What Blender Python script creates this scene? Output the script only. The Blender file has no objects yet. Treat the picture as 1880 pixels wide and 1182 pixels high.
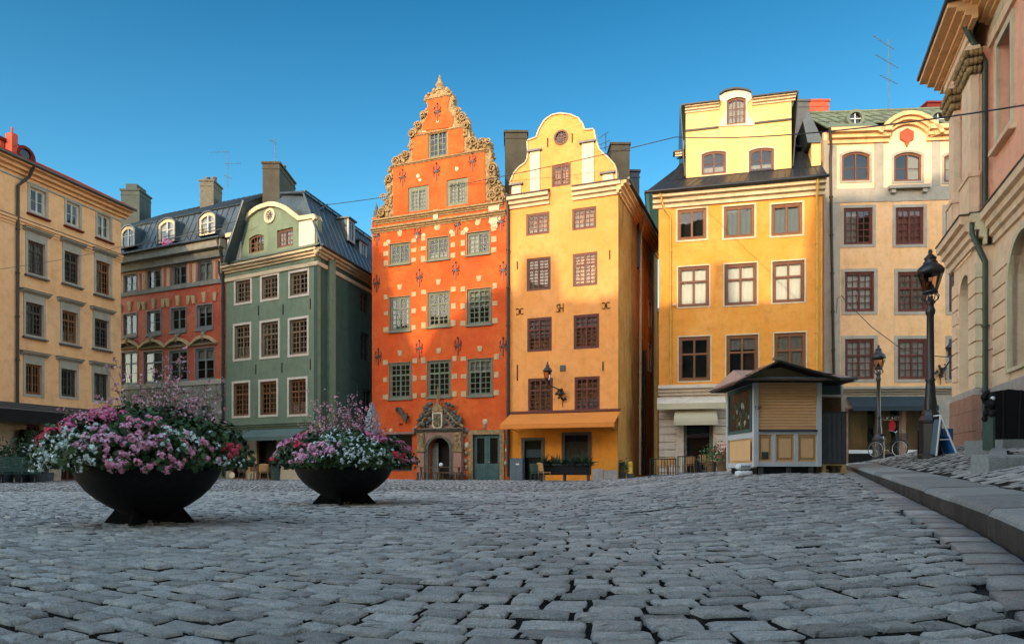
import bpy, math, random
import numpy as np
from mathutils import Vector, Matrix
from mathutils.geometry import tessellate_polygon
random.seed(7)
RNG = np.random.default_rng(11)
SC = bpy.context.scene
COL = SC.collection
R = math.radians

# ---------------------------------------------------------------- camera, sky, sun, exposure
F, CX, HY, CH = 1225.0, 940.0, 857.0, 0.75       # focal length in photo pixels, centre, horizon row, eye height
cam = bpy.data.cameras.new('camera')
cam.lens = 36.0 * F / 1880.0
cam.sensor_width = 36.0
cam.shift_y = (HY - 591.0) / 1880.0
cam.clip_end = 2000
cam.clip_start = 0.05
camo = bpy.data.objects.new('camera', cam)
camo.location = (0, 0, CH)
camo.rotation_euler = (R(90), 0, 0)
COL.objects.link(camo)
SC.camera = camo

SKY_LOW = (0.56, 0.98, 0.93, 1)         # paler air just above the roofs
SKY_AWAY = (0.11, 0.49, 0.55, 1)        # the air opposite the low sun is deeper and darker ...
SKY_FILL = (5.7, 3.85, 2.6, 1)     # ... and the sky behind the viewer is boosted as added warm fill
SUN_EL = R(15.0)
SX, SY = -0.46, -0.888
_l = math.hypot(SX, SY); SX /= _l; SY /= _l
SUN = Vector((SX * math.cos(SUN_EL), SY * math.cos(SUN_EL), math.sin(SUN_EL)))
w = bpy.data.worlds.new('World'); SC.world = w; w.use_nodes = True
nt = w.node_tree; nt.nodes.clear()
sky = nt.nodes.new('ShaderNodeTexSky'); sky.sky_type = 'NISHITA'; sky.sun_disc = False
sky.sun_elevation = SUN_EL; sky.sun_rotation = math.atan2(SX, SY)
sky.air_density = 1.0; sky.dust_density = 0.3; sky.ozone_density = 2.2
hs = nt.nodes.new('ShaderNodeHueSaturation'); hs.inputs['Saturation'].default_value = 1.12
bg = nt.nodes.new('ShaderNodeBackground'); bg.inputs['Strength'].default_value = 0.15
ow = nt.nodes.new('ShaderNodeOutputWorld')
tcw = nt.nodes.new('ShaderNodeTexCoord'); dp = nt.nodes.new('ShaderNodeVectorMath'); dp.operation = 'DOT_PRODUCT'
nt.links.new(tcw.outputs['Generated'], dp.inputs[0]); dp.inputs[1].default_value = (0.08, -0.97, -0.25)
mrw = nt.nodes.new('ShaderNodeMapRange'); nt.links.new(dp.outputs['Value'], mrw.inputs[0])
mrw.inputs[1].default_value = -0.62; mrw.inputs[2].default_value = 0.0; mrw.inputs[3].default_value = 0; mrw.inputs[4].default_value = 1
mw_ = nt.nodes.new('ShaderNodeMix'); mw_.data_type = 'RGBA';  mw_.inputs[7].default_value = SKY_FILL
ml_ = nt.nodes.new('ShaderNodeMix'); ml_.data_type = 'RGBA'; ml_.blend_type = 'MULTIPLY'; ml_.inputs[0].default_value = 1
sx_ = nt.nodes.new('ShaderNodeSeparateXYZ'); nt.links.new(tcw.outputs['Generated'], sx_.inputs[0])
mr2 = nt.nodes.new('ShaderNodeMapRange'); nt.links.new(sx_.outputs[2], mr2.inputs[0]); mr2.inputs[1].default_value = 0.15; mr2.inputs[2].default_value = 0.60
ma_ = nt.nodes.new('ShaderNodeMix'); ma_.data_type = 'RGBA'; ma_.inputs[6].default_value = SKY_LOW; ma_.inputs[7].default_value = SKY_AWAY
nt.links.new(mr2.outputs[0], ma_.inputs[0]); nt.links.new(ma_.outputs[2], mw_.inputs[6])
nt.links.new(mrw.outputs[0], mw_.inputs[0]); nt.links.new(sky.outputs[0], hs.inputs['Color']); nt.links.new(hs.outputs[0], ml_.inputs[6]); nt.links.new(mw_.outputs[2], ml_.inputs[7])
nt.links.new(ml_.outputs[2], bg.inputs[0]); nt.links.new(bg.outputs[0], ow.inputs[0])
sl = bpy.data.lights.new('sun', 'SUN'); sl.energy = 2.15; sl.angle = R(0.5); sl.color = (1.0, 0.74, 0.46)
so = bpy.data.objects.new('sun', sl); so.rotation_euler = SUN.to_track_quat('Z', 'Y').to_euler(); so.location = (-20, -40, 40)
COL.objects.link(so)
SC.view_settings.view_transform = 'Standard'; SC.view_settings.look = 'None'
SC.view_settings.exposure = 1.08; SC.view_settings.gamma = 1.0
try: SC.view_settings.use_curve_mapping = False
except Exception: pass

# ---------------------------------------------------------------- materials
def nodes(name):
    m = bpy.data.materials.new(name); m.use_nodes = True
    t = m.node_tree; b = t.nodes['Principled BSDF']
    return m, t, b
def N(t, kind, **kw):
    n = t.nodes.new(kind)
    for k, v in kw.items():
        if k in n.inputs: n.inputs[k].default_value = v
        else: setattr(n, k, v)
    return n
def L(t, a, b): t.links.new(a, b)
def rgb(c): return (c[0], c[1], c[2], 1)
def mixc(t, fac, a, b, mode='MIX'):
    n = t.nodes.new('ShaderNodeMix'); n.data_type = 'RGBA'; n.blend_type = mode
    if isinstance(fac, (int, float)): n.inputs[0].default_value = fac
    else: L(t, fac, n.inputs[0])
    for i, x in ((6, a), (7, b)):
        if isinstance(x, tuple): n.inputs[i].default_value = rgb(x)
        else: L(t, x, n.inputs[i])
    return n.outputs[2]
def ramp(t, src, p0, p1, c0=0.0, c1=1.0):
    n = t.nodes.new('ShaderNodeMapRange'); L(t, src, n.inputs[0])
    n.inputs[1].default_value = p0; n.inputs[2].default_value = p1
    n.inputs[3].default_value = c0; n.inputs[4].default_value = c1
    return n.outputs[0]
def noise(t, vec, scale, detail=4, rough=0.55, sc3=None):
    n = N(t, 'ShaderNodeTexNoise', Scale=scale, Detail=detail, Roughness=rough)
    if sc3:
        mp = N(t, 'ShaderNodeMapping'); mp.inputs['Scale'].default_value = sc3
        L(t, vec, mp.inputs[0]); vec = mp.outputs[0]
    L(t, vec, n.inputs['Vector'])
    return n.outputs[0]
def bump(t, b, h, strength=0.3, dist=0.02):
    n = N(t, 'ShaderNodeBump', Strength=strength, Distance=dist); L(t, h, n.inputs['Height']); L(t, n.outputs[0], b.inputs['Normal'])

def plaster(name, c, worn=None, amount=0.5, stain=(0.25, 0.18, 0.12), stain_amt=0.25, rough=0.9, speck=0.0):
    """old lime render: blotches of a second tone, rain streaks, trowel relief"""
    m, t, b = nodes(name)
    tc = N(t, 'ShaderNodeTexCoord').outputs['Object']
    worn = worn or tuple(min(1, x * 1.25 + 0.03) for x in c)
    col = mixc(t, ramp(t, noise(t, tc, 0.55, 8, 0.65), 0.38, 0.68, 0, amount), c, worn)
    dark = tuple(x * 0.72 for x in c)
    col = mixc(t, ramp(t, noise(t, tc, 2.3, 6, 0.7), 0.48, 0.78, 0, 0.8), col, dark)
    st = noise(t, tc, 1.6, 5, 0.7, (1.0, 1.0, 0.16))
    col = mixc(t, ramp(t, st, 0.5, 0.8, 0, stain_amt * 2.4), col, stain)
    if speck:
        col = mixc(t, ramp(t, noise(t, tc, 9, 3, 0.8), 0.62, 0.72, 0, speck), col, (0.7, 0.55, 0.42))
    L(t, col, b.inputs['Base Color']); b.inputs['Roughness'].default_value = rough
    b.inputs['Specular IOR Level'].default_value = 0.15
    h = N(t, 'ShaderNodeMath', operation='ADD'); L(t, noise(t, tc, 7, 8, 0.7), h.inputs[0]); L(t, noise(t, tc, 1.1, 3), h.inputs[1])
    bump(t, b, h.outputs[0], 0.45, 0.05)
    return m
def paint(name, c, rough=0.6, spec=0.3, var=0.25, scale=3.0, metal=0.0, b_amt=0.15):
    m, t, b = nodes(name)
    tc = N(t, 'ShaderNodeTexCoord').outputs['Object']
    col = mixc(t, ramp(t, noise(t, tc, scale, 6, 0.65), 0.35, 0.7, 0, 1), c, tuple(x * (1 - var) for x in c))
    col = mixc(t, ramp(t, noise(t, tc, scale * 5, 4, 0.7), 0.55, 0.75, 0, var), col, tuple(min(1, x * 1.3 + 0.02) for x in c))
    L(t, col, b.inputs['Base Color']); b.inputs['Roughness'].default_value = rough
    b.inputs['Specular IOR Level'].default_value = spec; b.inputs['Metallic'].default_value = metal
    bump(t, b, noise(t, tc, scale * 8, 5, 0.6), b_amt, 0.01)
    return m
def stone(name, c, c2=None, scale=4.0, bmp=0.5, rough=0.85):
    m, t, b = nodes(name)
    tc = N(t, 'ShaderNodeTexCoord').outputs['Object']
    c2 = c2 or tuple(x * 0.6 for x in c)
    col = mixc(t, ramp(t, noise(t, tc, scale, 8, 0.7), 0.35, 0.68), c, c2)
    col = mixc(t, ramp(t, noise(t, tc, scale * 18, 3, 0.8), 0.45, 0.62, 0, 0.35), col, tuple(min(1, x * 1.35) for x in c))
    L(t, col, b.inputs['Base Color']); b.inputs['Roughness'].default_value = rough; b.inputs['Specular IOR Level'].default_value = 0.25
    bump(t, b, noise(t, tc, scale * 5, 8, 0.75), bmp, 0.03)
    return m
def glassm(name, tint=(0.75, 0.8, 0.8), ior=1.5):
    m = bpy.data.materials.new(name); m.use_nodes = True; t = m.node_tree; t.nodes.clear()
    o = N(t, 'ShaderNodeOutputMaterial'); g = N(t, 'ShaderNodeBsdfGlossy'); g.inputs['Roughness'].default_value = 0.02
    g.inputs['Color'].default_value = (1, 1, 1, 1)
    tr = N(t, 'ShaderNodeBsdfTransparent'); tr.inputs['Color'].default_value = rgb(tint)
    fr = N(t, 'ShaderNodeFresnel'); fr.inputs['IOR'].default_value = ior
    mx = N(t, 'ShaderNodeMixShader')
    tc = N(t, 'ShaderNodeTexCoord').outputs['Object']
    bp = N(t, 'ShaderNodeBump', Strength=0.25, Distance=0.012); L(t, noise(t, tc, 1.1, 2, 0.5), bp.inputs['Height'])
    L(t, bp.outputs[0], g.inputs['Normal'])
    L(t, fr.outputs[0], mx.inputs[0]); L(t, tr.outputs[0], mx.inputs[1]); L(t, g.outputs[0], mx.inputs[2]); L(t, mx.outputs[0], o.inputs[0])
    return m
def granite(name, c, per_island=True, wet=0.0):
    """worn granite: per-stone tone, mineral grain, chipped relief"""
    m, t, b = nodes(name)
    tc = N(t, 'ShaderNodeTexCoord').outputs['Object']
    col = mixc(t, ramp(t, noise(t, tc, 16, 8, 0.8), 0.40, 0.62), c, tuple(x * 0.55 for x in c))
    col = mixc(t, ramp(t, noise(t, tc, 90, 2, 0.8), 0.5, 0.62, 0, 0.6), col, tuple(min(1, x * 1.7) for x in c))
    col = mixc(t, ramp(t, noise(t, tc, 0.35, 5, 0.6), 0.35, 0.7, 0, 0.6), col, tuple(x * 0.75 for x in c))
    if per_island:
        g = N(t, 'ShaderNodeNewGeometry')
        r = ramp(t, g.outputs['Random Per Island'], 0, 1, 0.68, 1.22)
        v = N(t, 'ShaderNodeVectorMath', operation='SCALE'); L(t, col, v.inputs[0]); L(t, r, v.inputs['Scale']); col = v.outputs[0]
    L(t, col, b.inputs['Base Color'])
    L(t, ramp(t, noise(t, tc, 2.5, 5, 0.7), 0.3, 0.7, 0.42, 0.75), b.inputs['Roughness'])
    b.inputs['Specular IOR Level'].default_value = 0.4
    h = N(t, 'ShaderNodeMath', operation='ADD'); L(t, noise(t, tc, 14, 8, 0.75), h.inputs[0]); L(t, noise(t, tc, 60, 6, 0.8), h.inputs[1])
    bump(t, b, h.outputs[0], 0.8, 0.03)
    return m

M = {}
M['ochre'] = plaster('ochre_render', (0.78, 0.41, 0.19), (0.82, 0.50, 0.25), 0.6, stain_amt=0.12)
M['ochre_low'] = plaster('pale_ground_floor_render', (0.42, 0.33, 0.25), stain_amt=0.3)
M['redwall'] = plaster('dark_red_render', (0.40, 0.065, 0.03), (0.50, 0.14, 0.07), 0.8, stain_amt=0.15, rough=0.55, speck=0.55)
M['pinkfrieze'] = plaster('pink_frieze_render', (0.55, 0.30, 0.18), stain_amt=0.2)
M['fieldgrey'] = stone('grey_rusticated_stone', (0.24, 0.24, 0.19), (0.13, 0.12, 0.10), 2.5)
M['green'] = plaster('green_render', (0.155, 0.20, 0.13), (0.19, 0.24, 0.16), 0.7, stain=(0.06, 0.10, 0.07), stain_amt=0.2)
M['greenshade'] = plaster('green_render_shade', (0.06, 0.092, 0.068), (0.075, 0.11, 0.085), 0.7, stain=(0.04, 0.06, 0.05), stain_amt=0.25)  # green render darkened to paint shade onto the side wall
M['orange'] = plaster('orange_red_render', (0.56, 0.082, 0.018), (0.64, 0.15, 0.035), 0.8, stain=(0.45, 0.07, 0.03), stain_amt=0.25)
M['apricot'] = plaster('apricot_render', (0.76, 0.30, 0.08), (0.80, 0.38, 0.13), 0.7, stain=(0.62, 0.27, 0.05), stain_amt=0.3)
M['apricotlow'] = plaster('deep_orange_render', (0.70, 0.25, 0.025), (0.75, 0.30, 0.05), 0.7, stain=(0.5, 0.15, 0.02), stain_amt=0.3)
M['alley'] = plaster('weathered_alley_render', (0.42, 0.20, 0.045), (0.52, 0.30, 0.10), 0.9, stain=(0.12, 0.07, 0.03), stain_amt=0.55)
M['amber'] = plaster('amber_render', (0.70, 0.28, 0.045), (0.76, 0.37, 0.10), 0.7, stain=(0.62, 0.28, 0.03), stain_amt=0.3)
M['lemon'] = plaster('pale_yellow_render', (0.76, 0.50, 0.17), (0.80, 0.56, 0.25), 0.6, stain_amt=0.05)
M['cream'] = plaster('cream_trim', (0.56, 0.45, 0.29), stain_amt=0.15)
M['white'] = plaster('white_trim', (0.56, 0.48, 0.38), stain_amt=0.12)
M['peach'] = plaster('peach_render', (0.76, 0.44, 0.20), (0.80, 0.52, 0.30), 0.7, stain_amt=0.12)
M['peachtop'] = plaster('pale_peach_render', (0.78, 0.56, 0.34), stain_amt=0.12)
M['greytrim'] = plaster('grey_trim', (0.34, 0.31, 0.25), stain_amt=0.2)
M['sandstone'] = stone('carved_sandstone', (0.38, 0.26, 0.12), (0.09, 0.06, 0.035), 7.0, 1.0)
M['palestone'] = stone('pale_limestone_block', (0.50, 0.36, 0.19), (0.34, 0.23, 0.11), 4.0, 0.6)
M['rosestone'] = stone('rose_portal_stone', (0.34, 0.20, 0.15), (0.16, 0.10, 0.08), 5.0, 0.9)
M['darkstone'] = stone('dark_carved_stone', (0.14, 0.13, 0.10), (0.05, 0.05, 0.04), 6.0, 0.9)
M['baseblock'] = stone('pale_plinth_stone', (0.42, 0.38, 0.34), None, 3.0)
M['redblock'] = stone('red_sandstone_block', (0.36, 0.19, 0.13), (0.24, 0.13, 0.09), 3.0)
M['rustic'] = plaster('rusticated_render', (0.72, 0.53, 0.36), (0.76, 0.62, 0.45), 0.6, stain_amt=0.2)
M['rusticg'] = plaster('greenish_rusticated_render', (0.56, 0.50, 0.34), stain_amt=0.25)
M['pink'] = plaster('pink_render', (0.78, 0.40, 0.27), (0.80, 0.46, 0.33), 0.6, stain_amt=0.15)
M['cornice'] = plaster('ochre_cornice', (0.70, 0.43, 0.21), stain_amt=0.2)
M['winbrown'] = paint('brown_window_paint', (0.20, 0.085, 0.035))
M['winred'] = paint('oxblood_window_paint', (0.13, 0.035, 0.025))
M['winrust'] = paint('rust_window_paint', (0.16, 0.065, 0.035))
M['wingreen'] = paint('grey_green_window_paint', (0.16, 0.18, 0.12))
M['winblue'] = paint('grey_blue_window_paint', (0.17, 0.21, 0.20))
M['wintan'] = paint('tan_window_paint', (0.22, 0.15, 0.09))
M['windark'] = paint('dark_window_paint', (0.07, 0.055, 0.045))
M['winwhite'] = paint('off_white_window_paint', (0.55, 0.52, 0.45))
M['winteal'] = paint('dark_teal_paint', (0.055, 0.11, 0.105))
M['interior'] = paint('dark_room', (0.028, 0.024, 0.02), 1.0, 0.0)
M['glass'] = glassm('window_glass')
M['kioskglass'] = paint('kiosk_glass', (0.018, 0.032, 0.028), 0.25, 0.12, 0.3, 4)
M['lampglass'] = glassm('lantern_glass', (0.80, 0.60, 0.50), 1.5)
M['curtain'] = paint('pale_curtain_cloth', (0.40, 0.37, 0.32), 0.95, 0.1, 0.15, 6)
M['whitecurtain'] = paint('white_blind_cloth', (0.80, 0.78, 0.74), 0.9, 0.2, 0.06, 3)
M['redcurtain'] = paint('red_curtain_cloth', (0.40, 0.16, 0.13), 0.95, 0.1, 0.3, 8)
M['roof'] = paint('dark_blue_green_sheet_metal', (0.065, 0.085, 0.095), 0.45, 0.5, 0.35, 1.5, 0.3)
M['roofblack'] = paint('black_sheet_metal', (0.022, 0.024, 0.028), 0.4, 0.5, 0.3, 1.5, 0.2)
M['rooflead'] = paint('grey_sheet_metal', (0.10, 0.10, 0.09), 0.5, 0.5, 0.4, 1.5, 0.3)
M['copper'] = paint('green_copper', (0.15, 0.18, 0.12), 0.75, 0.3, 0.3, 1.2)
M['redmetal'] = paint('red_painted_metal', (0.16, 0.026, 0.02), 0.85, 0.1, 0.35)
M['redlead'] = paint('orange_red_chimney', (0.50, 0.08, 0.035), 0.7, 0.3, 0.3)
M['pipe'] = paint('dark_downpipe', (0.035, 0.03, 0.026), 0.5, 0.4)
M['pipegreen'] = paint('green_downpipe', (0.045, 0.075, 0.06), 0.5, 0.4, 0.4)
M['pipeyellow'] = paint('yellow_downpipe', (0.60, 0.36, 0.07), 0.6, 0.3)
M['iron'] = paint('black_iron', (0.016, 0.017, 0.019), 0.42, 0.5, 0.3, 6, 0.0, 0.2)
M['rust'] = paint('rusty_iron', (0.10, 0.03, 0.015), 0.8, 0.2)
M['bowl'] = paint('black_planter_metal', (0.009, 0.010, 0.011), 0.62, 0.25, 0.6, 2.5)
M['soil'] = stone('soil', (0.03, 0.02, 0.014))
M['chimney'] = stone('olive_chimney_render', (0.065, 0.06, 0.042), (0.04, 0.036, 0.028), 1.5, 0.3)
M['chimneyg'] = stone('green_grey_chimney', (0.05, 0.066, 0.062), (0.03, 0.04, 0.038), 1.5, 0.3)
M['awnorange'] = paint('orange_awning_cloth', (0.68, 0.23, 0.05), 0.9, 0.1, 0.12, 1.0)
M['awncream'] = paint('cream_awning_cloth', (0.46, 0.41, 0.28), 0.9, 0.1, 0.12, 1.0)
M['awngreen'] = paint('grey_green_awning_cloth', (0.11, 0.15, 0.13), 0.9, 0.1, 0.2, 1.0)
M['awndark'] = paint('dark_slate_awning_cloth', (0.035, 0.05, 0.058), 0.9, 0.1, 0.2, 1.0)
M['black'] = paint('black_board', (0.008, 0.008, 0.009), 0.7, 0.2)
M['greybox'] = paint('grey_utility_paint', (0.10, 0.14, 0.16), 0.6, 0.3)
M['tan'] = paint('tan_kiosk_panel', (0.70, 0.43, 0.21), 0.6, 0.3, 0.12, 2)
M['post'] = paint('pale_blue_grey_paint', (0.50, 0.53, 0.55), 0.55, 0.35, 0.15, 2)
M['olive'] = paint('olive_shutter_box', (0.36, 0.33, 0.20), 0.6, 0.3)
M['slat'] = paint('dark_grey_boards', (0.06, 0.068, 0.07), 0.7, 0.3, 0.3, 2)
M['pallet'] = paint('raw_pallet_wood', (0.48, 0.34, 0.14), 0.85, 0.2, 0.3, 5)
M['pinkroof'] = paint('pinkish_kiosk_roof_sheet', (0.45, 0.28, 0.22), 0.6, 0.3, 0.2, 2)
M['wicker'] = paint('wicker', (0.50, 0.27, 0.10), 0.7, 0.3, 0.4, 20)
M['wood'] = paint('weathered_wood', (0.16, 0.10, 0.06), 0.8, 0.2, 0.4, 5)
M['benchgreen'] = paint('bench_green', (0.03, 0.07, 0.05), 0.5, 0.4, 0.3, 4)
M['sack'] = paint('white_sack', (0.62, 0.64, 0.66), 0.7, 0.3, 0.1, 8)
M['blue'] = paint('blue_sign_panel', (0.02, 0.12, 0.33), 0.4, 0.4, 0.15, 2)
M['bluegrey'] = paint('blue_grey_panel', (0.09, 0.14, 0.18), 0.5, 0.4, 0.15, 2)
M['chalk'] = paint('white_paint', (0.66, 0.67, 0.68), 0.5, 0.3, 0.1, 4)
M['red'] = paint('red_paint', (0.45, 0.02, 0.03), 0.5, 0.3, 0.1)
M['yellow'] = paint('yellow_paint', (0.65, 0.38, 0.04), 0.5, 0.3, 0.1)
M['steel'] = paint('steel', (0.45, 0.45, 0.44), 0.3, 0.5, 0.2, 5, 0.9)
M['rubber'] = paint('rubber', (0.014, 0.014, 0.015), 0.8, 0.2)
M['setts'] = granite('granite_setts', (0.50, 0.475, 0.44))
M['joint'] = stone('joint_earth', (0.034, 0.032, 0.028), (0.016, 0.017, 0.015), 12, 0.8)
M['kerbshade'] = granite('kerb_face_shade', (0.055, 0.053, 0.048), True)  # granite darkened to paint shade onto the upright kerb faces
M['skyreflect'] = paint('blue_grey_sky_reflection', (0.24, 0.28, 0.31), 0.8, 0.2, 0.1, 2)  # sheet colour that paints sky reflection into the panes
M['tandark'] = paint('tan_moulding', (0.40, 0.24, 0.09), 0.6, 0.3)
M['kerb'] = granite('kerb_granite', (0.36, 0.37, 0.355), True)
def petal(name, c, c2):
    m, t, b = nodes(name)
    g = N(t, 'ShaderNodeNewGeometry')
    L(t, mixc(t, g.outputs['Random Per Island'], c, c2), b.inputs['Base Color'])
    b.inputs['Roughness'].default_value = 0.7
    b.inputs['Subsurface Weight'].default_value = 0.0
    return m
M['p_white'] = petal('white_petals', (0.84, 0.88, 0.86), (0.62, 0.74, 0.68))
M['p_pink'] = petal('pink_petals', (0.80, 0.24, 0.40), (0.85, 0.45, 0.56))
M['p_mag'] = petal('magenta_petals', (0.78, 0.12, 0.30), (0.84, 0.30, 0.46))
M['p_pur'] = petal('lilac_petals', (0.82, 0.34, 0.52), (0.88, 0.54, 0.68))
M['p_red'] = petal('red_petals', (0.72, 0.03, 0.07), (0.80, 0.10, 0.18))
M['p_pale'] = petal('pale_pink_petals', (0.78, 0.46, 0.50), (0.62, 0.30, 0.38))
M['leaf'] = petal('geranium_leaf', (0.035, 0.085, 0.022), (0.075, 0.14, 0.04))
M['leafd'] = petal('dark_leaf', (0.02, 0.05, 0.02), (0.04, 0.075, 0.03))
M['stem'] = petal('thin_stem', (0.07, 0.06, 0.03), (0.09, 0.10, 0.04))

# ---------------------------------------------------------------- object bookkeeping
BASE = {}
def thing(name, label, cat, loc=(0, 0, 0), group=None):
    o = bpy.data.objects.new(name, None); COL.objects.link(o); o.location = loc; o.empty_display_size = 0.2
    o['label'] = label; o['category'] = cat
    if group: o['group'] = group
    BASE[o.name] = Vector(loc)
    return o
def tag(o, label, cat, group=None):
    o['label'] = label; o['category'] = cat
    if group: o['group'] = group
    return o

class MB:
    def __init__(s): s.v = []; s.f = []; s.m = []; s.s = []; s.mats = []
    def mi(s, m):
        if isinstance(m, str): m = M[m]
        if m not in s.mats: s.mats.append(m)
        return s.mats.index(m)
    def add(s, vs, fs, m, smooth=False):
        k = len(s.v); i = s.mi(m)
        s.v.extend([tuple(x) for x in vs])
        for f in fs: s.f.append(tuple(k + j for j in f)); s.m.append(i); s.s.append(smooth)
    def box(s, fr, u0, u1, d0, d1, z0, z1, m):
        p = [fr.w(u, d, z) for z in (z0, z1) for d in (d0, d1) for u in (u0, u1)]
        s.add(p, [(0, 1, 5, 4), (2, 6, 7, 3), (0, 4, 6, 2), (1, 3, 7, 5), (4, 5, 7, 6), (0, 2, 3, 1)], m)
    def quad(s, a, b, c, d, m): s.add([a, b, c, d], [(0, 1, 2, 3)], m)
    def slab(s, pts, thick, m):
        """polygon in space extruded along its normal"""
        pts = [Vector(p) for p in pts]; n = (pts[1] - pts[0]).cross(pts[2] - pts[0]).normalized() * thick
        k = len(pts); q = pts + [p - n for p in pts]
        s.add(q, [tuple(range(k)), tuple(range(2 * k - 1, k - 1, -1))] + [(i, (i + 1) % k, (i + 1) % k + k, i + k) for i in range(k)], m)
    def prism(s, fr, pts, d0, d1, m, smooth=False):
        """outline (u,z) in the plane of the frame, extruded from depth d0 to d1"""
        k = len(pts); tri = tessellate_polygon([[Vector((p[0], p[1], 0)) for p in pts]])
        q = [fr.w(u, d0, z) for u, z in pts] + [fr.w(u, d1, z) for u, z in pts]
        s.add(q, [tuple(t) for t in tri] + [tuple(x + k for x in t) for t in tri], m)
        s.add(q, [(i, (i + 1) % k, (i + 1) % k + k, i + k) for i in range(k)], m, smooth)
    def wall(s, fr, out, holes, d0, th, m, reveal=None):
        """wall plate with real openings and reveals"""
        polys = [[Vector((p[0], p[1], 0)) for p in out]] + [[Vector((p[0], p[1], 0)) for p in h] for h in holes]
        flat = [p for h in [out] + holes for p in h]
        tri = tessellate_polygon(polys)
        s.add([fr.w(u, d0, z) for u, z in flat], [tuple(t) for t in tri], m)
        for j, h in enumerate([out] + holes):
            k = len(h); q = [fr.w(u, d0, z) for u, z in h] + [fr.w(u, d0 + th, z) for u, z in h]
            s.add(q, [(i, (i + 1) % k, (i + 1) % k + k, i + k) for i in range(k)], (reveal or m) if j else m)
    def ring(s, fr, a, b, d0, d1, m):
        """frame between outline a and inner outline b (same number of points)"""
        k = len(a); q = [fr.w(u, d, z) for d in (d0, d1) for P_ in (a, b) for u, z in P_]
        fs = []
        for i in range(k):
            j = (i + 1) % k
            fs += [(i, j, k + j, k + i), (2 * k + i, 3 * k + i, 3 * k + j, 2 * k + j), (i, 2 * k + i, 2 * k + j, j), (k + i, k + j, 3 * k + j, 3 * k + i)]
        s.add(q, fs, m)
    def sweep(s, fr, prof, u0, u1, m):
        """profile of (d,z) drawn along the wall from u0 to u1"""
        k = len(prof); q = [fr.w(u0, d, z) for d, z in prof] + [fr.w(u1, d, z) for d, z in prof]
        s.add(q, [(i, (i + 1) % k, (i + 1) % k + k, i + k) for i in range(k)] + [tuple(range(k)), tuple(range(2 * k - 1, k - 1, -1))], m)
    def tube(s, pts, r, m, seg=6, r2=None, cap=True):
        pts = [Vector(p) for p in pts]; n = len(pts); vs = []
        up = None
        for i, p in enumerate(pts):
            d = (pts[min(i + 1, n - 1)] - pts[max(i - 1, 0)])
            if d.length < 1e-9: d = Vector((0, 0, 1))
            d.normalize()
            x = d.orthogonal() if up is None else up - d * up.dot(d)
            if x.length < 1e-4: x = d.orthogonal()
            x.normalize(); up = x; y = x.cross(d)
            rr = r if r2 is None else r + (r2 - r) * i / max(1, n - 1)
            for j in range(seg):
                a = 2 * math.pi * j / seg; vs.append(p + x * math.cos(a) * rr + y * math.sin(a) * rr)
        fs = [(i * seg + j, i * seg + (j + 1) % seg, (i + 1) * seg + (j + 1) % seg, (i + 1) * seg + j) for i in range(n - 1) for j in range(seg)]
        s.add(vs, fs, m, True)
        if cap: s.add(vs[:seg], [tuple(range(seg))], m); s.add(vs[-seg:], [tuple(range(seg))], m)
    def lathe(s, c, prof, m, seg=20, a0=0.0, smooth=True, squash=(1, 1)):
        c = Vector(c); vs = []
        for r, z in prof:
            for j in range(seg):
                a = a0 + 2 * math.pi * j / seg; vs.append((c.x + r * math.cos(a) * squash[0], c.y + r * math.sin(a) * squash[1], c.z + z))
        n = len(prof)
        s.add(vs, [(i * seg + j, i * seg + (j + 1) % seg, (i + 1) * seg + (j + 1) % seg, (i + 1) * seg + j) for i in range(n - 1) for j in range(seg)], m, smooth)
    def ball(s, c, r, m, seg=8, rings=5, sq=(1, 1, 1)):
        c = Vector(c); vs = [c + Vector((0, 0, r * sq[2]))]
        for i in range(1, rings):
            t = math.pi * i / rings
            for j in range(seg):
                a = 2 * math.pi * j / seg; vs.append(c + Vector((r * math.sin(t) * math.cos(a) * sq[0], r * math.sin(t) * math.sin(a) * sq[1], r * math.cos(t) * sq[2])))
        vs.append(c - Vector((0, 0, r * sq[2])))
        fs = [(0, 1 + j, 1 + (j + 1) % seg) for j in range(seg)]
        for i in range(rings - 2):
            for j in range(seg): fs.append((1 + i * seg + j, 1 + (i + 1) * seg + j, 1 + (i + 1) * seg + (j + 1) % seg, 1 + i * seg + (j + 1) % seg))
        e = 1 + (rings - 2) * seg; fs += [(e + j, len(vs) - 1, e + (j + 1) % seg) for j in range(seg)]
        s.add(vs, fs, m, True)
    def seams(s, p0, p1, p2, p3, n, m, h=0.05, w=0.035, th=0.06):
        """sheet-metal roof face p0-p1 (bottom) to p3-p2 (top) with n raised standing seams"""
        p0, p1, p2, p3 = map(Vector, (p0, p1, p2, p3))
        nn = (p1 - p0).cross(p3 - p0).normalized()
        if nn.z < 0: nn = -nn
        s.slab([p0, p1, p2, p3] if (p1 - p0).cross(p3 - p0).z > 0 else [p3, p2, p1, p0], th, m)
        e = (p1 - p0).normalized() * w / 2
        for i in range(n + 1):
            t = i / n; a = p0.lerp(p1, t); b = p3.lerp(p2, t)
            s.add([a - e, a + e, a + nn * h, b - e, b + e, b + nn * h], [(0, 2, 5, 3), (2, 1, 4, 5), (0, 1, 2), (3, 5, 4)], m)
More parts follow.
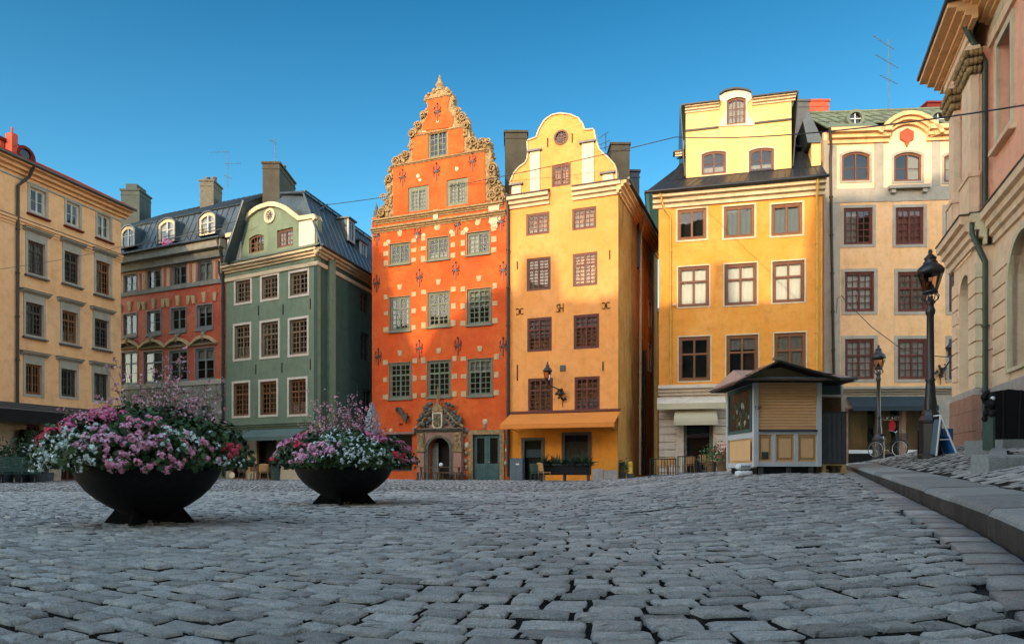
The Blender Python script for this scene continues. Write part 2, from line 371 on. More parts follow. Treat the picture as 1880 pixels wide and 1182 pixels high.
    def build(s, name, parent=None, loc=None):
        if loc is None: loc = BASE[parent.name] if parent else Vector((0, 0, 0))
        loc = Vector(loc)
        me = bpy.data.meshes.new(name)
        v = np.array(s.v, dtype=np.float64).reshape(-1, 3) - np.array(loc)
        me.from_pydata(v.tolist(), [], s.f)
        for m in s.mats: me.materials.append(m)
        if s.f:
            me.polygons.foreach_set('material_index', s.m); me.polygons.foreach_set('use_smooth', s.s)
        me.update()
        o = bpy.data.objects.new(name, me); COL.objects.link(o)
        if parent: o.parent = parent; BASE[o.name] = loc
        else: o.location = loc; BASE[o.name] = loc
        return o

def P(px, py, Y): return Vector(((px - CX) / F * Y, Y, CH + (HY - py) / F * Y))
class Frame:
    """a facade plane: u runs left to right, d into the building, z up"""
    def __init__(s, a, b):
        s.o = Vector((a[0], a[1])); v = Vector((b[0], b[1])) - s.o; s.L = v.length; s.ux = v / s.L; s.n = Vector((-s.ux.y, s.ux.x))
    @staticmethod
    def px(pl, Yl, pr, Yr): return Frame(((pl - CX) / F * Yl, Yl), ((pr - CX) / F * Yr, Yr))
    def w(s, u, d, z): p = s.o + s.ux * u + s.n * d; return Vector((p.x, p.y, z))
    def u(s, px, d=0.0):
        r = (px - CX) / F; o = s.o + s.n * d
        return (r * o.y - o.x) / (s.ux.x - r * s.ux.y)
    def uz(s, px, py, d=0.0):
        u = s.u(px, d); Y = (s.o + s.ux * u + s.n * d).y
        return u, CH + (HY - py) / F * Y
    def z(s, px, py, d=0.0): return s.uz(px, py, d)[1]
    def shift(s, d, du=0.0):
        f = Frame((0, 0), (1, 0)); f.o = s.o + s.n * d + s.ux * du; f.ux = s.ux; f.n = s.n; f.L = s.L; return f
AX = Frame((0, 0), (1, 0))

def shape(u0, u1, z0, z1, rise=0.0, n=10):
    if rise <= 0: return [(u0, z0), (u1, z0), (u1, z1), (u0, z1)]
    c = (u1 - u0) / 2; um = (u0 + u1) / 2; rise = min(rise, c)
    Rr = (c * c + rise * rise) / (2 * rise); zc = z1 - Rr; a = math.asin(min(1, c / Rr)); pts = [(u0, z0), (u1, z0)]
    for i in range(n + 1):
        t = a - 2 * a * i / n; pts.append((um + Rr * math.sin(t), zc + Rr * math.cos(t)))
    return pts

def window(fr, B, holes, x0, x1, y0, y1, fm, leaf=2, pc=2, rows=(4,), tr=None, fw=0.075, sur=None, sill=None, rise=0.0, cur=None, d=0.10, label=None, mw=0.03, inner='interior', name='window', proud=0.03, d0=0.0):
    """one window from its outline in the photo: opening, frame, glazing bars, pane, curtain, trim"""
    xm = (x0 + x1) / 2; u0, u1 = fr.u(x0, d0), fr.u(x1, d0); z0, z1 = fr.z(xm, y1, d0), fr.z(xm, y0, d0)
    H = shape(u0, u1, z0, z1, rise); holes.append(H); d += d0
    mb = MB(); I = shape(u0 + fw, u1 - fw, z0 + fw, z1 - fw, rise * 0.9 if rise else 0)
    mb.ring(fr, H, I, d, d + 0.08, fm)
    iu0, iu1, iz0, iz1 = u0 + fw, u1 - fw, z0 + fw, z1 - fw
    def top(u):
        if not rise: return iz1
        c = (iu1 - iu0) / 2; um = (iu0 + iu1) / 2; rs = min(rise * 0.9, c); Rr = (c * c + rs * rs) / (2 * rs)
        return iz1 - Rr + math.sqrt(max(0, Rr * Rr - (u - um) ** 2))
    segs = [(iz0, None)]
    if tr: zt = iz1 - (iz1 - iz0) * tr; mb.box(fr, iu0, iu1, d + 0.004, d + 0.076, zt - 0.04, zt + 0.04, fm)
    ml = 0.035
    for i in range(1, leaf):
        u = iu0 + (iu1 - iu0) * i / leaf; mb.box(fr, u - ml, u + ml, d - 0.012, d + 0.07, iz0, top(u), fm)
    lw = (iu1 - iu0) / leaf
    parts = [(iz0, (iz1 - (iz1 - iz0) * tr) if tr else None, rows[-1])]
    if tr: parts.append((iz1 - (iz1 - iz0) * tr, None, rows[0]))
    for k in range(leaf):
        a = iu0 + lw * k; b = a + lw
        for zb, zt, nr in parts:
            zz = zt if zt else min(top(a + 0.05), top(b - 0.05))
            mb.ring(fr, shape(a + 0.02, b - 0.02, zb + 0.02, zz - 0.01), shape(a + 0.055, b - 0.055, zb + 0.06, zz - 0.05), d + 0.015, d + 0.06, fm) if not rise else None
            for c in range(1, pc):
                u = a + lw * c / pc; mb.box(fr, u - mw / 2, u + mw / 2, d + 0.02, d + 0.05, zb, zt if zt else top(u), fm)
            for r_ in range(1, nr):
                z = zb + (zz - zb) * r_ / nr; mb.box(fr, a, b, d + 0.022, d + 0.052, z - mw / 2, z + mw / 2, fm)
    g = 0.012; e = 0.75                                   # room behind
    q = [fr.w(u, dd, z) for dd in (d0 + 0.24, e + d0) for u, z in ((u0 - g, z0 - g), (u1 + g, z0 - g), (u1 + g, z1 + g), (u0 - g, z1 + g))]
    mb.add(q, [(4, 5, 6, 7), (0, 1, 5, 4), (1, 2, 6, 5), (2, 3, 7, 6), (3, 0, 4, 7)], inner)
    W = mb.build(name, B)
    if label: W['label'] = label
    p = MB(); tl = shape(u0 + fw * 0.8, u1 - fw * 0.8, z0 + fw * 0.8, z1 - fw * 0.8, rise * 0.9 if rise else 0)
    p.add([fr.w(u, d + 0.04, z) for u, z in tl], [tuple(range(len(tl)))], 'glass'); p.build('pane', W)
    if cur:
        c = MB(); mat = 'curtain'; n = 22
        if cur == 'rfull': mat = 'redcurtain'; cur = 'full'
        if cur == 'white': mat = 'whitecurtain'; cur = 'full'
        if cur == 'skyreflect': mat = 'skyreflect'; cur = 'full'
        spans = {'full': [(0, 1, 0, 1)], 'top': [(0, 1, .45, 1)], 'low': [(0, 1, 0, .35)], 'sides': [(0, .22, 0, 1), (.78, 1, 0, 1)], 'left': [(0, .5, 0, 1)], 'right': [(.5, 1, 0, 1)], 'utop': [(0, 1, .68, 1)]}[cur]
        for a, b, c0, c1 in spans:
            ua, ub = u0 + (u1 - u0) * a, u0 + (u1 - u0) * b; za, zb = z0 + (z1 - z0) * c0, z0 + (z1 - z0) * c1
            vs = []
            for i in range(n + 1):
                u = ua + (ub - ua) * i / n; dd = d + 0.14 + 0.025 * math.sin(i * 1.9) + 0.01 * random.random()
                vs += [fr.w(u, dd, za), fr.w(u, dd, zb)]
            c.add(vs, [(2 * i, 2 * i + 2, 2 * i + 3, 2 * i + 1) for i in range(n)], mat, True)
        c.build('curtain', W)  # the sheets painted as sky reflection are built here too
    if sur:
        wd, mat, pr = sur; sb = MB()
        sb.ring(fr, shape(u0 - wd, u1 + wd, z0 - wd, z1 + wd, rise), shape(u0 - 0.002, u1 + 0.002, z0 - 0.002, z1 + 0.002, rise), d0 - pr, d0 + 0.03, mat); sb.build('surround', W)
    if sill:
        mat, pr = sill; sb = MB(); ex = (sur[0] if sur else 0.0) + 0.06; zz = z0 - (sur[0] if sur else 0.0)
        sb.box(fr, u0 - ex, u1 + ex, d0 - pr, d0 + 0.02, zz - 0.08, zz + 0.003, mat); sb.build('sill', W)
    W['uz'] = (u0, u1, z0, z1)
    return W

def cornice(mb, fr, u0, u1, z1, h, out, m, steps=4, d0=0.0):
    """classical moulding: steps outwards towards its top at z1"""
    pr = [(d0 + 0.02, z1 - h)]
    for i in range(steps):
        t = (i + 1) / steps; o = d0 - out * t ** 1.3; zb = z1 - h + h * i / steps + 0.004; pr += [(o, zb), (o, z1 - h + h * (i + 1) / steps - 0.01 - (0.02 if i < steps - 1 else 0))]
    pr += [(d0 - out, z1), (d0 + 0.02, z1)]
    mb.sweep(fr, pr, u0, u1, m)
def letters(name, txt, size, fr, u, d, z, mat, parent, ext=0.01):
    c = bpy.data.curves.new(name, 'FONT'); c.body = txt; c.size = size; c.extrude = ext; c.align_x = 'CENTER'; c.align_y = 'CENTER'
    o = bpy.data.objects.new(name, c); COL.objects.link(o)
    rot = Matrix(((fr.ux.x, 0, -fr.n.x), (fr.ux.y, 0, -fr.n.y), (0, 1, 0)))
    dg = bpy.context.evaluated_depsgraph_get(); bpy.context.view_layer.update()
    me = bpy.data.meshes.new_from_object(o.evaluated_get(dg)); bpy.data.objects.remove(o)
    me.transform(Matrix.Translation(fr.w(u, d, z) - BASE[parent.name]) @ rot.to_4x4())
    me.materials.clear(); me.materials.append(M[mat])
    q = bpy.data.objects.new(name, me); COL.objects.link(q); q.parent = parent
    BASE[q.name] = BASE[parent.name]
    return q

# ---------------------------------------------------------------- terrain heights
def sm(x): x = np.clip(x, 0, 1); return x * x * (3 - 2 * x)
def gz(X, Y):
    """square: level on the left, rising gently to the back right"""
    A = 0.033 * np.clip(np.asarray(Y, float) - 1.5, 0, 19)
    xs = 0.16 * np.asarray(Y, float) - 2.6; xe = 0.34 * np.asarray(Y, float) + 1.8
    return A * sm((np.asarray(X, float) - xs) / np.maximum(xe - xs, 0.5))
def kerbx(Y): Y = np.asarray(Y, float); return 1.65 + 0.43 * Y + np.where(Y < 7, -0.03 * (7 - Y) ** 2 * 0.5, 0)
def sz(X, Y):
    """raised pavement to the right of the kerb"""
    X = np.asarray(X, float); Y = np.asarray(Y, float)
    z = 0.24 + 0.027 * np.minimum(Y, 24); p = np.maximum((X - kerbx(Y)) * 0.917, 0)
    q = np.maximum(p - 0.9, 0); return z + 0.03 * np.minimum(p, 0.9) + 0.27 * np.minimum(q, 2.1) * np.clip(1 - (Y - 24) / 20, 0.4, 1) + 0.02 * np.maximum(q - 2.1, 0)

def hull(mb, pts, m):
    """closed solid round a set of points (roof masses)"""
    import bmesh
    bm = bmesh.new(); [bm.verts.new(p) for p in pts]; r = bmesh.ops.convex_hull(bm, input=bm.verts)
    bmesh.ops.delete(bm, geom=[v for v in bm.verts if not v.link_faces], context='VERTS'); bm.verts.index_update()
    mb.add([v.co.copy() for v in bm.verts], [tuple(v.index for v in f.verts) for f in bm.faces], m); bm.free()
# ---------------------------------------------------------------- ground sheet, setts, kerb, pavement
def mesh_np(name, V, Fs, mat, smooth=True, parent=None):
    me = bpy.data.meshes.new(name); nf, k = Fs.shape
    me.vertices.add(len(V)); me.vertices.foreach_set('co', V.astype(np.float32).ravel())
    me.loops.add(nf * k); me.loops.foreach_set('vertex_index', Fs.astype(np.int32).ravel())
    me.polygons.add(nf); me.polygons.foreach_set('loop_start', np.arange(0, nf * k, k, dtype=np.int32)); me.polygons.foreach_set('loop_total', np.full(nf, k, dtype=np.int32))
    me.polygons.foreach_set('use_smooth', np.full(nf, smooth)); me.materials.append(M[mat]); me.update(calc_edges=True); me.validate()
    o = bpy.data.objects.new(name, me); COL.objects.link(o)
    if parent: o.parent = parent
    return o

xs_ = np.concatenate([[-300, -120, -60], np.arange(-44, 45, 0.8), [60, 120, 300]]); ys_ = np.concatenate([[-300, -100, -40], np.arange(-20, 60, 0.8), [90, 150, 400]])
GX, GY = np.meshgrid(xs_, ys_); GZ = gz(GX, GY) - 0.030
V = np.stack([GX, GY, GZ], -1).reshape(-1, 3); nx, ny = len(xs_), len(ys_)
ii, jj = np.meshgrid(np.arange(ny - 1), np.arange(nx - 1), indexing='ij'); a = (ii * nx + jj).ravel()
g0 = mesh_np('ground', V, np.stack([a, a + 1, a + nx + 1, a + nx], 1), 'joint'); g0['kind'] = 'structure'

def stones(C, A, B_, TH, H, seg, rings, rng):
    """pillow-topped setts. C centres (n,2); A,B half sizes; TH angles; H height function"""
    n = len(C); t = np.linspace(0, 2 * np.pi, seg, endpoint=False) + np.pi / seg
    ct, st = np.cos(t), np.sin(t); pw = 0.17
    ex = np.sign(ct) * np.abs(ct) ** pw; ey = np.sign(st) * np.abs(st) ** pw
    ex = ex[None] * (1 + rng.normal(0, 0.032, (n, seg))) ; ey = ey[None] * (1 + rng.normal(0, 0.045, (n, seg)))
    skew = rng.normal(0, 0.07, (n, 1)); ex = ex + skew * ey * (B_ / A)[:, None]
    tap = rng.normal(0, 0.06, (n, 1)); ey = ey * (1 + tap * ex)
    dome = rng.uniform(0.012, 0.026, n); lift = rng.normal(0, 0.005, n); tx = rng.normal(0, 0.012, n); ty = rng.normal(0, 0.022, n)
    P_ = []; lx0 = []; 
    for r, hz in rings:
        lx = ex * r * A[:, None]; ly = ey * r * B_[:, None]
        P_.append((lx, ly, np.broadcast_to(hz, lx.shape) * 1.0))
    cx = np.zeros((n, 1)); LX = np.concatenate([cx] + [p[0] for p in P_], 1); LY = np.concatenate([cx] + [p[1] for p in P_], 1)
    HZ = np.concatenate([cx + 1.0] + [p[2] for p in P_], 1)
    c, s = np.cos(TH)[:, None], np.sin(TH)[:, None]
    X = C[:, 0:1] + LX * c - LY * s; Y = C[:, 1:2] + LX * s + LY * c
    Z = H(X, Y) + np.where(HZ >= 0, HZ * dome[:, None], HZ * 0.06) + (lift[:, None] + tx[:, None] * LX + ty[:, None] * LY) + (rng.normal(0, 0.0028, X.shape) if seg > 10 else 0)
    nv = 1 + seg * len(rings); V = np.stack([X, Y, Z], -1).reshape(-1, 3)
    j = np.arange(seg); j2 = (j + 1) % seg; fs = [np.stack([0 * j, 1 + j, 1 + j2, 1 + j2], 1)]
    for k in range(len(rings) - 1): o = 1 + k * seg; fs.append(np.stack([o + j, o + seg + j, o + seg + j2, o + j2], 1))
    f = np.concatenate(fs); Fq = (f[None] + (np.arange(n) * nv)[:, None, None]).reshape(-1, 4)
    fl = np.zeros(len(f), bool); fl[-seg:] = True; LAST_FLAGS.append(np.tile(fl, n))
    return V, Fq
LAST_FLAGS = []
def tri_fix(name, V, Fq, mat, **k):
    # first ring is triangles written as degenerate quads: split into a triangle and a quad list through from_pydata-free route
    deg = Fq[:, 2] == Fq[:, 3]; T = Fq[deg][:, :3]; Q = Fq[~deg]
    me = bpy.data.meshes.new(name); me.vertices.add(len(V)); me.vertices.foreach_set('co', V.astype(np.float32).ravel())
    li = np.concatenate([T.ravel(), Q.ravel()]).astype(np.int32); me.loops.add(len(li)); me.loops.foreach_set('vertex_index', li)
    lt = np.concatenate([np.full(len(T), 3), np.full(len(Q), 4)]).astype(np.int32); ls = np.concatenate([[0], np.cumsum(lt)[:-1]]).astype(np.int32)
    me.polygons.add(len(lt)); me.polygons.foreach_set('loop_start', ls); me.polygons.foreach_set('loop_total', lt)
    me.polygons.foreach_set('use_smooth', np.full(len(lt), True)); me.materials.append(M[mat]); me.update(calc_edges=True)
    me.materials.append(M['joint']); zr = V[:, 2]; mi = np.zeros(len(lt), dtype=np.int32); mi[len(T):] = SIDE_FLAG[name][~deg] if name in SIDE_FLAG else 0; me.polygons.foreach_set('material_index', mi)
    o = bpy.data.objects.new(name, me); COL.objects.link(o); return o
SIDE_FLAG = {}

def slope(X): return np.clip(0.28 * (X - 0.8), -0.62, 0.42)
_gx = np.linspace(-60, 60, 4801); _gg = np.concatenate([[0], np.cumsum(slope(_gx[:-1]) * np.diff(_gx))]); _gg -= np.interp(0.8, _gx, _gg)
_gs = np.concatenate([[0], np.cumsum(np.sqrt(1 + slope(_gx[:-1]) ** 2) * np.diff(_gx))])
def Gw(X): return np.interp(X, _gx, _gg)
RINGS_HI = [(0.5, 1.0), (0.86, 0.90), (0.955, 0.62), (0.99, 0.0), (1.0, -1.0)]
RINGS_MD = [(0.80, 0.9), (0.96, 0.45), (1.0, -1.0)]
RINGS_LO = [(0.80, 0.6), (1.0, -1.0)]
def lay(rowpitch, L0, L1, keep, Hf, bands, warp=True, vr=(-12, 75), xr=(-42, 44), seed=3, base=0.0):
    rng = np.random.default_rng(seed); Cs = []; As = []; Bs = []; Ts = []
    v = vr[0]; p = rowpitch; pn = rowpitch
    while v < vr[1]:
        p = pn; pn = rowpitch * rng.uniform(0.90, 1.10); n = int((xr[1] - xr[0]) / (0.5 * (L0 + L1)) * (1.95 if warp else 1.35))
        L_ = rng.uniform(L0, L1, n); 
        x = xr[0] - rng.uniform(0, 0.5) + np.cumsum(L_ * 0.9) - L_ / 2
        xc = x; th = np.arctan(slope(xc)) if warp else np.full(n, base); L_ = L_ * 1.0
        y = v + (Gw(xc) if warp else xc * math.tan(base)) + 0.03 * np.sin(xc * 1.3 + v * 2.1)
        if warp:
            # walk by arc length so stones never overlap
            s_ = _gs[0] - rng.uniform(0, .5) + np.cumsum(L_) - L_ / 2; x = np.interp(s_, _gs, _gx); th = np.arctan(slope(x)); y = v + Gw(x) + 0.012 * np.sin(x * 1.3 + v * 2.1)
        k = keep(x, y) & (x < xr[1])
        if k.any():
            gap = rng.uniform(0.008, 0.019, n)
            Cs.append(np.stack([x, y], 1)[k]); As.append((L_ / 2 - gap)[k]); Bs.append((p * np.cos(th) / 2 - rng.uniform(0.008, 0.015, n))[k]); Ts.append((th + rng.normal(0, 0.009, n))[k])
        v += (p + pn) / 2
    C = np.concatenate(Cs); A = np.concatenate(As); B_ = np.concatenate(Bs); T = np.concatenate(Ts); obs = []
    Vs = []; Fs = []; off = 0
    for y0, y1, seg, rg in bands:
        k = (C[:, 1] >= y0) & (C[:, 1] < y1)
        if not k.any(): continue
        V, Fq = stones(C[k], A[k], B_[k], T[k], Hf, seg, rg, rng); Vs.append(V); Fs.append(Fq + off); off += len(V)
    SIDE_FLAG['_'] = np.concatenate(LAST_FLAGS); LAST_FLAGS.clear()
    return np.concatenate(Vs), np.concatenate(Fs)
def keep_sq(x, y): return (y > 1.6) & (y < 48) & (np.abs(x) < 0.92 * y + 1.6) & (x < kerbx(y) - 0.45)
V, Fq = lay(0.155, 0.20, 0.34, keep_sq, lambda X, Y: gz(X, Y), [(0, 9, 20, RINGS_HI), (9, 20, 12, RINGS_MD), (20, 60, 8, RINGS_LO)])
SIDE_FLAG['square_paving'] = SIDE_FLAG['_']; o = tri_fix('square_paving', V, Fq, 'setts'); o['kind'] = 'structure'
print('setts verts', len(V))

# granite kerb stones with a gutter row at their foot
mb = MB(); Y = 1.2; i = 0
def arr(Y0, Y1, n): return [Y0 + (Y1 - Y0) * k / n for k in range(n + 1)]
while Y < 37:
    Ln = (1.25 + 0.5 * random.random()); Y1 = min(37, Y + Ln); g = 0.010; r0 = random.uniform(-0.006, 0.006)
    pr = [(0.0, None), (0.012, -0.03), (0.05, 0.0), (0.45, 0.0), (0.87, -0.002), (0.885, -0.05)]
    ring = []
    for k, y in enumerate(arr(Y + g, Y1 - g, 4)):
        x0 = float(kerbx(y)); wob = random.uniform(-0.005, 0.005)
        row = [Vector((x0 + wob, y, float(gz(x0, y)) - 0.1))]
        for q, dz in pr:
            row.append(Vector((x0 + q * 1.08 + (wob if q < .1 else 0), y, float(sz(x0 + q * 1.08, y)) + (dz if dz is not None else -0.06) + r0 + random.uniform(-.002, .002))))
        ring.append(row)
    vs = [p for r_ in ring for p in r_]; m_ = len(ring[0])
    fs = [(a * m_ + b, a * m_ + b + 1, (a + 1) * m_ + b + 1, (a + 1) * m_ + b) for a in range(4) for b in range(m_ - 1)]
    fs += [tuple(range(m_)), tuple(4 * m_ + b for b in range(m_))]
    mb.add(vs, fs, 'kerb'); Y = Y1
    for a in range(4): mb.m[-len(fs) + a * (m_ - 1)] = mb.mi('kerbshade')
o = mb.build('kerb'); o['kind'] = 'structure'
mb = MB(); Y = 1.2
while Y < 24:
    Ln = random.uniform(0.32, 0.6); Y1 = Y + Ln; vs = []
    for y in (Y + 0.012, Y1 - 0.012):
        x1 = float(kerbx(y)) - 0.015; x0 = x1 - random.uniform(0.37, 0.44)
        for x, dz in ((x0, -0.05), (x0 + 0.006, 0.006), (x0 + 0.03, 0.013), ((x0 + x1) / 2, 0.016), (x1 - 0.03, 0.012), (x1, -0.02)):
            vs.append((x, y, float(gz(x, y)) + dz))
    mid = [((vs[k][0] + vs[k + 6][0]) / 2, (vs[k][1] + vs[k + 6][1]) / 2, (vs[k][2] + vs[k + 6][2]) / 2 + (0.008 if 0 < k < 5 else 0)) for k in range(6)]
    vs = vs[:6] + mid + vs[6:]
    mb.add(vs, [(r_ * 6 + k, r_ * 6 + k + 1, r_ * 6 + k + 7, r_ * 6 + k + 6) for r_ in range(2) for k in range(5)] + [tuple(range(6)), tuple(range(12, 18))], 'setts', True); Y = Y1
o = mb.build('gutter'); o['kind'] = 'structure'

# pavement bed and its setts
def bors_x(Y): return 15.83 - 0.4 * (24 - np.asarray(Y, float))
vs = []; n = 30; ys = np.linspace(1.2, 60, 90); m_ = n + 1
for y in ys:
    for k in range(n + 1):
        x = float(kerbx(y)) + 0.93 + 26 * (k / n) ** 1.7; vs.append((x, y, float(sz(x, y)) - 0.035))
mb = MB(); mb.add(vs, [(a * m_ + b, a * m_ + b + 1, (a + 1) * m_ + b + 1, (a + 1) * m_ + b) for a in range(len(ys) - 1) for b in range(n)], 'joint')
o = mb.build('pavement_bed'); o['kind'] = 'structure'
PLA, PLB = Vector((7.57, 10.6)), Vector((14.0, 9.9))
def platy(x): return PLA.y + (x - PLA.x) * (PLB.y - PLA.y) / (PLB.x - PLA.x)
def zp(Y): return 0.92 + 0.075 * (np.asarray(Y, float) - 10.6)
def platx(y): return 7.57 + (y - 10.6) * 0.73
def keep_pv(x, y):
    inp = (y > platy(x)) & (x > platx(y)) & (y < 15.5)
    return (y > 2) & (y < 38) & (x > kerbx(y) + 1.02) & (x < np.minimum(0.95 * y + 3, np.where(y < 24, bors_x(y) + 0.3, 24))) & ~inp
V, Fq = lay(0.19, 0.20, 0.34, keep_pv, lambda X, Y: sz(X, Y), [(0, 12, 12, RINGS_MD), (12, 60, 8, RINGS_LO)], warp=False, base=-0.12, vr=(2, 42), xr=(1, 26), seed=8)
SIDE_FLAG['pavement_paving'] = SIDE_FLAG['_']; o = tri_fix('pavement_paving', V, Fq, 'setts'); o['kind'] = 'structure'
# raised platform before the palace: edge stones and paved top
mb = MB(); x = PLA.x
mb.slab([(platx(10.6) + .2, 10.8, 0.86), (14, 10.1, 0.83), (15.5, 15.5, zp(15.5) - .04), (platx(15.5) + .2, 15.5, zp(15.5) - .04)], 0.5, 'joint')
while x < 14:
    x1 = min(14, x + random.uniform(1.1, 1.5)); q = []
    for xx in (x + .008, x1 - .008):
        y = platy(xx)
        for dy, z in ((0, float(sz(xx, y)) - .25), (0.0, 0.90), (0.03, 0.935), (0.42, 0.95), (0.43, 0.6)): q.append((xx, y + dy, z + random.uniform(-.006, .006)))
    mb.add(q, [(k, k + 1, k + 6, k + 5) for k in range(4)] + [tuple(range(5)), tuple(range(5, 10))], 'kerb'); x = x1
y = 10.6
while y < 14.2:
    y1 = y + 1.3; q = []
    for yy in (y + .01, y1 - .01):
        xx = platx(yy)
        for dx, dz in ((0, -.5), (0, -.03), (.03, .01), (.3, .015), (.31, -.2)): q.append((xx + dx, yy, float(zp(yy)) + dz))
    mb.add(q, [(k, k + 1, k + 6, k + 5) for k in range(4)] + [tuple(range(5)), tuple(range(5, 10))], 'kerb'); y = y1
x = 9.55
while x < 14:
    x1 = x + 1.4; y = 13.0 - (x - 9.55) * 0.1
    mb.slab([(x + .01, y, 1.29), (x1 - .01, y - .14, 1.29), (x1 - .01, y + 1.0, 1.30), (x + .01, y + 1.1, 1.30)], 0.35, 'kerb'); x = x1
o = mb.build('stone_steps'); o['kind'] = 'structure'
def keep_pl(x, y): return (y > platy(x) + 0.5) & (x > platx(y) + .42) & (y < 15.4) & (x < bors_x(y) + .3)
V, Fq = lay(0.19, 0.20, 0.34, keep_pl, lambda X, Y: zp(Y), [(0, 60, 10, RINGS_MD)], warp=False, base=-0.1, vr=(9, 22), xr=(6, 18), seed=9)
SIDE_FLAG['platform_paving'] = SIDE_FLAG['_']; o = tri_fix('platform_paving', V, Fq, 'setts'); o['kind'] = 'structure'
# ================================================================ BUILDINGS
def backbox(mb, fr, u0, u1, d0, d1, z0, z1, m): mb.box(fr, u0, u1, d0, d1, z0, z1, m)
def downpipe(parent, pts, r, mat, brackets=True):
    mb = MB(); mb.tube(pts, r, mat, 8)
    a, b = Vector(pts[-2]), Vector(pts[-1]); n = int((a - b).length / 2.4)
    if brackets:
        for i in range(1, n + 1): c = a.lerp(b, i / (n + 1)); mb.tube([c - Vector((0, 0, .03)), c + Vector((0, 0, .03))], r * 1.5, mat, 8)
    return mb.build('downpipe', parent)

# ---------------------------------------------------------------- 1. ochre house on the left
f1 = Frame.px(0, 33.2, 222, 40.1)
B1 = thing('ochre_house', 'ochre yellow house with red roof edge at the far left behind the bench', 'house', f1.w(0, 0, 0))
H = []
cols = [[(55, 84, 348, 393), (122, 146, 373, 415), (179, 202, 395, 437)],
        [(51, 82, 445, 504), (118, 145, 464, 520), (176, 202, 481, 540)],
        [(47, 79, 557, 616), (114, 142, 572, 629), (173.5, 199, 587, 638)],
        [(46.6, 76.5, 669, 724), (112, 140, 678, 728), (172, 198, 686, 735)]]
for r_, row in enumerate(cols):
    for c_, (x0, x1, y0, y1) in enumerate(row):
        W = window(f1, B1, H, x0, x1, y0, y1, 'winwhite' if r_ == 0 else ('windark' if (r_ + c_) % 3 else 'winbrown'), 2, 1 if r_ == 0 else 2, (2,) if r_ == 0 else (1, 4) if r_ < 3 else (3,), tr=None if r_ in (0, 3) else .28,
                   sur=(0.13, 'greytrim', 0.035), sill=('rooflead' if r_ else 'redmetal', 0.16) if r_ < 3 else None, cur=[None, 'sides', 'full', None, 'left', 'low'][(r_ * 2 + c_) % 6])
        if r_:
            u0, u1, z0, z1 = W['uz']; mb = MB(); mb.box(f1, u0 - .13, u1 + .13, -.045, .02, z1 + .13, z1 + .42, 'greytrim')
            cornice(mb, f1, u0 - .3, u1 + .3, z1 + .60, .18, .26, 'greytrim', 3); mb.box(f1, u0 - .33, u1 + .33, -.29, .0, z1 + .603, z1 + .63, 'rooflead'); mb.build('window_hood', W)
uE = f1.u(222); zE = 16.25; u0 = f1.u(-260); zG = f1.z(110, 748)
mb = MB(); mb.wall(f1, [(u0, zG), (uE, zG), (uE, zE), (u0, zE)], H, 0, .24, 'ochre')
backbox(mb, f1, u0, uE, .98, 9, -.4, zE, 'ochre'); mb.box(f1, uE - .25, uE, .241, .979, zG, zE, 'ochre'); mb.build('wall', B1)
mb = MB(); zs1, zs2 = f1.z(111, 429), f1.z(111, 358)
cornice(mb, f1, u0, uE + .05, zs1, .42, .16, 'ochre', 3); mb.box(f1, u0, uE + .02, -.19, .0, zs1 + .002, zs1 + .03, 'rooflead')
mb.sweep(f1, [(.02, zs2 - .1), (-.05, zs2 - .08), (-.05, zs2), (.02, zs2)], u0, uE, 'greytrim')
cornice(mb, f1, u0, uE + .35, zE + .02, .55, .6, 'ochre', 3); mb.build('cornice', B1)
mb = MB(); a, b = f1.w(u0, -.68, zE + .03), f1.w(uE + .42, -.68, zE + .03); c, d = f1.w(uE + .42, 4.5, zE + 2.6), f1.w(u0, 4.5, zE + 2.6)
mb.seams(a, b, c, d, 30, 'redmetal'); mb.seams(f1.w(uE + .42, 9.6, zE), f1.w(u0, 9.6, zE), d, c, 20, 'redmetal')
mb.add([f1.w(uE + .1, 0, zE), f1.w(uE + .1, 9, zE), f1.w(uE + .1, 4.5, zE + 2.5)], [(0, 1, 2)], 'ochre')
mb.tube([f1.w(u0, -.70, zE - .02), f1.w(uE + .45, -.70, zE - .02)], .075, 'rooflead', 8); mb.build('roof', B1)
# red dormer with round window, orange chimney
ud = f1.u(30); rf = lambda u, d: zE + .03 + (d + .68) * .496
mb = MB(); fd = f1.shift(.9); c0 = f1.u(32, .9); c1 = f1.u(58, .9); zb = rf(0, .9); zt = f1.z(45, 274, .9)
pts = shape(c0, c1, zb - .3, zt, .8); mb.prism(fd, pts, 0, 2.6, 'redmetal')
mb.ring(fd, shape(c0 - .14, c1 + .14, zb - .3, zt + .14, .9), shape(c0, c1, zb - .3, zt, .8), -.12, 2.8, 'redmetal')
um = (c0 + c1) / 2; zc = (zb + zt) / 2 - .05
q = [(um + .46 * math.cos(a), zc + .46 * math.sin(a)) for a in np.linspace(0, 2 * math.pi, 20, endpoint=False)]; q2 = [(um + .30 * math.cos(a), zc + .30 * math.sin(a)) for a in np.linspace(0, 2 * math.pi, 20, endpoint=False)]
mb.ring(fd, q, q2, -.08, .05, 'redmetal'); D = mb.build('dormer', B1)
p = MB(); p.add([fd.w(u, -.02, z) for u, z in q2], [tuple(range(20))], 'glass'); p.add([fd.w(u, -.012, z) for u, z in q2], [tuple(range(20))], 'interior'); p.build('round_pane', D)
mb = MB(); fc = f1.shift(1.6); ua, ub = f1.u(0, 1.6), f1.u(24, 1.6); zt = f1.z(12, 262, 1.6)
mb.box(fc, ua, ub, 0, 1.4, zE, zt, 'redlead'); mb.box(fc, ua - .1, ub + .45, -.1, 1.5, zt, zt + .16, 'redmetal')
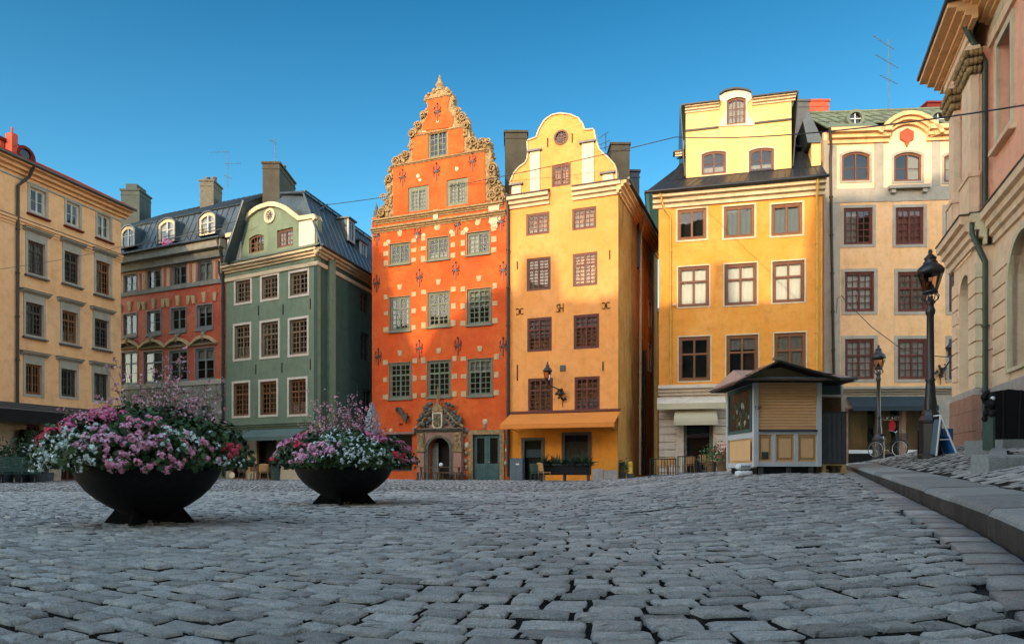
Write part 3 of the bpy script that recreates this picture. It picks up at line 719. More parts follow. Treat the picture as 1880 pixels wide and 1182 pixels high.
ux, uy = f1.u(14, 1.4), f1.u(25, 1.4); zt = f1.z(20, 247, 1.4); mb.box(f1, ux, uy, 1.1, 1.55, zE, zt, 'redlead'); mb.tube([f1.w((ux + uy) / 2, 1.3, zt), f1.w((ux + uy) / 2, 1.3, zt + .35)], .05, 'redlead', 6); mb.build('chimney', B1)
# shop front: pale grooved ground floor and long dark canopy
mb = MB(); H = []
for k, (xa, xb, ya) in enumerate([(48, 72, 779), (112, 140, 786), (-60, -20, 770), (168, 190, 790)]):
    u_a, u_b = f1.u(xa, .1), f1.u(xb, .1); H.append([(u_a, -.2), (u_b, -.2), (u_b, f1.z((xa + xb) / 2, ya, .1)), (u_a, f1.z((xa + xb) / 2, ya, .1))])
zg = zG - .25
mb.wall(f1, [(u0, -.4), (uE - .02, -.4), (uE - .02, zg), (u0, zg)], H, .1, .3, 'ochre_low')
z = .3
while z < zg - .1:
    for ua, ub in ((u0, H[2][0][0] - .01), (H[2][1][0] + .01, H[0][0][0] - .01), (H[0][1][0] + .01, H[1][0][0] - .01), (H[1][1][0] + .01, H[3][0][0] - .01), (H[3][1][0] + .01, uE - .05)):
        mb.box(f1, ua, ub, .07, .1, z, z + .34, 'ochre_low')
    z += .38
mb.build('ground_floor', B1)
for h in H:
    mb = MB(); a0, a1 = h[0][0], h[1][0]; zt = h[2][1]
    mb.ring(f1, [(a0, -.1), (a1, -.1), (a1, zt), (a0, zt)], [(a0 + .12, .1), (a1 - .12, .1), (a1 - .12, zt - .12), (a0 + .12, zt - .12)], .2, .3, 'winred'); mb.box(f1, (a0 + a1) / 2 - .05, (a0 + a1) / 2 + .05, .2, .29, 0, zt - .1, 'winred')
    mb.box(f1, a0, a1, .31, .36, -.2, zt, 'interior'); dd = mb.build('door', B1)
    p = MB(); p.quad(f1.w(a0 + .1, .25, .9), f1.w(a1 - .1, .25, .9), f1.w(a1 - .1, .25, zt - .1), f1.w(a0 + .1, .25, zt - .1), 'glass'); p.build('pane', dd)
mb = MB(); z0 = zG
mb.slab([f1.w(u0, -1.5, z0 - .42), f1.w(uE + .1, -1.5, z0 - .42), f1.w(uE + .1, .05, z0 + .08), f1.w(u0, .05, z0 + .08)], .08, 'rooflead')
for k in range(1, 4): t = k / 4; mb.tube([f1.w(u0, -1.5 + 1.55 * t, z0 - .42 + .5 * t + .03), f1.w(uE + .1, -1.5 + 1.55 * t, z0 - .42 + .5 * t + .03)], .03, 'rooflead', 4)
mb.box(f1, u0, uE + .1, -1.52, -1.44, z0 - 1.0, z0 - .43, 'black'); mb.box(f1, u0, uE + .1, -1.43, .06, z0 - .62, z0 - .55, 'black'); mb.build('canopy', B1)
downpipe(B1, [f1.w(f1.u(46), -.6, zE - .1), f1.w(f1.u(44), -.35, zE - .6), f1.w(f1.u(30), -.12, zE - 1.2), f1.w(f1.u(29), -.12, zG)], .07, 'pipe')

# ---------------------------------------------------------------- 2. dark red house with mansard roof
f2 = Frame.px(222, 45.9, 415, 42.1)
B2 = thing('red_house', 'dark red house with blue-black mansard roof between the ochre and green houses', 'house', f2.w(f2.L / 2, 0, 0))
H = []; uL, uR = -1.6, f2.L - .02
zE2 = f2.z(320, 459)
rows = [([(227.5, 250.6, 504, 536), (270, 295, 495, 530), (316, 342, 487, 524), (362.7, 389.5, 480, 517)], 0),
        ([(227, 251, 576, 615), (270, 295, 571, 611), (314, 341, 565.5, 606), (361.6, 389.5, 560, 601)], 1),
        ([(224, 252, 646, 705), (264, 298, 645, 702), (311, 344, 643, 700), (359, 393, 639, 697)], 2),
        ([(232, 252, 752, 800), (281, 301, 750, 795), (320, 342, 748, 790), (365, 388, 745, 783)], 3)]
for row, k in rows:
    for c_, (x0, x1, y0, y1) in enumerate(row):
        W = window(f2, B2, H, x0, x1, y0, y1, 'winblue', 2, 1, (2,) if k in (0, 1, 3) else (1, 2), tr=.35 if k == 2 else None, sur=(.07, 'winblue', .03) if k < 3 else None, cur=[None, 'full', 'utop', None, 'sides', 'utop', 'full'][(k * 3 + c_ * 2) % 7], d=.08)
        u0, u1, z0, z1 = W['uz']; um = (u0 + u1) / 2
        if k == 1:
            for t, hh in ((-.62, .5), (0, .62), (.62, .5)):
                mb = MB(); a = um + t * (u1 - u0 + .35) * .82; mb.add([f2.w(a - .1 + t * .1, -.07, z1 + .16), f2.w(a + .1 + t * .1, -.07, z1 + .16), f2.w(a + .17 + t * .2, -.10, z1 + .2 + hh), f2.w(a - .17 + t * .2, -.10, z1 + .2 + hh), f2.w(a - .1 + t * .1, .02, z1 + .16), f2.w(a + .1 + t * .1, .02, z1 + .16), f2.w(a + .17 + t * .2, .02, z1 + .2 + hh), f2.w(a - .17 + t * .2, .02, z1 + .2 + hh)], [(0, 1, 2, 3), (0, 4, 5, 1), (1, 5, 6, 2), (2, 6, 7, 3), (3, 7, 4, 0)], 'palestone'); mb.build('keystone', W)
            mb = MB(); mb.sweep(f2, [(.0, z0 - .12), (-.08, z0 - .12), (-.1, z0 - .2), (0, z0 - .26)], u0 - .1, u1 + .1, 'winblue'); mb.prism(f2, [(um - .35, z0 - .2), (um, z0 - .42), (um + .35, z0 - .2)], -.07, .01, 'winblue'); mb.build('apron', W)
        if k == 2:
            mb = MB(); w_ = (u1 - u0) / 2 + .35; zb = z1 + .28; cornice(mb, f2, um - w_, um + w_, zb, .14, .16, 'sandstone', 2)
            for s in (-1, 1):
                pts = []
                for i in range(9): t = i / 8; pts.append((um + s * w_ * (1 - t * .93), zb + .02 + .5 * math.sin(t * math.pi * .5)))
                for i in range(8, -1, -1): t = i / 8; pts.append((um + s * w_ * (1 - t * .93) * .97, zb - .1 + .42 * math.sin(t * math.pi * .5)))
                mb.prism(f2, pts, -.24, .0, 'palestone')
            mb.prism(f2, [(um - w_ + .1, zb), (um + w_ - .1, zb), (um, zb + .45)], -.03, .01, 'darkstone')
            mb.ball(f2.w(um, -.16, zb + .45), .17, 'sandstone', 8, 5, (1, 1, 1.7)); mb.build('pediment', W)
zf = f2.z(318, 528); zst = f2.z(320, 703)
Hup = [h for h in H if h[0][1] > zf - .2]; Hmid = [h for h in H if zst - .3 < h[0][1] <= zf - .2 and h[2][1] < zf]; Hlow = [h for h in H if h[2][1] < zst]
mb = MB(); mb.wall(f2, [(uL, zf), (uR, zf), (uR, zE2), (uL, zE2)], Hup, 0, .24, 'pinkfrieze')
mb.wall(f2, [(uL, zst), (uR, zst), (uR, zf), (uL, zf)], Hmid, 0.002, .24, 'redwall')
backbox(mb, f2, uL, uR, .98, 9, -.4, zE2, 'redwall'); mb.box(f2, uR - .2, uR, .25, .979, -.4, zE2, 'redwall'); mb.build('wall', B2)
mb = MB(); mb.wall(f2, [(uL, -.4), (uR, -.4), (uR, zst), (uL, zst)], Hlow, -.03, .27, 'fieldgrey')
z = .4; r_ = 0
while z < zst - .6:
    u = uL + (r_ % 2) * .5
    while u < uR - .9:
        if not any(u < h[1][0] + .08 and u + .95 > h[0][0] - .08 and z < h[2][1] + .1 and z + .45 > h[0][1] - .1 for h in Hlow): mb.box(f2, u, u + .95, -.075 - .02 * random.random(), -.03, z, z + .42, 'fieldgrey')
        u += 1.0
    z += .47; r_ += 1
mb.box(f2, uL, uR, -.14, -.03, zst - .25, zst + .06, 'greytrim'); mb.build('ground_floor', B2)
mb = MB(); mb.box(f2, uL, uR, -.10, 0, zf - .16, zf + .12, 'fieldgrey'); cornice(mb, f2, uL, uR + .1, zE2 + .02, 1.0, .55, 'fieldgrey', 2)
for i in range(5):  # painted fret panels of the frieze
    a = [h[1][0] for h in Hup] ; 
for h in Hup:
    ua = h[1][0] + .2; ub = min(ua + .95, uR - .08)
    zc0, zc1 = h[0][1] + .05, h[2][1] - .05
    for q in range(3):
        u = ua + .12 + q * .28
        if u + .1 < ub: mb.ring(f2, [(u, zc0), (u + .2, zc0), (u + .2, zc1), (u, zc1)], [(u + .06, zc0 + .06), (u + .14, zc0 + .06), (u + .14, zc1 - .06), (u + .06, zc1 - .06)], -.03, .0, 'cream' if q % 2 else 'redwall')
mb.build('frieze', B2)
# mansard
mb = MB(); zk = 17.75; zr = 20.25; kin = 1.25; rin = 5.2
mb.seams(f2.w(uL, -.62, zE2 + .04), f2.w(uR + .1, -.62, zE2 + .04), f2.w(uR + .1, .35, zE2 + .55), f2.w(uL, .35, zE2 + .55), 14, 'roof')
mb.seams(f2.w(uL, .33, zE2 + .53), f2.w(uR + .1, .33, zE2 + .53), f2.w(uR + .1, kin, zk), f2.w(uL, kin, zk), 22, 'roof')
mb.seams(f2.w(uL - .3, kin - .12, zk + .02), f2.w(uR + .4, kin - .12, zk + .02), f2.w(uR + .4, rin, zr), f2.w(uL - .3, rin, zr), 24, 'roof')
mb.seams(f2.w(uR + .4, 10.2, zk), f2.w(uL - .3, 10.2, zk), f2.w(uL - .3, rin, zr), f2.w(uR + .4, rin, zr), 10, 'roof')
mb.add([f2.w(uR + .38, d, z) for d, z in ((kin, zE2), (kin, zk), (rin, zr - .05), (10, zk), (9, zE2))], [(0, 1, 2, 3, 4)], 'rooflead')
mb.tube([f2.w(uL, -.66, zE2 + .06), f2.w(uR + .15, -.66, zE2 + .06)], .08, 'roof', 8)
mb.tube([f2.w(uL, -.1, zE2 + .75), f2.w(uR, -.1, zE2 + .75)], .03, 'rooflead', 6)
for i in range(8): u = uL + .6 + i * (uR - uL - 1) / 7; mb.tube([f2.w(u, -.1, zE2 + .75), f2.w(u, .2, zE2 + .48)], .02, 'rooflead', 4)
RF2 = mb.build('roof', B2)
for k, (x0, x1, y0, y1) in enumerate([(222, 248, 415, 455), (291, 322, 402, 446), (366, 396, 390, 432)]):
    fd = f2.shift(.18); a, b = f2.u(x0, .18), f2.u(x1, .18); zb, zt = f2.z((x0 + x1) / 2, y1, .18), f2.z((x0 + x1) / 2, y0, .18)
    mb = MB(); out = shape(a, b, zb, zt, .32); I = shape(a + .16, b - .16, zb + .12, zt - .22, .22)
    mb.ring(fd, out, I, 0, .12, 'cream'); k_ = len(out); q = [fd.w(u, dd, z) for dd in (.12, 1.6) for u, z in out]
    mb.add(q, [(i, i + 1, i + 1 + k_, i + k_) for i in range(1, k_ - 1)] + [(0, k_, 2 * k_ - 1, k_ - 1) if 0 else (k_ - 1, 0, k_, 2 * k_ - 1)], 'roof')
    mb.ring(fd, shape(a - .08, b + .08, zb, zt + .08, .36), out, -.08, 1.5, 'roof')
    um = (a + b) / 2; mb.box(fd, um - .05, um + .05, .02, .09, zb + .1, zt - .22, 'winwhite'); mb.box(fd, a + .15, b - .15, .03, .08, (zb + zt) / 2 + .05, (zb + zt) / 2 + .1, 'winwhite')
    mb.box(fd, a + .1, b - .1, .5, .55, zb, zt - .1, 'interior'); D = mb.build('dormer', B2)
    p = MB(); p.add([fd.w(u, .06, z) for u, z in I], [tuple(range(len(I)))], 'glass'); p.build('pane', D)
    c = MB()
    if k: 
        for s0, s1 in ((a + .16, um - .1), (um + .15, b - .16)): c.quad(fd.w(s0, .15, zb + .1), fd.w(s1, .15, zb + .1), fd.w(s1, .15, zt - .25), fd.w(s0, .15, zt - .25), 'curtain')
        c.build('curtain', D)
t = thing('geranium_box', 'bunch of red flowers hanging below the middle roof window of the red house', 'flowers', f2.w(f2.u(307), 0, 15.6))
mb = MB(); 
for i in range(120): c = f2.w(f2.u(307) + random.gauss(0, .18), .0 + random.uniform(-.2, .1), f2.z(307, 446) + random.gauss(-.15, .15)); mb.ball(c, random.uniform(.05, .09), 'p_mag', 5, 3)
mb.build('blossom', t)
mb = MB()
for i in range(60): c = f2.w(f2.u(307) + random.gauss(0, .2), random.uniform(-.1, .1), f2.z(307, 446) + random.gauss(-.25, .12)); mb.ball(c, random.uniform(.05, .09), 'leaf', 4, 3)
mb.build('foliage', t)
def chimney(name_parent, x0, x1, ytop, ybot, Y, depth, m, cap=.12, pots=0, sidew=None, label=None, steps=None):
    a, b = P(x0, HY, Y), P(x1, HY, Y); fr = Frame((a.x, a.y), (b.x, b.y)); zt = P(0, ytop, Y).z; zb = P(0, ybot, Y).z - 3.0
    mb = MB(); mb.box(fr, 0, fr.L, 0, depth, zb, zt - cap, m); mb.box(fr, -.07, fr.L + .07, -.07, depth + .07, zt - cap, zt, m)
    for k in (.12,): mb.box(fr, -.03, fr.L + .03, -.03, depth + .03, zt - cap - .35, zt - cap - .27, m)
    if steps:
        for (ex, h) in steps: mb.box(fr, fr.L * ex, fr.L * (1 - ex), depth * .1, depth * .9, zt, zt + h, m)
    for i in range(pots): u = fr.L * (i + .5) / pots; mb.lathe(fr.w(u, depth / 2, zt), [(.14, 0), (.17, .05), (.15, .35), (.19, .38), (.19, .45), (.1, .45)], 'darkstone', 10)
    o = mb.build('chimney', name_parent)
    if label: o['label'] = label
    return fr, zt
chimney(B2, 222, 256, 347, 400, 50, 1.6, 'chimneyg', steps=[(.2, .45)])
chimney(B2, 367, 392, 330, 360, 48, 1.4, 'darkstone', pots=2)

# ---------------------------------------------------------------- 3. green corner house
f3 = Frame.px(415, 42.1, 583, 38.5)
cr = f3.w(f3.L, 0, 0); sd = Vector((.26, .9656)).normalized()
f3s = Frame((cr.x, cr.y), (cr.x + sd.x * 12, cr.y + sd.y * 12))
B3 = thing('green_house', 'green house with rounded gable, medallion and white framed windows', 'house', f3.w(f3.L, 0, 0))
H = []
rows = [[(433, 460, 515, 555), (481, 510, 507, 548), (533, 565, 499.5, 541)], [(431, 459, 597, 658), (480, 511, 591, 654), (532, 564, 586, 650)], [(429, 457, 703, 763), (478, 508, 700, 761), (531, 562, 696, 760)]]
for r_, row in enumerate(rows):
    for c_, (x0, x1, y0, y1) in enumerate(row):
        window(f3, B3, H, x0, x1, y0, y1, 'wintan' if r_ < 2 else 'winbrown', 2, 2, (4,) if r_ == 0 else (2, 4), tr=None if r_ == 0 else .33, fw=.09, sur=(.14, 'white', .035), cur=[None, 'low', None, 'sides', None][(r_ + c_ * 2) % 5], mw=.04)
zc3 = f3.z(500, 474); zlow = f3.z(500, 778)
mb = MB(); mb.wall(f3, [(0, zlow), (f3.L, zlow), (f3.L, zc3), (0, zc3)], H, 0, .24, 'green')
# gable field
def gp(x, y): return f3.uz(x, y)
GH = []
window(f3, B3, GH, 457, 484, 431, 463, 'winrust', 2, 2, (3,), rise=.15, fw=.1, mw=.04)
window(f3, B3, GH, 508.6, 537.6, 420, 453, 'winrust', 2, 2, (3,), rise=.0, fw=.1, cur='full', mw=.04)
gout = [(417, 486), (417, 430), (432, 427), (438, 425), (445.7, 407), (454, 395), (463.5, 387), (473, 380), (484, 375.6), (496, 372), (508, 372), (520, 375.5), (530, 381), (542, 390), (552, 398), (565, 396), (579, 394), (582.7, 402), (582.7, 458)]
go = [gp(*p) for p in gout]; mb.wall(f3, go[::-1], GH, .01, .35, 'green')
mb.add([f3.w(u, .36, z) for u, z in go], [tuple(range(len(go)))], 'green')
mb.box(f3, 0.02, f3.L, .98, 1.5, -.4, zc3, 'green'); mb.build('wall', B3)
mb = MB()  # coping and white piers
n = len(go)
cop = go[1:-1]; inn = []
um0 = (cop[0][0] + cop[-1][0]) / 2
for i, (u, z) in enumerate(cop):
    a = cop[max(i - 1, 0)]; b = cop[min(i + 1, len(cop) - 1)]; dx, dz = b[0] - a[0], b[1] - a[1]; l = math.hypot(dx, dz); inn.append((u + dz / l * .26, z - dx / l * .26))
k = len(cop)
for i in range(k - 1):
    q = [f3.w(*(x[0], dd, x[1])) for dd in (-.16, .42) for x in (cop[i], cop[i + 1], inn[i + 1], inn[i])]
    mb.add(q, [(0, 1, 2, 3), (4, 5, 6, 7), (0, 4, 5, 1), (2, 6, 7, 3), (0, 3, 7, 4), (1, 2, 6, 5)], 'cream')
for xa, xb, yt in ((419, 443, 438), (550, 579, 405)):
    ua, ub = f3.u(xa), f3.u(xb); mb.box(f3, ua, ub, -.06, .01, zc3 - .02, f3.z((xa + xb) / 2, yt), 'white')
u_, z_ = gp(496, 396.5)
circ = lambda r: [(u_ + r * math.cos(a), z_ + r * math.sin(a)) for a in np.linspace(0, 2 * math.pi, 24, endpoint=False)]
mb.build('gable_coping', B3)
mb = MB(); mb.ring(f3, circ(.45), circ(.31), -.08, .02, 'cream'); mb.prism(f3, circ(.32), -.03, .0, 'greytrim')
for i in range(8): a = i * math.pi / 4; mb.tube([f3.w(u_ + .06 * math.cos(a), -.05, z_ + .06 * math.sin(a)), f3.w(u_ + .24 * math.cos(a + .3), -.05, z_ + .24 * math.sin(a + .3))], .025, 'darkstone', 5)
mb.build('medallion', B3)
# side wall toward the alley
HS = []
for (x0, x1, y0, y1) in [(661, 676, 538, 575), (662, 677, 612, 664), (666, 681, 715, 760)]:
    window(f3s, B3, HS, x0, x1, y0, y1, 'windark', 2, 2, (3,), fw=.07)
mb = MB(); zc3s = zc3; mb.wall(f3s, [(0.0, -.4), (12, -.4), (12, zc3s), (0.0, zc3s)], HS, 0, .24, 'greenshade'); mb.box(f3s, 1.4, 12, .99, 1.4, -.4, zc3s - .1, 'greenshade'); mb.build('side_wall', B3)
mb = MB(); cornice(mb, f3, -.05, f3.L + .25, zc3 + .0, .42, .42, 'cream', 3); mb.sweep(f3, [(.0, zc3 - .95), (-.09, zc3 - .93), (-.11, zc3 - .72), (0, zc3 - .70)], 0, f3.L + .1, 'cream')
mb.slab([f3.w(-.1, -.5, zc3 + .03), f3.w(f3.L + .45, -.5, zc3 + .03), f3.w(f3.L + .45, .0, zc3 + .38), f3.w(-.1, 0, zc3 + .38)], .03, 'copper')
cornice(mb, f3s, -.38, 12, zc3 - .002, .42, .5, 'cream', 3); mb.sweep(f3s, [(.0, zc3 - .95), (-.09, zc3 - .93), (-.11, zc3 - .72), (0, zc3 - .70)], -.08, 12, 'cream'); mb.build('cornice', B3)
# roof
mb = MB(); zt = 16.9
mb.seams(f3s.w(-.5, -.55, zc3 + .03), f3s.w(12, -.55, zc3 + .03), f3s.w(12, 1.25, zt), f3s.w(.5, 1.25, zt), 20, 'roof')
mb.seams(f3s.w(.4, 1.15, zt + .02), f3s.w(12, 1.15, zt + .02), f3s.w(12, 4.2, zt + 1.1), f3s.w(2.5, 4.2, zt + 1.1), 14, 'roof')
mb.box(f3, .1, f3.L - 1.4, .75, 1.9, zc3, zt - 1.2, 'roof')
mb.seams(f3.w(0, .75, zt - 1.2), f3.w(f3.L - 1.3, .75, zt - 1.2), f3.w(f3.L - 1.3, 2.2, zt), f3.w(0.3, 2.2, zt), 8, 'roof')
mb.seams(f3s.w(12, 9, zc3), f3s.w(.5, 6.8, zc3), f3s.w(.5, 5.4, zt), f3s.w(12, 5.4, zt), 8, 'roof')
hull(mb, [f3.w(.15, 1.3, zc3), f3.w(.25, 2.0, zt - .25), f3s.w(.5, .3, zc3), f3s.w(.85, 1.3, zt - .08), f3s.w(2.6, 4.0, zt + .95), f3s.w(12, 4.2, zt + 1.0), f3s.w(12, 1.3, zt - .08), f3s.w(12, .4, zc3), f3s.w(12, 7.5, zc3), f3s.w(12, 7, zt - .3)], 'roof')
mb.tube([f3s.w(-.5, -.6, zc3 + .05), f3s.w(12, -.6, zc3 + .05)], .07, 'roof', 8)
mb.tube([f3s.w(.4, 1.1, zt + .08), f3s.w(12, 1.1, zt + .08)], .06, 'rooflead', 6); mb.build('roof', B3)
for (x0, x1, y0, y1) in [(640, 652, 405, 445), (662, 674, 446, 492)]:
    fd = f3s.shift(.15); a, b = f3s.u(x0, .15), f3s.u(x1, .15); zb, zt_ = f3s.z((x0 + x1) / 2, y1, .15), f3s.z((x0 + x1) / 2, y0, .15)
    mb = MB(); mb.ring(fd, shape(a, b, zb, zt_), shape(a + .15, b - .15, zb + .1, zt_ - .15), 0, .1, 'winwhite'); mb.box(fd, a, b, .1, 1.5, zb, zt_, 'roof'); mb.box(fd, a - .1, b + .1, -.1, 1.6, zt_, zt_ + .1, 'roof')
    mb.box(fd, (a + b) / 2 - .04, (a + b) / 2 + .04, .03, .09, zb, zt_, 'winwhite'); D = mb.build('dormer', B3); p = MB(); p.quad(fd.w(a + .1, .05, zb), fd.w(b - .1, .05, zb), fd.w(b - .1, .05, zt_ - .1), fd.w(a + .1, .05, zt_ - .1), 'glass'); p.build('pane', D)
frc, ztc = chimney(B3, 482, 513, 297, 380, 43.5, 3.2, 'chimney', pots=2)
# anchors (plain iron bars) in the wall
for x, y in [(475, 570), (520, 568), (570, 558), (470, 678), (518, 675), (570, 669)]:
    mb = MB(); u, z = f3.uz(x, y); mb.box(f3, u - .03, u + .03, -.04, 0, z - .3, z + .3, 'iron'); mb.build('wall_anchor', B3)
# shop front and slate awnings
mb = MB(); zs = f3.z(500, 797, -.0); Hs = []
for xa, xb in ((424, 454), (471, 508)): Hs.append([(f3.u(xa), -.2), (f3.u(xb), -.2), (f3.u(xb), f3.z(450, 800)), (f3.u(xa), f3.z(450, 800))])
mb.wall(f3, [(0, -.4), (f3.L, -.4), (f3.L, zlow), (0, zlow)], Hs + [[(f3.u(524), 1.0), (f3.u(560), 1.0), (f3.u(560), f3.z(450, 800)), (f3.u(524), f3.z(450, 800))]], 0, .3, 'cream'); mb.build('shop_wall', B3)
for h in Hs + [[(f3.u(524), 1.0), (f3.u(560), 1.0), (f3.u(560), f3.z(450, 800)), (f3.u(524), f3.z(450, 800))]]:
    mb = MB(); a0, a1, zb, z1 = h[0][0], h[1][0], h[0][1], h[2][1]; mb.ring(f3, shape(a0, a1, zb, z1), shape(a0 + .14, a1 - .14, zb + .3, z1 - .14), .05, .14, 'winrust'); mb.box(f3, a0, a1, .35, .4, zb, z1, 'interior'); D = mb.build('shop_door', B3)
    p = MB(); p.quad(f3.w(a0 + .1, .1, zb + .2), f3.w(a1 - .1, .1, zb + .2), f3.w(a1 - .1, .1, z1 - .1), f3.w(a0 + .1, .1, z1 - .1), 'glass'); p.build('pane', D)
mb = MB(); cornice(mb, f3, -.1, f3.L + .1, zlow + .1, .5, .35, 'green', 4); mb.build('shop_cornice', B3)
for xa, xb in ((412, 463), (466, 570)):
    mb = MB(); za, zb_ = f3.z(490, 785), f3.z(490, 793); a, b = f3.u(xa), f3.u(xb)
    mb.slab([f3.w(a, -1.35, za - .62), f3.w(b, -1.35, za - .62), f3.w(b, -.2, za - .1), f3.w(a, -.2, za - .1)], .03, 'awngreen'); mb.quad(f3.w(a, -1.35, za - .84), f3.w(b, -1.35, za - .84), f3.w(b, -1.35, za - .62), f3.w(a, -1.35, za - .62), 'awngreen'); mb.build('awning', B3)
downpipe(B3, [f3.w(-.1, -.45, zc3 + .3), f3.w(-.25, -.3, zc3 - .3), f3.w(-.12, -.12, zc3 - 1.2), f3.w(-.12, -.12, .2)], .08, 'pipegreen')
downpipe(B2, [f2.w(uR - .1, -.6, zE2), f2.w(uR - .05, -.35, zE2 - .9), f2.w(uR - .12, -.14, zE2 - 1.6), f2.w(uR - .12, -.14, .2)], .09, 'pipe')
# ---------------------------------------------------------------- 4. orange-red house with stepped scroll gable
f4 = Frame.px(683, 41.0, 935, 37.9)
B4 = thing('orange_house', 'tall orange-red house with carved sandstone scroll gable and portal', 'house', f4.w(f4.L / 2, 0, 0))
H = []; G4 = []
rows = [[(716, 752.5, 447, 484), (785, 824, 436, 476), (858, 899, 426, 466)], [(716, 752.5, 545, 607), (785.5, 825, 536, 599), (858, 901, 530, 595)], [(715, 754.6, 666, 731), (785, 827, 662, 728), (859, 903.7, 658.6, 725.6)]]
def blocks(W, n=3, top=True):
    u0, u1, z0, z1 = W['uz']; mb = MB(); um = (u0 + u1) / 2
    for i in range(n):
        z = z0 + .12 + (z1 - z0 - .05) * i / max(1, n - 1)
        for s in (-1, 1):
            u = (u0 if s < 0 else u1) + s * .27; a, b = .15 * random.uniform(.85, 1.15), .15 * random.uniform(.85, 1.15); sk = random.uniform(-.03, .03)
            mb = MB(); mb.prism(f4, [(u - a, z - b + sk), (u + a, z - b), (u + a + sk, z + b), (u - a, z + b - sk)], -.035, .01, 'palestone'); mb.build('stone_block', W)
    mb = MB()
    if top: mb.prism(f4, [(um - .1, z1 + .42), (um + .1, z1 + .42), (um + .17, z1 + .74), (um - .17, z1 + .74)], -.035, .01, 'palestone')
    if top: mb.build('stone_block', W)
for r_, row in enumerate(rows):
    for c_, (x0, x1, y0, y1) in enumerate(row):
        W = window(f4, B4, H, x0, x1, y0, y1, 'wingreen', 2, 2, (4,) if r_ == 0 else (2, 4), tr=None if r_ == 0 else .33, fw=.10, sur=(.035, 'wingreen', .03), sill=('wingreen', .1), cur=[None, 'low', 'left', 'sides', None, 'top', None, None, 'utop'][r_ * 3 + c_], mw=.04, d=.06); blocks(W, 3)
W = window(f4, B4, G4, 749, 787, 342, 391, 'wingreen', 2, 2, (5,), fw=.22, cur='full', mw=.04, d=.06, d0=-.05); blocks(W, 2, True)
W = window(f4, B4, G4, 820, 859, 328, 378, 'wingreen', 2, 2, (5,), fw=.22, cur='full', mw=.04, d=.06, d0=-.05); blocks(W, 2, True)
W = window(f4, B4, G4, 786, 822, 240, 289, 'wingreen', 2, 2, (4,), fw=.10, mw=.04, d=.06, d0=-.05); blocks(W, 2, False)
q4 = lambda L_: [f4.uz(x, y) for x, y in L_]
zm = f4.z(809, 409)   # main cornice line
portal = f4.uz(789.5, 865)[0], f4.uz(828.6, 865)[0]
DH = [(f4.u(869), f4.u(918.5), f4.z(893, 797.5)), (f4.u(711), f4.u(757), f4.z(734, 797))]
ph = shape(portal[0], portal[1], -.25, f4.z(809, 803), .75, 12)
openings = [ph, [(DH[0][0], -.25), (DH[0][1], -.25), (DH[0][1], DH[0][2]), (DH[0][0], DH[0][2])], [(DH[1][0], .5), (DH[1][1], .5), (DH[1][1], DH[1][2]), (DH[1][0], DH[1][2])]]
mb = MB(); mb.wall(f4, [(0, -.4), (f4.L, -.4), (f4.L, zm + .9), (0, zm + .9)], H + openings, 0, .24, 'orange')
mb.box(f4, .02, f4.L - .02, .98, 9, -.4, zm - .4, 'orange'); mb.box(f4, 0, .2, .241, .979, -.4, zm, 'orange'); mb.box(f4, f4.L - .2, f4.L, .241, .979, -.4, zm, 'orange'); mb.build('wall', B4)
outl = [(692, 403), (692, 398), (694, 385), (703, 382), (709, 372), (713, 358), (708, 343), (709, 331), (716, 322), (714, 312), (722, 304), (718, 296), (722, 290), (731, 289), (738, 284), (746, 279), (752, 277), (749, 268), (752, 258), (753, 246), (758, 236), (766, 229), (773, 220), (777, 210), (783, 202), (785, 194), (780, 184), (785, 175), (793, 169), (800, 166), (809, 166), (818, 163), (828, 170), (833, 178), (831, 190), (838, 200), (845, 209), (853, 214), (859, 222), (861, 236), (863, 250), (872, 256), (882, 260), (890, 254), (897, 259), (899, 270), (903, 284), (900, 296), (908, 303), (911, 314), (908, 324), (916, 334), (921, 344), (926, 356), (927, 372)]
mb = MB(); mb.wall(f4, q4(outl)[::-1], G4, .0, .5, 'sandstone'); mb.box(f4, f4.u(724), f4.u(888), .98, 1.1, f4.z(800, 395), f4.z(806, 300), 'sandstone')
go = q4(outl)
def scroll(cx, cy, r, s=1, turns=1.6):
    u, z = f4.uz(cx, cy); pts = []
    for i in range(22): t = i / 21; a = t * turns * 2 * math.pi; rr = r * (1 - t * .8); pts.append(f4.w(u + s * rr * math.cos(a), -.10 - .08 * t, z + rr * math.sin(a)))
    mb.tube(pts, .055, 'sandstone', 6, .035)
for i in range(len(go) - 1):
    a, b = go[i], go[i + 1]; l = math.hypot(b[0] - a[0], b[1] - a[1]); n = max(1, int(l / .11))
    for k in range(n):
        t = (k + random.random() * .6) / n; r = random.uniform(.06, .15)
        mb.ball(f4.w(a[0] + (b[0] - a[0]) * t, random.uniform(-.05, .5), a[1] + (b[1] - a[1]) * t), r, 'sandstone', 6, 4, (1, 1, random.uniform(.7, 1.3)))
for cx, cy, r, s in [(702, 392, .32, 1), (706, 364, .25, -1), (715, 330, .25, 1), (728, 298, .3, 1), (745, 286, .25, -1), (758, 248, .28, 1), (768, 232, .25, -1), (778, 212, .2, 1), (850, 217, .3, -1), (842, 206, .2, 1), (857, 232, .25, 1), (870, 262, .3, -1), (885, 264, .28, 1), (897, 262, .2, -1), (905, 310, .3, 1), (904, 335, .3, -1), (915, 352, .3, 1), (905, 360, .3, -1), (922, 366, .2, 1)]: scroll(cx, cy, r, s)
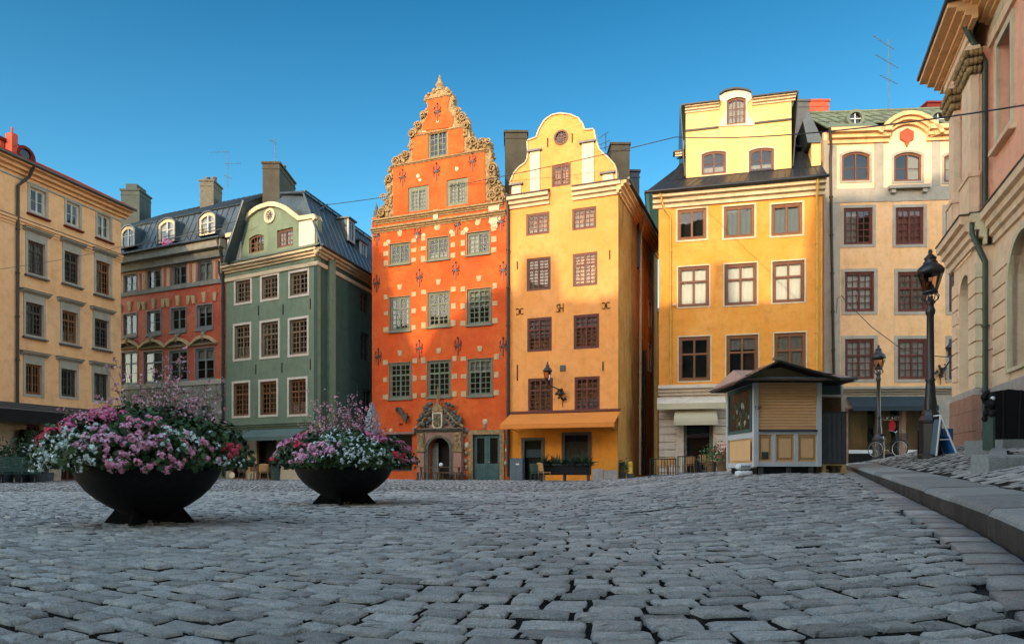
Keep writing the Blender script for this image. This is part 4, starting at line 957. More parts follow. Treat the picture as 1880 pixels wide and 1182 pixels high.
for x0, x1, ya, yb in [(694, 720, 300, 398), (700, 712, 380, 398), (722, 748, 284, 300), (752, 764, 240, 275), (755, 775, 225, 248), (838, 858, 205, 228), (850, 858, 225, 262), (858, 892, 258, 272), (895, 912, 290, 372), (905, 924, 345, 372)]:
    for i in range(int((x1 - x0) * (yb - ya) / 22)):
        u, z = f4.uz(random.uniform(x0, x1), random.uniform(ya, yb))
        # keep only bumps inside the outline
        ins = False; j = len(go) - 1
        for k in range(len(go)):
            if (go[k][1] > z) != (go[j][1] > z) and u < (go[j][0] - go[k][0]) * (z - go[k][1]) / (go[j][1] - go[k][1]) + go[k][0]: ins = not ins
            j = k
        if ins: mb.ball(f4.w(u, -.02, z), random.uniform(.06, .13), 'sandstone', 5, 4, (1, 1, random.uniform(.7, 1.5)))
mb.build('carved_gable', B4)
mb = MB()
t3 = q4([(722.5, 398), (722.5, 310), (890, 276), (891.5, 372)]); t2 = q4([(757, 297), (758, 251), (775, 245), (852, 233), (852, 275)]); t1 = q4([(776, 241), (777, 228), (784, 216), (787, 205), (785, 181), (797, 179), (815, 178), (825, 179), (822, 200), (832, 214), (832, 234)])
g_t3 = [h for h in G4 if h[0][1] < t3[1][1] - 1]; g_t2 = [h for h in G4 if h not in g_t3]
mb.wall(f4, t3, g_t3[:2], -.05, .05, 'orange'); 
mb.wall(f4, q4([(757, 299), (757, 247), (852, 233), (852, 279)]), g_t2[-1:], -.05, .05, 'orange'); mb.wall(f4, t1, [], -.05, .05, 'orange'); mb.build('gable_field', B4)
# string mouldings
def band(xa, ya, xb, yb, h, out, m='sandstone', steps=3):
    ua, z_a = f4.uz(xa, ya); ub, z_b = f4.uz(xb, yb); mb = MB(); cornice(mb, f4, ua, ub, (z_a + z_b) / 2, h, out, m, steps); mb.build('moulding', B4)
band(690, 404, 925, 371, .3, .22); band(683, 420, 929, 387, .32, .22, 'sandstone'); band(719, 308, 897, 272, .18, .16); band(754, 250, 860, 233, .12, .12); band(782, 182, 829, 176, .12, .12)
mb = MB(); u, z = f4.uz(801, 397); mb.box(f4, u - .16, u + .16, -.1, 0, z - .35, z + .35, 'cream')
mb.build('plaster_patch', B4); mb = MB(); u, z = f4.uz(908, 384); mb.box(f4, u - .33, u + .33, -.12, 0, z - .25, z + .28, 'cream'); mb.build('plaster_patch', B4)
for x, y, r in [(908, 402, .38), (908, 416, .22), (877, 409, .16), (802, 418, .15), (735, 428, .15), (713, 444, .15), (765, 434, .13), (856, 422, .16), (829, 426, .14), (778, 432, .13), (768, 324, .12), (839, 311, .12), (772, 331, .1), (804, 224, .09)]:
    mb = MB(); u, z = f4.uz(x, y); n = 9; ph_ = random.random(); mb.prism(f4, [(u + r * random.uniform(.8, 1.15) * math.cos(2 * math.pi * i / n), z + r * random.uniform(.8, 1.15) * math.sin(2 * math.pi * i / n)) for i in range(n)], -.06 if z > zm else -.03, .01, 'cream'); mb.build('plaster_patch', B4)
# finial and corner pinnacles
mb = MB(); u, z = f4.uz(804, 166); c = f4.w(u, .25, z)
mb.lathe(c, [(.3, 0), (.32, .1), (.16, .18), (.2, .3), (.26, .42), (.2, .55), (.1, .62), (.13, .7), (.06, .85), (.08, .9), (.0, 1.1)], 'sandstone', 12)
for s in (-1, 1): mb.ball(f4.w(u + s * .3, .2, z + .15), .14, 'darkstone', 7, 5)
mb.build('finial', B4)
mb = MB(); u, z = f4.uz(688, 404); c = f4.w(u, .2, z)
mb.lathe(c, [(.26, -.1), (.26, .05), (.14, .1), (.2, .3), (.15, .5), (.2, .55), (.08, .65), (.1, .8), (.03, 1.0), (.0, 1.2)], 'darkstone', 8); mb.box(f4, 0, .4, .0, .4, z - .55, z - .08, 'orange'); mb.build('pinnacle', B4)
# roof behind the gable
mb = MB(); ze, zr = f4.z(683, 404), f4.z(809, 215); um = f4.L * .47
mb.seams(f4.w(.4, .6, ze), f4.w(.4, 9, ze), f4.w(um, 9, zr - 1), f4.w(um, .6, zr - 1), 14, 'roof'); mb.seams(f4.w(f4.L - .3, 9, ze), f4.w(f4.L - .3, .6, ze), f4.w(um, .6, zr - 1), f4.w(um, 9, zr - 1), 14, 'roof')
mb.box(f4, .05, f4.L - .05, 1.2, 9.1, ze - 2, ze + .02, 'orange'); mb.build('roof', B4)
# iron anchors with fleur crosses
for x, y in [(740, 327), (802, 316), (868, 298), (692, 434), (767, 430), (840, 413), (920, 408), (770, 510), (837, 497), (692, 521), (924, 497), (695, 655), (770, 640), (841, 635), (924, 636), (804, 207)]:
    mb = MB(); u, z = f4.uz(x, y); d = -.09 if z > zm else -.04
    u = min(u, f4.L - .32)
    mb.box(f4, u - .028, u + .028, d, d + .04, z - .55, z + .45, 'iron'); mb.box(f4, u - .2, u + .2, d - .003, d + .03, z - .02, z + .04, 'iron')
    for s in (-1, 1):
        mb.tube([f4.w(u + s * (.05 + .16 * math.sin(t * 2.6)), d, z + .05 + .28 * t) for t in np.linspace(0, 1, 6)], .022, 'iron', 5)
        mb.tube([f4.w(u + s * (.05 + .12 * math.sin(t * 2.6)), d, z - .02 - .25 * t) for t in np.linspace(0, 1, 6)], .02, 'iron', 5); mb.ball(f4.w(u + s * .2, d, z + .01), .045, 'iron', 6, 4)
    mb.ball(f4.w(u, d, z + .48), .06, 'iron', 6, 4); mb.build('wall_anchor', B4)
# carved portal
mb = MB(); a, b = f4.u(769), f4.u(852); zt = f4.z(810, 790); zi = f4.z(810, 829)
u0, u1 = portal; ring_o = shape(u0 - .32, u1 + .32, -.3, f4.z(809, 803) + .3, 1.0, 12)
mb.wall(f4, [(a, -.3), (b, -.3), (b, zt), (a, zt)], [shape(u0, u1, -.25, f4.z(809, 803), .75, 12)], -.22, .22, 'rosestone')
mb.ring(f4, shape(u0 - .16, u1 + .16, -.26, f4.z(809, 803) + .15, .85, 12), shape(u0 + .002, u1 - .002, -.24, f4.z(809, 803) - .002, .75, 12), -.28, -.2, 'darkstone')
for s, (p0, p1) in ((0, (a, a + .55)), (1, (b - .55, b))):
    mb.box(f4, p0, p1, -.36, -.22, -.3, .35, 'rosestone'); mb.box(f4, p0 + .05, p1 - .05, -.32, -.22, .35, zi, 'redblock'); mb.box(f4, p0 - .04, p1 + .04, -.4, -.22, zi, zi + .14, 'sandstone'); mb.box(f4, p0 + .06, p1 - .06, -.33, -.22, zi + .14, zt - .15, 'sandstone')
    for k in range(14): mb.ball(f4.w(random.uniform(p0 + .1, p1 - .1), -.34, random.uniform(zi + .2, zt - .25)), random.uniform(.04, .08), 'sandstone', 5, 4)
for k in range(34):
    t = math.pi * (k + .5) / 34; mb.ball(f4.w((u0 + u1) / 2 + math.cos(t) * .95, -.27, f4.z(809, 829) + math.sin(t) * .95), .05, 'sandstone', 5, 4)
cornice(mb, f4, a - .12, b + .12, zt + .12, .24, .22, 'darkstone', 3, d0=-.2)
ua, ub = f4.u(768), f4.u(855); um = f4.u(807.5); zb = zt + .13; zs = f4.z(807, 757)
mb.prism(f4, [(ua + .3, zb), (ub - .3, zb), (um + .5, zb + 1.0), (um - .5, zb + 1.0)], -.2, .0, 'rosestone')
for s, e in ((-1, ua), (1, ub)):
    mb.tube([f4.w(e, -.34, zb + .05), f4.w(e + (um - e) * .3, -.34, zb + .35), f4.w(um + s * .42, -.32, zb + 1.1)], .08, 'sandstone', 6)
    for k in range(46):   # reclining carved figure and foliage
        t = random.random(); c = e + (um - e) * (.1 + .62 * t); top = .35 + 1.0 * math.sin(min(1, t * 1.3) * 1.5); mb.ball(f4.w(c, random.uniform(-.4, -.25), zb + .12 + random.random() * top), random.uniform(.07, .15), 'darkstone', 6, 4, (1, .8, random.uniform(.7, 1.4)))
    mb.ball(f4.w(e + (um - e) * .55, -.38, zb + 1.35), .13, 'darkstone', 8, 5)
P4 = mb.build('portal', B4)
mb = MB(); sh = shape(um - .32, um + .32, 0, 1.0, 0); pts = [(um - .32, zs)] + [(um + .34 * math.cos(t), zs - .75 + .28 * math.sin(t)) for t in np.linspace(math.pi, 2 * math.pi, 9)] + [(um + .32, zs)]
mb.prism(f4, pts, -.36, -.2, 'cream'); pi = [(um + (u - um) * .72, zs - .42 + (z - zs + .42) * .78) for u, z in pts]; mb.prism(f4, pi, -.38, -.3, 'darkstone')
for k in range(26): mb.ball(f4.w(um + random.uniform(-.17, .17), -.39, zs - random.uniform(.15, .8)), .05, 'sandstone', 5, 4)
mb.prism(f4, [(um - .4, zs + .03), (um + .4, zs + .03), (um + .3, zs + .3), (um, zs + .55), (um - .3, zs + .3)], -.4, -.15, 'sandstone'); mb.lathe(f4.w(um, -.25, zs + .5), [(.1, 0), (.06, .2), (.09, .3), (.03, .5), (.05, .7), (0, 1.1)], 'sandstone', 8); mb.build('shield', P4)
mb = MB(); mb.box(f4, u0 - .1, u1 + .1, .6, .7, -.3, f4.z(809, 803), 'interior'); mb.box(f4, u0, u0 + .4, .3, .36, -.1, f4.z(809, 812), 'fieldgrey'); mb.build('passage', P4)
# double door
a, b, zt = DH[0]
mb = MB(); mb.ring(f4, [(a - .26, -.25), (b + .26, -.25), (b + .26, zt + .26), (a - .26, zt + .26)], [(a, -.25), (b, -.25), (b, zt), (a, zt)], -.1, .1, 'sandstone'); mb.build('door_surround', B4)
um = (a + b) / 2; mb = MB()
for s0, s1 in ((a + .03, um - .012), (um + .012, b - .03)):
    mb.ring(f4, shape(s0, s1, -.1, zt - .03), shape(s0 + .16, s1 - .16, .95, zt - .2), .08, .14, 'winteal'); mb.ring(f4, shape(s0 + .1, s1 - .1, .05, .82), shape(s0 + .16, s1 - .16, .12, .75), .06, .09, 'winteal')
mb.box(f4, um - .04, um + .04, .05, .08, 0, zt - .1, 'winteal'); mb.box(f4, a, b, .3, .35, -.2, zt, 'interior'); D = mb.build('double_door', B4)
p = MB(); p.quad(f4.w(a + .1, .12, .9), f4.w(b - .1, .12, .9), f4.w(b - .1, .12, zt - .1), f4.w(a + .1, .12, zt - .1), 'glass'); p.build('pane', D)
p = MB(); p.tube([f4.w(um + .07, .05, 1.05), f4.w(um + .07, -.02, 1.05), f4.w(um + .2, -.02, 1.05)], .018, 'steel', 6); p.build('handle', D)
a, b, zt = DH[1]; mb = MB(); mb.box(f4, a, b, .35, .4, .4, zt, 'interior'); mb.ring(f4, shape(a, b, .5, zt), shape(a + .1, b - .1, .6, zt - .1), .1, .16, 'windark'); mb.box(f4, a - .1, b + .25, -.25, 0, zt, zt + .12, 'rosestone'); D = mb.build('shop_window', B4)
p = MB(); p.quad(f4.w(a + .05, .12, .55), f4.w(b - .05, .12, .55), f4.w(b - .05, .12, zt - .05), f4.w(a + .05, .12, zt - .05), 'glass'); p.build('pane', D)
mb = MB()   # exposed stones by the door and along the right edge
for x, y, r in [(857, 790, .16), (853, 797, .2), (858, 817, .17), (857, 832, .15), (855, 846, .17), (858, 858, .15), (852, 870, .15), (891, 775, .18), (890, 785, .12), (928, 812, .1), (930, 826, .1), (928, 850, .12), (930, 838, .09), (760, 790, .15), (718, 790, .12), (854, 824, .1)]:
    u, z = f4.uz(x, y); mb.ball(f4.w(u, -.03, z), r, random.choice(['sandstone', 'rosestone', 'cream']), 7, 5, (1, .35, 1.1))
mb.build('exposed_stone', B4)
mb = MB()   # dark bracket lamp without glass left of the portal
u, z = f4.uz(742, 765); mb.prism(f4, [(u + .25, z - .45), (u + .35, z - .1), (u + .38, z + .2), (u + .1, z + .12), (u - .0, z + .4), (u - .1, z + .55), (u - .3, z + .6), (u - .42, z + .4), (u - .38, z + .22), (u - .22, z + .3), (u - .12, z + .1), (u + .05, z - .1)], -.3, -.2, 'iron')
mb.tube([f4.w(u + .3, -.25, z), f4.w(u + .3, 0, z)], .05, 'iron', 6); mb.ball(f4.w(u - .32, -.25, z + .45), .14, 'iron', 8, 5)
u, z = f4.uz(735.5, 778); mb.lathe(f4.w(u, -.02, z), [(.0, -.01), (.15, 0), (.15, .02)], 'darkstone', 10); o = mb.build('bracket', B4)
downpipe(B4, [f4.w(f4.L - .06, -.3, zm + .9), f4.w(f4.L - .02, -.18, zm), f4.w(f4.L - .02, -.16, .2)], .08, 'pipe')

# ---------------------------------------------------------------- 5. apricot house with bell gable
f5 = Frame.px(936, 37.88, 1135, 35.75)
cr = f5.w(f5.L, 0, 0); far = P(1207.5, HY, 46.9); f5s = Frame((cr.x, cr.y), (far.x, far.y))
B5 = thing('apricot_house', 'apricot yellow house with curved bell gable above the orange awning', 'house', f5.w(f5.L / 2, 0, 0))
H = []
wl = [(966, 1009, 391, 431, (4,), None, 'low'), (1050.5, 1095, 381, 421, (4,), None, 'low'), (967, 1011, 473, 533, (3, 6), .34, 'full'), (1051.5, 1097, 464, 525, (3, 5), .34, None), (968, 1013, 583, 645, (2, 5), .34, 'top'), (1053, 1100, 577, 640, (2, 5), .34, 'utop'), (969.5, 1015, 694, 757, (2, 5), .34, None), (1054.6, 1101, 691, 754, (2, 5), .34, 'low')]
for i, (x0, x1, y0, y1, rw, tr, cu) in enumerate(wl):
    window(f5, B5, H, x0, x1, y0, y1, 'winrust' if i < 4 else 'winred', 2, 2, rw, tr=tr, fw=.11, cur=cu, d=.03, mw=.045)
window(f5, B5, H, 1013, 1048, 302, 342, 'winrust', 2, 2, (3,), fw=.1, d=.03, mw=.045)
ug, zgb = f5.uz(1000, 370); zc5 = (f5.z(972, 356) + f5.z(1096, 346)) / 2; zaw = f5.z(1035, 757)
door5 = [(f5.u(958), f5.u(999), f5.z(979, 803)), (f5.u(1032), f5.u(1085), f5.z(1058, 793))]
g5 = [(939, 350), (939.6, 340), (938, 335), (944, 320), (953, 309), (966, 299.5), (969, 292), (970.7, 280), (969, 259.6), (985.5, 253.6), (990, 240), (1000, 222.6), (1013.6, 213), (1028, 210), (1046, 212), (1061, 218.5), (1068.4, 228.5), (1073, 240.3), (1089, 238.8), (1093.5, 259.6), (1099.5, 276), (1107, 284), (1117, 292), (1127.6, 304), (1130.6, 314), (1130.6, 338)]
go = [f5.uz(*p) for p in g5]; outline = [(0, zaw), (f5.L, zaw), (f5.L, zc5 - .1), (go[-1][0], zc5 - .1)] + go[::-1] + [(go[0][0], zc5 - .1), (0, zc5 - .1)]
ur, zr_ = f5.uz(1030, 252.7); circ = lambda r: [(ur + r * math.cos(a), zr_ + r * math.sin(a)) for a in np.linspace(0, 2 * math.pi, 20, endpoint=False)]
mb = MB(); mb.wall(f5, outline, H + [circ(.34)], 0, .3, 'apricot')
mb.add([f5.w(u, .301, z) for u, z in go], [tuple(range(len(go)))], 'apricot'); mb.box(f5, .02, f5.L - .02, 1.0, 1.4, -.3, zc5 - .2, 'apricot'); mb.build('wall', B5)
mb = MB(); mb.wall(f5, [(0, -.3), (f5.L, -.3), (f5.L, zaw), (0, zaw)], [[(a, -.1 if i == 0 else .75), (b, -.1 if i == 0 else .75), (b, z), (a, z)] for i, (a, b, z) in enumerate(door5)], .002, .3, 'apricotlow')
mb.build('ground_floor', B5)
mb = MB(); u = f5.u(1088); 
while u < f5.L - .2: w_ = random.uniform(.5, .9); mb.box(f5, u, min(u + w_, f5.L) - .03, -.08, .0, -.1, .62 + random.uniform(-.05, .05), 'baseblock'); u += w_
mb.build('plinth', B5)
mb = MB(); mb.ring(f5, circ(.42), circ(.32), -.04, .1, 'winrust'); mb.box(f5, ur - .02, ur + .02, .02, .06, zr_ - .34, zr_ + .34, 'winrust'); mb.box(f5, ur - .34, ur + .34, .022, .058, zr_ - .02, zr_ + .02, 'winrust')
for s in (-.14, .14): mb.box(f5, ur + s - .012, ur + s + .012, .024, .056, zr_ - .3, zr_ + .3, 'winrust'); mb.box(f5, ur - .3, ur + .3, .026, .054, zr_ + s - .012, zr_ + s + .012, 'winrust')
mb.box(f5, ur - .4, ur + .4, .28, .3, zr_ - .4, zr_ + .4, 'interior'); W = mb.build('round_window', B5); p = MB(); p.add([f5.w(u, .045, z) for u, z in circ(.33)], [tuple(range(20))], 'glass'); p.build('pane', W)
mb = MB()
for i in range(1, len(go) - 1):
    a, b = go[i], go[i + 1]
    if i + 1 >= len(go): break
    dx, dz = b[0] - a[0], b[1] - a[1]; l = math.hypot(dx, dz); nx_, nz_ = -dz / l * .07, dx / l * .07; e0, e1 = -dx / l * .03, -dz / l * .03
    q = [f5.w(x[0] + (nx_ if k else 0), dd, x[1] + (nz_ if k else 0)) for dd in (-.07, .36) for x, k in ((a, 0), (b, 0), (b, 1), (a, 1))]
    mb.add(q, [(0, 1, 2, 3), (4, 5, 6, 7), (0, 4, 5, 1), (2, 6, 7, 3), (0, 3, 7, 4), (1, 2, 6, 5)], 'cream')
mb.build('gable_coping', B5)
mb = MB()
for xa, xb, yt in ((973.6, 991.4, 279), (1069, 1090.6, 263), (941, 957, 341), (1107, 1126, 320)):
    ua, ub = f5.u(xa), f5.u(xb); zt = f5.z((xa + xb) / 2, yt); mb.box(f5, ua, ub, -.06, .0, zc5, zt, 'white'); mb.box(f5, ua - .16, ub + .12, -.16, .0, zt + .003, zt + .11, 'rooflead'); mb.build('pilaster', B5); mb = MB()
pass
mb = MB()
for xa, xb in ((934.5, 1009), (1052, 1141)):
    ua, ub = f5.u(xa), f5.u(xb); ub = min(ub, f5.L + .28); cornice(mb, f5, ua, ub, zc5, .62, .4, 'cream', 3); mb.slab([f5.w(ua - .03, -.46, zc5 + .02), f5.w(ub + .03, -.46, zc5 + .02), f5.w(ub + .03, 0, zc5 + .26), f5.w(ua - .03, 0, zc5 + .26)], .03, 'rooflead')
cornice(mb, f5s, -.3, f5s.L, zc5 - .003, .62, .5, 'cornice', 4); mb.build('cornice', B5)
HS = []
for (x0, x1, y0, y1) in [(1191, 1196, 478, 522), (1190.5, 1195.5, 556, 600), (1190, 1195, 634, 680)]: window(f5s, B5, HS, x0, x1, y0, y1, 'winwhite', 2, 2, (3,), fw=.09, sur=(.08, 'white', .03), cur='full')
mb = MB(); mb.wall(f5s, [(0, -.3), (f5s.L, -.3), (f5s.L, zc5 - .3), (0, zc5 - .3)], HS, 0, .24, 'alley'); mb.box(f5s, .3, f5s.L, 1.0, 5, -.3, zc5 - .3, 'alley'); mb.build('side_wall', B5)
downpipe(B5, [f5s.w(4.9, -.5, zc5 - .1), f5s.w(5.1, -.2, zc5 - 1.2), f5s.w(5.1, -.14, .3)], .08, 'cream')
downpipe(B5, [f5s.w(6.4, -.16, 8), f5s.w(6.4, -.16, .3)], .10, 'pipe')
mb = MB(); zr5 = f5.z(1030, 262)
mb.seams(f5s.w(.42, -.6, zc5 + .02), f5s.w(f5s.L, -.6, zc5 + .02), f5s.w(f5s.L, 3.0, zr5 - .6), f5s.w(.45, 3.0, zr5 - .6), 18, 'roofblack')
mb.seams(f5s.w(f5s.L, 6.3, zc5 + .02), f5s.w(.5, 6.0, zc5 + .02), f5s.w(.5, 3.0, zr5 - .6), f5s.w(f5s.L, 3.0, zr5 - .6), 12, 'roofblack')
mb.tube([f5s.w(-.35, -.64, zc5 + .03), f5s.w(f5s.L, -.64, zc5 + .03)], .07, 'rooflead', 6); mb.build('roof', B5)
chimney(B5, 927, 968, 240, 360, 39.6, 1.6, 'chimney', pots=0, steps=[(.35, .12)])
chimney(B5, 1122, 1156, 262, 372, 38.6, 1.2, 'chimney'); chimney(B5, 1157, 1174, 312, 400, 40.2, 1.2, 'roofblack')
# iron letters and anchor bars
def stroke(mb, fr, pts, d=-.03, r=.022, m='rust'): mb.tube([fr.w(u, d, z) for u, z in pts], r, m, 6)
def arc(u, z, r, a0, a1, n=9, sx=1): return [(u + sx * r * math.cos(R(a0 + (a1 - a0) * i / n)), z + r * math.sin(R(a0 + (a1 - a0) * i / n))) for i in range(n + 1)]
for cx, cy in ((954.5, 572), (1112.5, 561)):
    mb = MB(); u, z = f5.uz(cx, cy)
    for s in (-1, 1): stroke(mb, f5, arc(u + s * .12, z, .16, 50 + (0 if s > 0 else 0), 310, 12, s if s > 0 else -1) if 0 else [(u + s * (.13 - .11 * math.cos(t)) * 1.0, z + .17 * math.sin(t)) for t in np.linspace(-2.4, 2.4, 12)][::1] if s > 0 else [(u - (.13 - .11 * math.cos(t)), z + .17 * math.sin(t)) for t in np.linspace(-2.4, 2.4, 12)])
    for s in (-1, 1): stroke(mb, f5, [(u + s * .02, z + .0), (u + s * .08, z)])
    mb.build('iron_letter', B5)
mb = MB(); u, z = f5.uz(1027, 566)
stroke(mb, f5, [(u - .05 + .09 * math.cos(t) * (1 if 1 else 0), z + .13 + .08 * math.sin(t)) for t in np.linspace(.2, 3.9, 9)] + [(u - .06, z + .02)] + [(u - .1 + .1 * math.cos(t), z - .1 + .09 * math.sin(t)) for t in np.linspace(1.2, -2.6, 9)])
stroke(mb, f5, [(u + .04, z - .22), (u + .04, z + .24)]); stroke(mb, f5, [(u + .22, z - .22), (u + .22, z + .24)]); stroke(mb, f5, [(u + .04, z), (u + .22, z)]); mb.build('iron_letter', B5)
for x, y, h in [(950, 487, .22), (1119.5, 468, .25), (950, 684, .45), (1107, 672, .25), (1005.6, 262, .25), (1050.5, 254, .25)]:
    mb = MB(); u, z = f5.uz(x, y); mb.box(f5, u - .03, u + .03, -.04, 0, z - h, z + h, 'rust'); mb.build('wall_anchor', B5)
mb = MB(); u, z = f5.uz(1033.5, 676); mb.ring(f5, shape(u - .17, u + .17, z - .17, z + .17), shape(u - .13, u + .13, z - .13, z + .13), -.02, .02, 'darkstone'); mb.box(f5, u - .14, u + .14, -.01, .01, z - .14, z + .14, 'rooflead')
for k in range(5): mb.box(f5, u - .14, u + .14, -.025, 0, z - .12 + k * .055, z - .1 + k * .055, 'rooflead')
mb.build('vent', B5)
for i, (a, b, zt) in enumerate(door5):
    mb = MB(); zb = -.1 if i == 0 else .75
    mb.ring(f5, shape(a - .02, b + .02, zb, zt), shape(a + .16, b - .16, zb + .05, zt - .16), -.05, .1, 'darkstone' if i == 0 else 'windark'); mb.box(f5, a, b, .33, .38, zb, zt, 'interior')
    if i: mb.box(f5, a + .15, b - .15, .12, .2, zb, zt - .5, 'olive' if 0 else 'darkstone')
    else: mb.box(f5, a + .2, b - .2, .16, .2, 1.3, 1.75, 'bluegrey')
    D = mb.build('shop_door' if i == 0 else 'shop_window', B5); p = MB(); p.quad(f5.w(a + .1, .1, zb + .1), f5.w(b - .1, .1, zb + .1), f5.w(b - .1, .1, zt - .1), f5.w(a + .1, .1, zt - .1), 'glass'); p.build('pane', D)
mb = MB(); a, b = f5.u(938), f5.u(1140); zt = f5.z(1035, 757); pr = 1.75; zf_ = CH + (HY - 784) / F * (36.8 - pr * .94) - .02
a2, b2 = f5.u(936), f5.u(1139)
mb.slab([f5.w(a, -pr, zf_ + .22), f5.w(b, -pr, zf_ + .22), f5.w(b, -.05, zt), f5.w(a, -.05, zt)], .03, 'awnorange')
mb.box(f5, a, b, -pr - .01, -pr + .02, zf_ - .02, zf_ + .20, 'awnorange'); mb.box(f5, a, b, -.18, 0, zt, zt + .12, 'winred')
AW = mb.build('awning', B5); mb = MB()
for u in (a + .4, b - .4): mb.tube([f5.w(u, 0, zf_ - .1), f5.w(u, -pr + .05, zf_ + .15)], .025, 'iron', 6)
mb.build('arm', AW)
# ---------------------------------------------------------------- 6. amber house
f6 = Frame.px(1210, 38.0, 1510, 36.05)
B6 = thing('amber_house', 'broad amber yellow house with black mansard roof and pale attic behind the kiosk', 'house', f6.w(f6.L / 2, 0, 0))
H = []
r1 = [(1244, 1297, 384, 440), (1329, 1385, 378, 436), (1416, 1473, 374, 432)]; r2 = [(1245, 1302, 489, 563), (1330, 1389.5, 484, 560), (1418, 1477, 479, 555)]; r3 = [(1246, 1304, 618, 699), (1333.5, 1392, 615, 695), (1421.5, 1479.5, 611, 692)]
for i, (x0, x1, y0, y1) in enumerate(r1): window(f6, B6, H, x0, x1, y0, y1, 'winbrown' if i else 'winbrown', 2, 1, (1,), fw=.13, sur=(.10, 'cream', .03), cur=['right', 'skyreflect', 'skyreflect'][i] if i else None, d=.05)  # blue-grey sheets behind the glass imitate reflected sky
for i, (x0, x1, y0, y1) in enumerate(r2): window(f6, B6, H, x0, x1, y0, y1, 'winrust', 2, 1, (1, 1), tr=.36, fw=.13, sur=(.07, 'cream', .03), cur='white', d=.05)
for i, (x0, x1, y0, y1) in enumerate(r3): window(f6, B6, H, x0, x1, y0, y1, 'winbrown', 2, 1, (1, 1), tr=.38, fw=.14, sur=(.07, 'cream', .03), cur=[None, 'utop', 'full'][i], d=.05)
zc6 = (f6.z(1215, 378) + f6.z(1500, 352)) / 2 + .55; zb6 = f6.z(1360, 708); gB = .42
shop6 = [(f6.u(1255), f6.u(1309), f6.z(1282, 774))]
mb = MB(); mb.wall(f6, [(0, zb6), (f6.L, zb6), (f6.L, zc6), (0, zc6)], H, 0, .24, 'amber'); mb.box(f6, .02, f6.L - .02, .98, 8, 0, zc6 - .1, 'amber'); mb.box(f6, 0, .2, .241, .979, 0, zc6 - .1, 'amber'); mb.box(f6, f6.L - .2, f6.L, .241, .979, 0, zc6 - .1, 'amber')
mb.box(f6, -.02, .62, -.04, 0, zb6, zc6 - .7, 'amber'); mb.build('wall', B6)
mb = MB(); cornice(mb, f6, -.35, f6.L + .1, zc6, .75, .5, 'cream', 3); mb.build('cornice', B6)
mb = MB(); zt6 = f6.z(1360, 320, 1.0); uA, uB = f6.u(1259, .9), f6.u(1453, .9); ztop = f6.z(1360, 268, 2.0)
mb.seams(f6.w(-.75, -.6, zc6 + .02), f6.w(f6.L + .15, -.6, zc6 + .02), f6.w(f6.L + .15, .9, zt6), f6.w(.55, .9, zt6), 22, 'roofblack', h=.02)
mb.seams(f6.w(.5, .85, zt6 - .02), f6.w(f6.L + .15, .85, zt6 - .02), f6.w(f6.L + .15, 2.1, f6.z(1360, 288, 2)), f6.w(1.2, 2.1, f6.z(1360, 288, 2)), 20, 'roofblack', h=.02)
mb.seams(f6.w(1.0, 2.0, f6.z(1240, 291, 2)), f6.w(f6.L, 2.0, f6.z(1240, 291, 2)), f6.w(f6.L, 6, zt6 + 4.2), f6.w(4.2, 6, zt6 + 4.2), 16, 'roofblack', h=.02)
mb.slab([f6.w(-.75, 8, zc6), f6.w(-.75, -.6, zc6 + .0), f6.w(.55, .9, zt6), f6.w(1.1, 2.0, zt6 + 1.15), f6.w(2, 8, zt6 + 1.15)][::-1], .06, 'roofblack')
cornice(mb, f6, .9, 1.9, f6.z(1245, 281, 2) + .0, .22, .14, 'cream', 2, d0=2.0); mb.box(f6, .8, f6.u(1262, 2.0), 1.8, 2.5, f6.z(1245, 281, 2), f6.z(1245, 281, 2) + .1, 'roofblack')
mb.tube([f6.w(-.8, -.66, zc6 + .03), f6.w(f6.L + .2, -.66, zc6 + .03)], .09, 'roofblack', 8)
mb.sweep(f6, [(-.66, zc6 - .02), (-.6, zc6 + .15), (-.5, zc6 + .15), (-.5, zc6)], -.75, f6.L + .15, 'roofblack'); mb.build('roof', B6)
# attic
fA = f6.shift(.9); AHH = []; a_, b_ = uA, uB; zb = f6.z(1360, 323, .9) - .1; zt = f6.z(1356, 186, .9)
window(f6, B6, AHH, 1288, 1333, 278, 320, 'winrust', 2, 1, (2,), fw=.13, rise=.12, d0=.9, d=.04, cur='low', sur=(.08, 'cream', .02)); window(f6, B6, AHH, 1375, 1421, 272, 316, 'winrust', 2, 1, (2,), fw=.13, rise=.12, d0=.9, d=.04, cur='low', sur=(.08, 'cream', .02))
window(f6, B6, AHH, 1334, 1369, 180, 229, 'winrust', 2, 2, (3,), fw=.11, rise=.14, d0=.9, d=.02, cur='full', sur=(.04, 'white', .07))
mb = MB(); dorm = [f6.uz(x, y, .9) for x, y in ((1320, 233), (1322, 225), (1329, 214), (1332, 200), (1331, 190), (1322, 184), (1321, 176), (1330, 170), (1345, 166.5), (1356, 166), (1368, 168), (1379, 172), (1380, 183), (1373, 189), (1371, 200), (1375, 214), (1382, 223), (1384, 231))]
ou = [(a_, zb), (b_, zb), (b_, zt), (f6.u(1376, .9), zt)] + [p for p in dorm[::-1] if p[1] > zt + .05] + [(f6.u(1326, .9), zt), (a_, zt)]
mb.wall(f6, ou, AHH, .9, .24, 'lemon'); mb.box(f6, a_ + .02, b_ - .02, 1.7, 6.5, zb, zt - .05, 'lemon'); mb.box(f6, a_, a_ + .2, 1.141, 1.699, zb, zt, 'lemon'); mb.box(f6, b_ - .2, b_, 1.141, 1.699, zb, zt, 'lemon'); mb.build('attic_wall', B6)
mb = MB(); mb.wall(f6, dorm[::-1], [AHH[-1]], .85, .05, 'white')
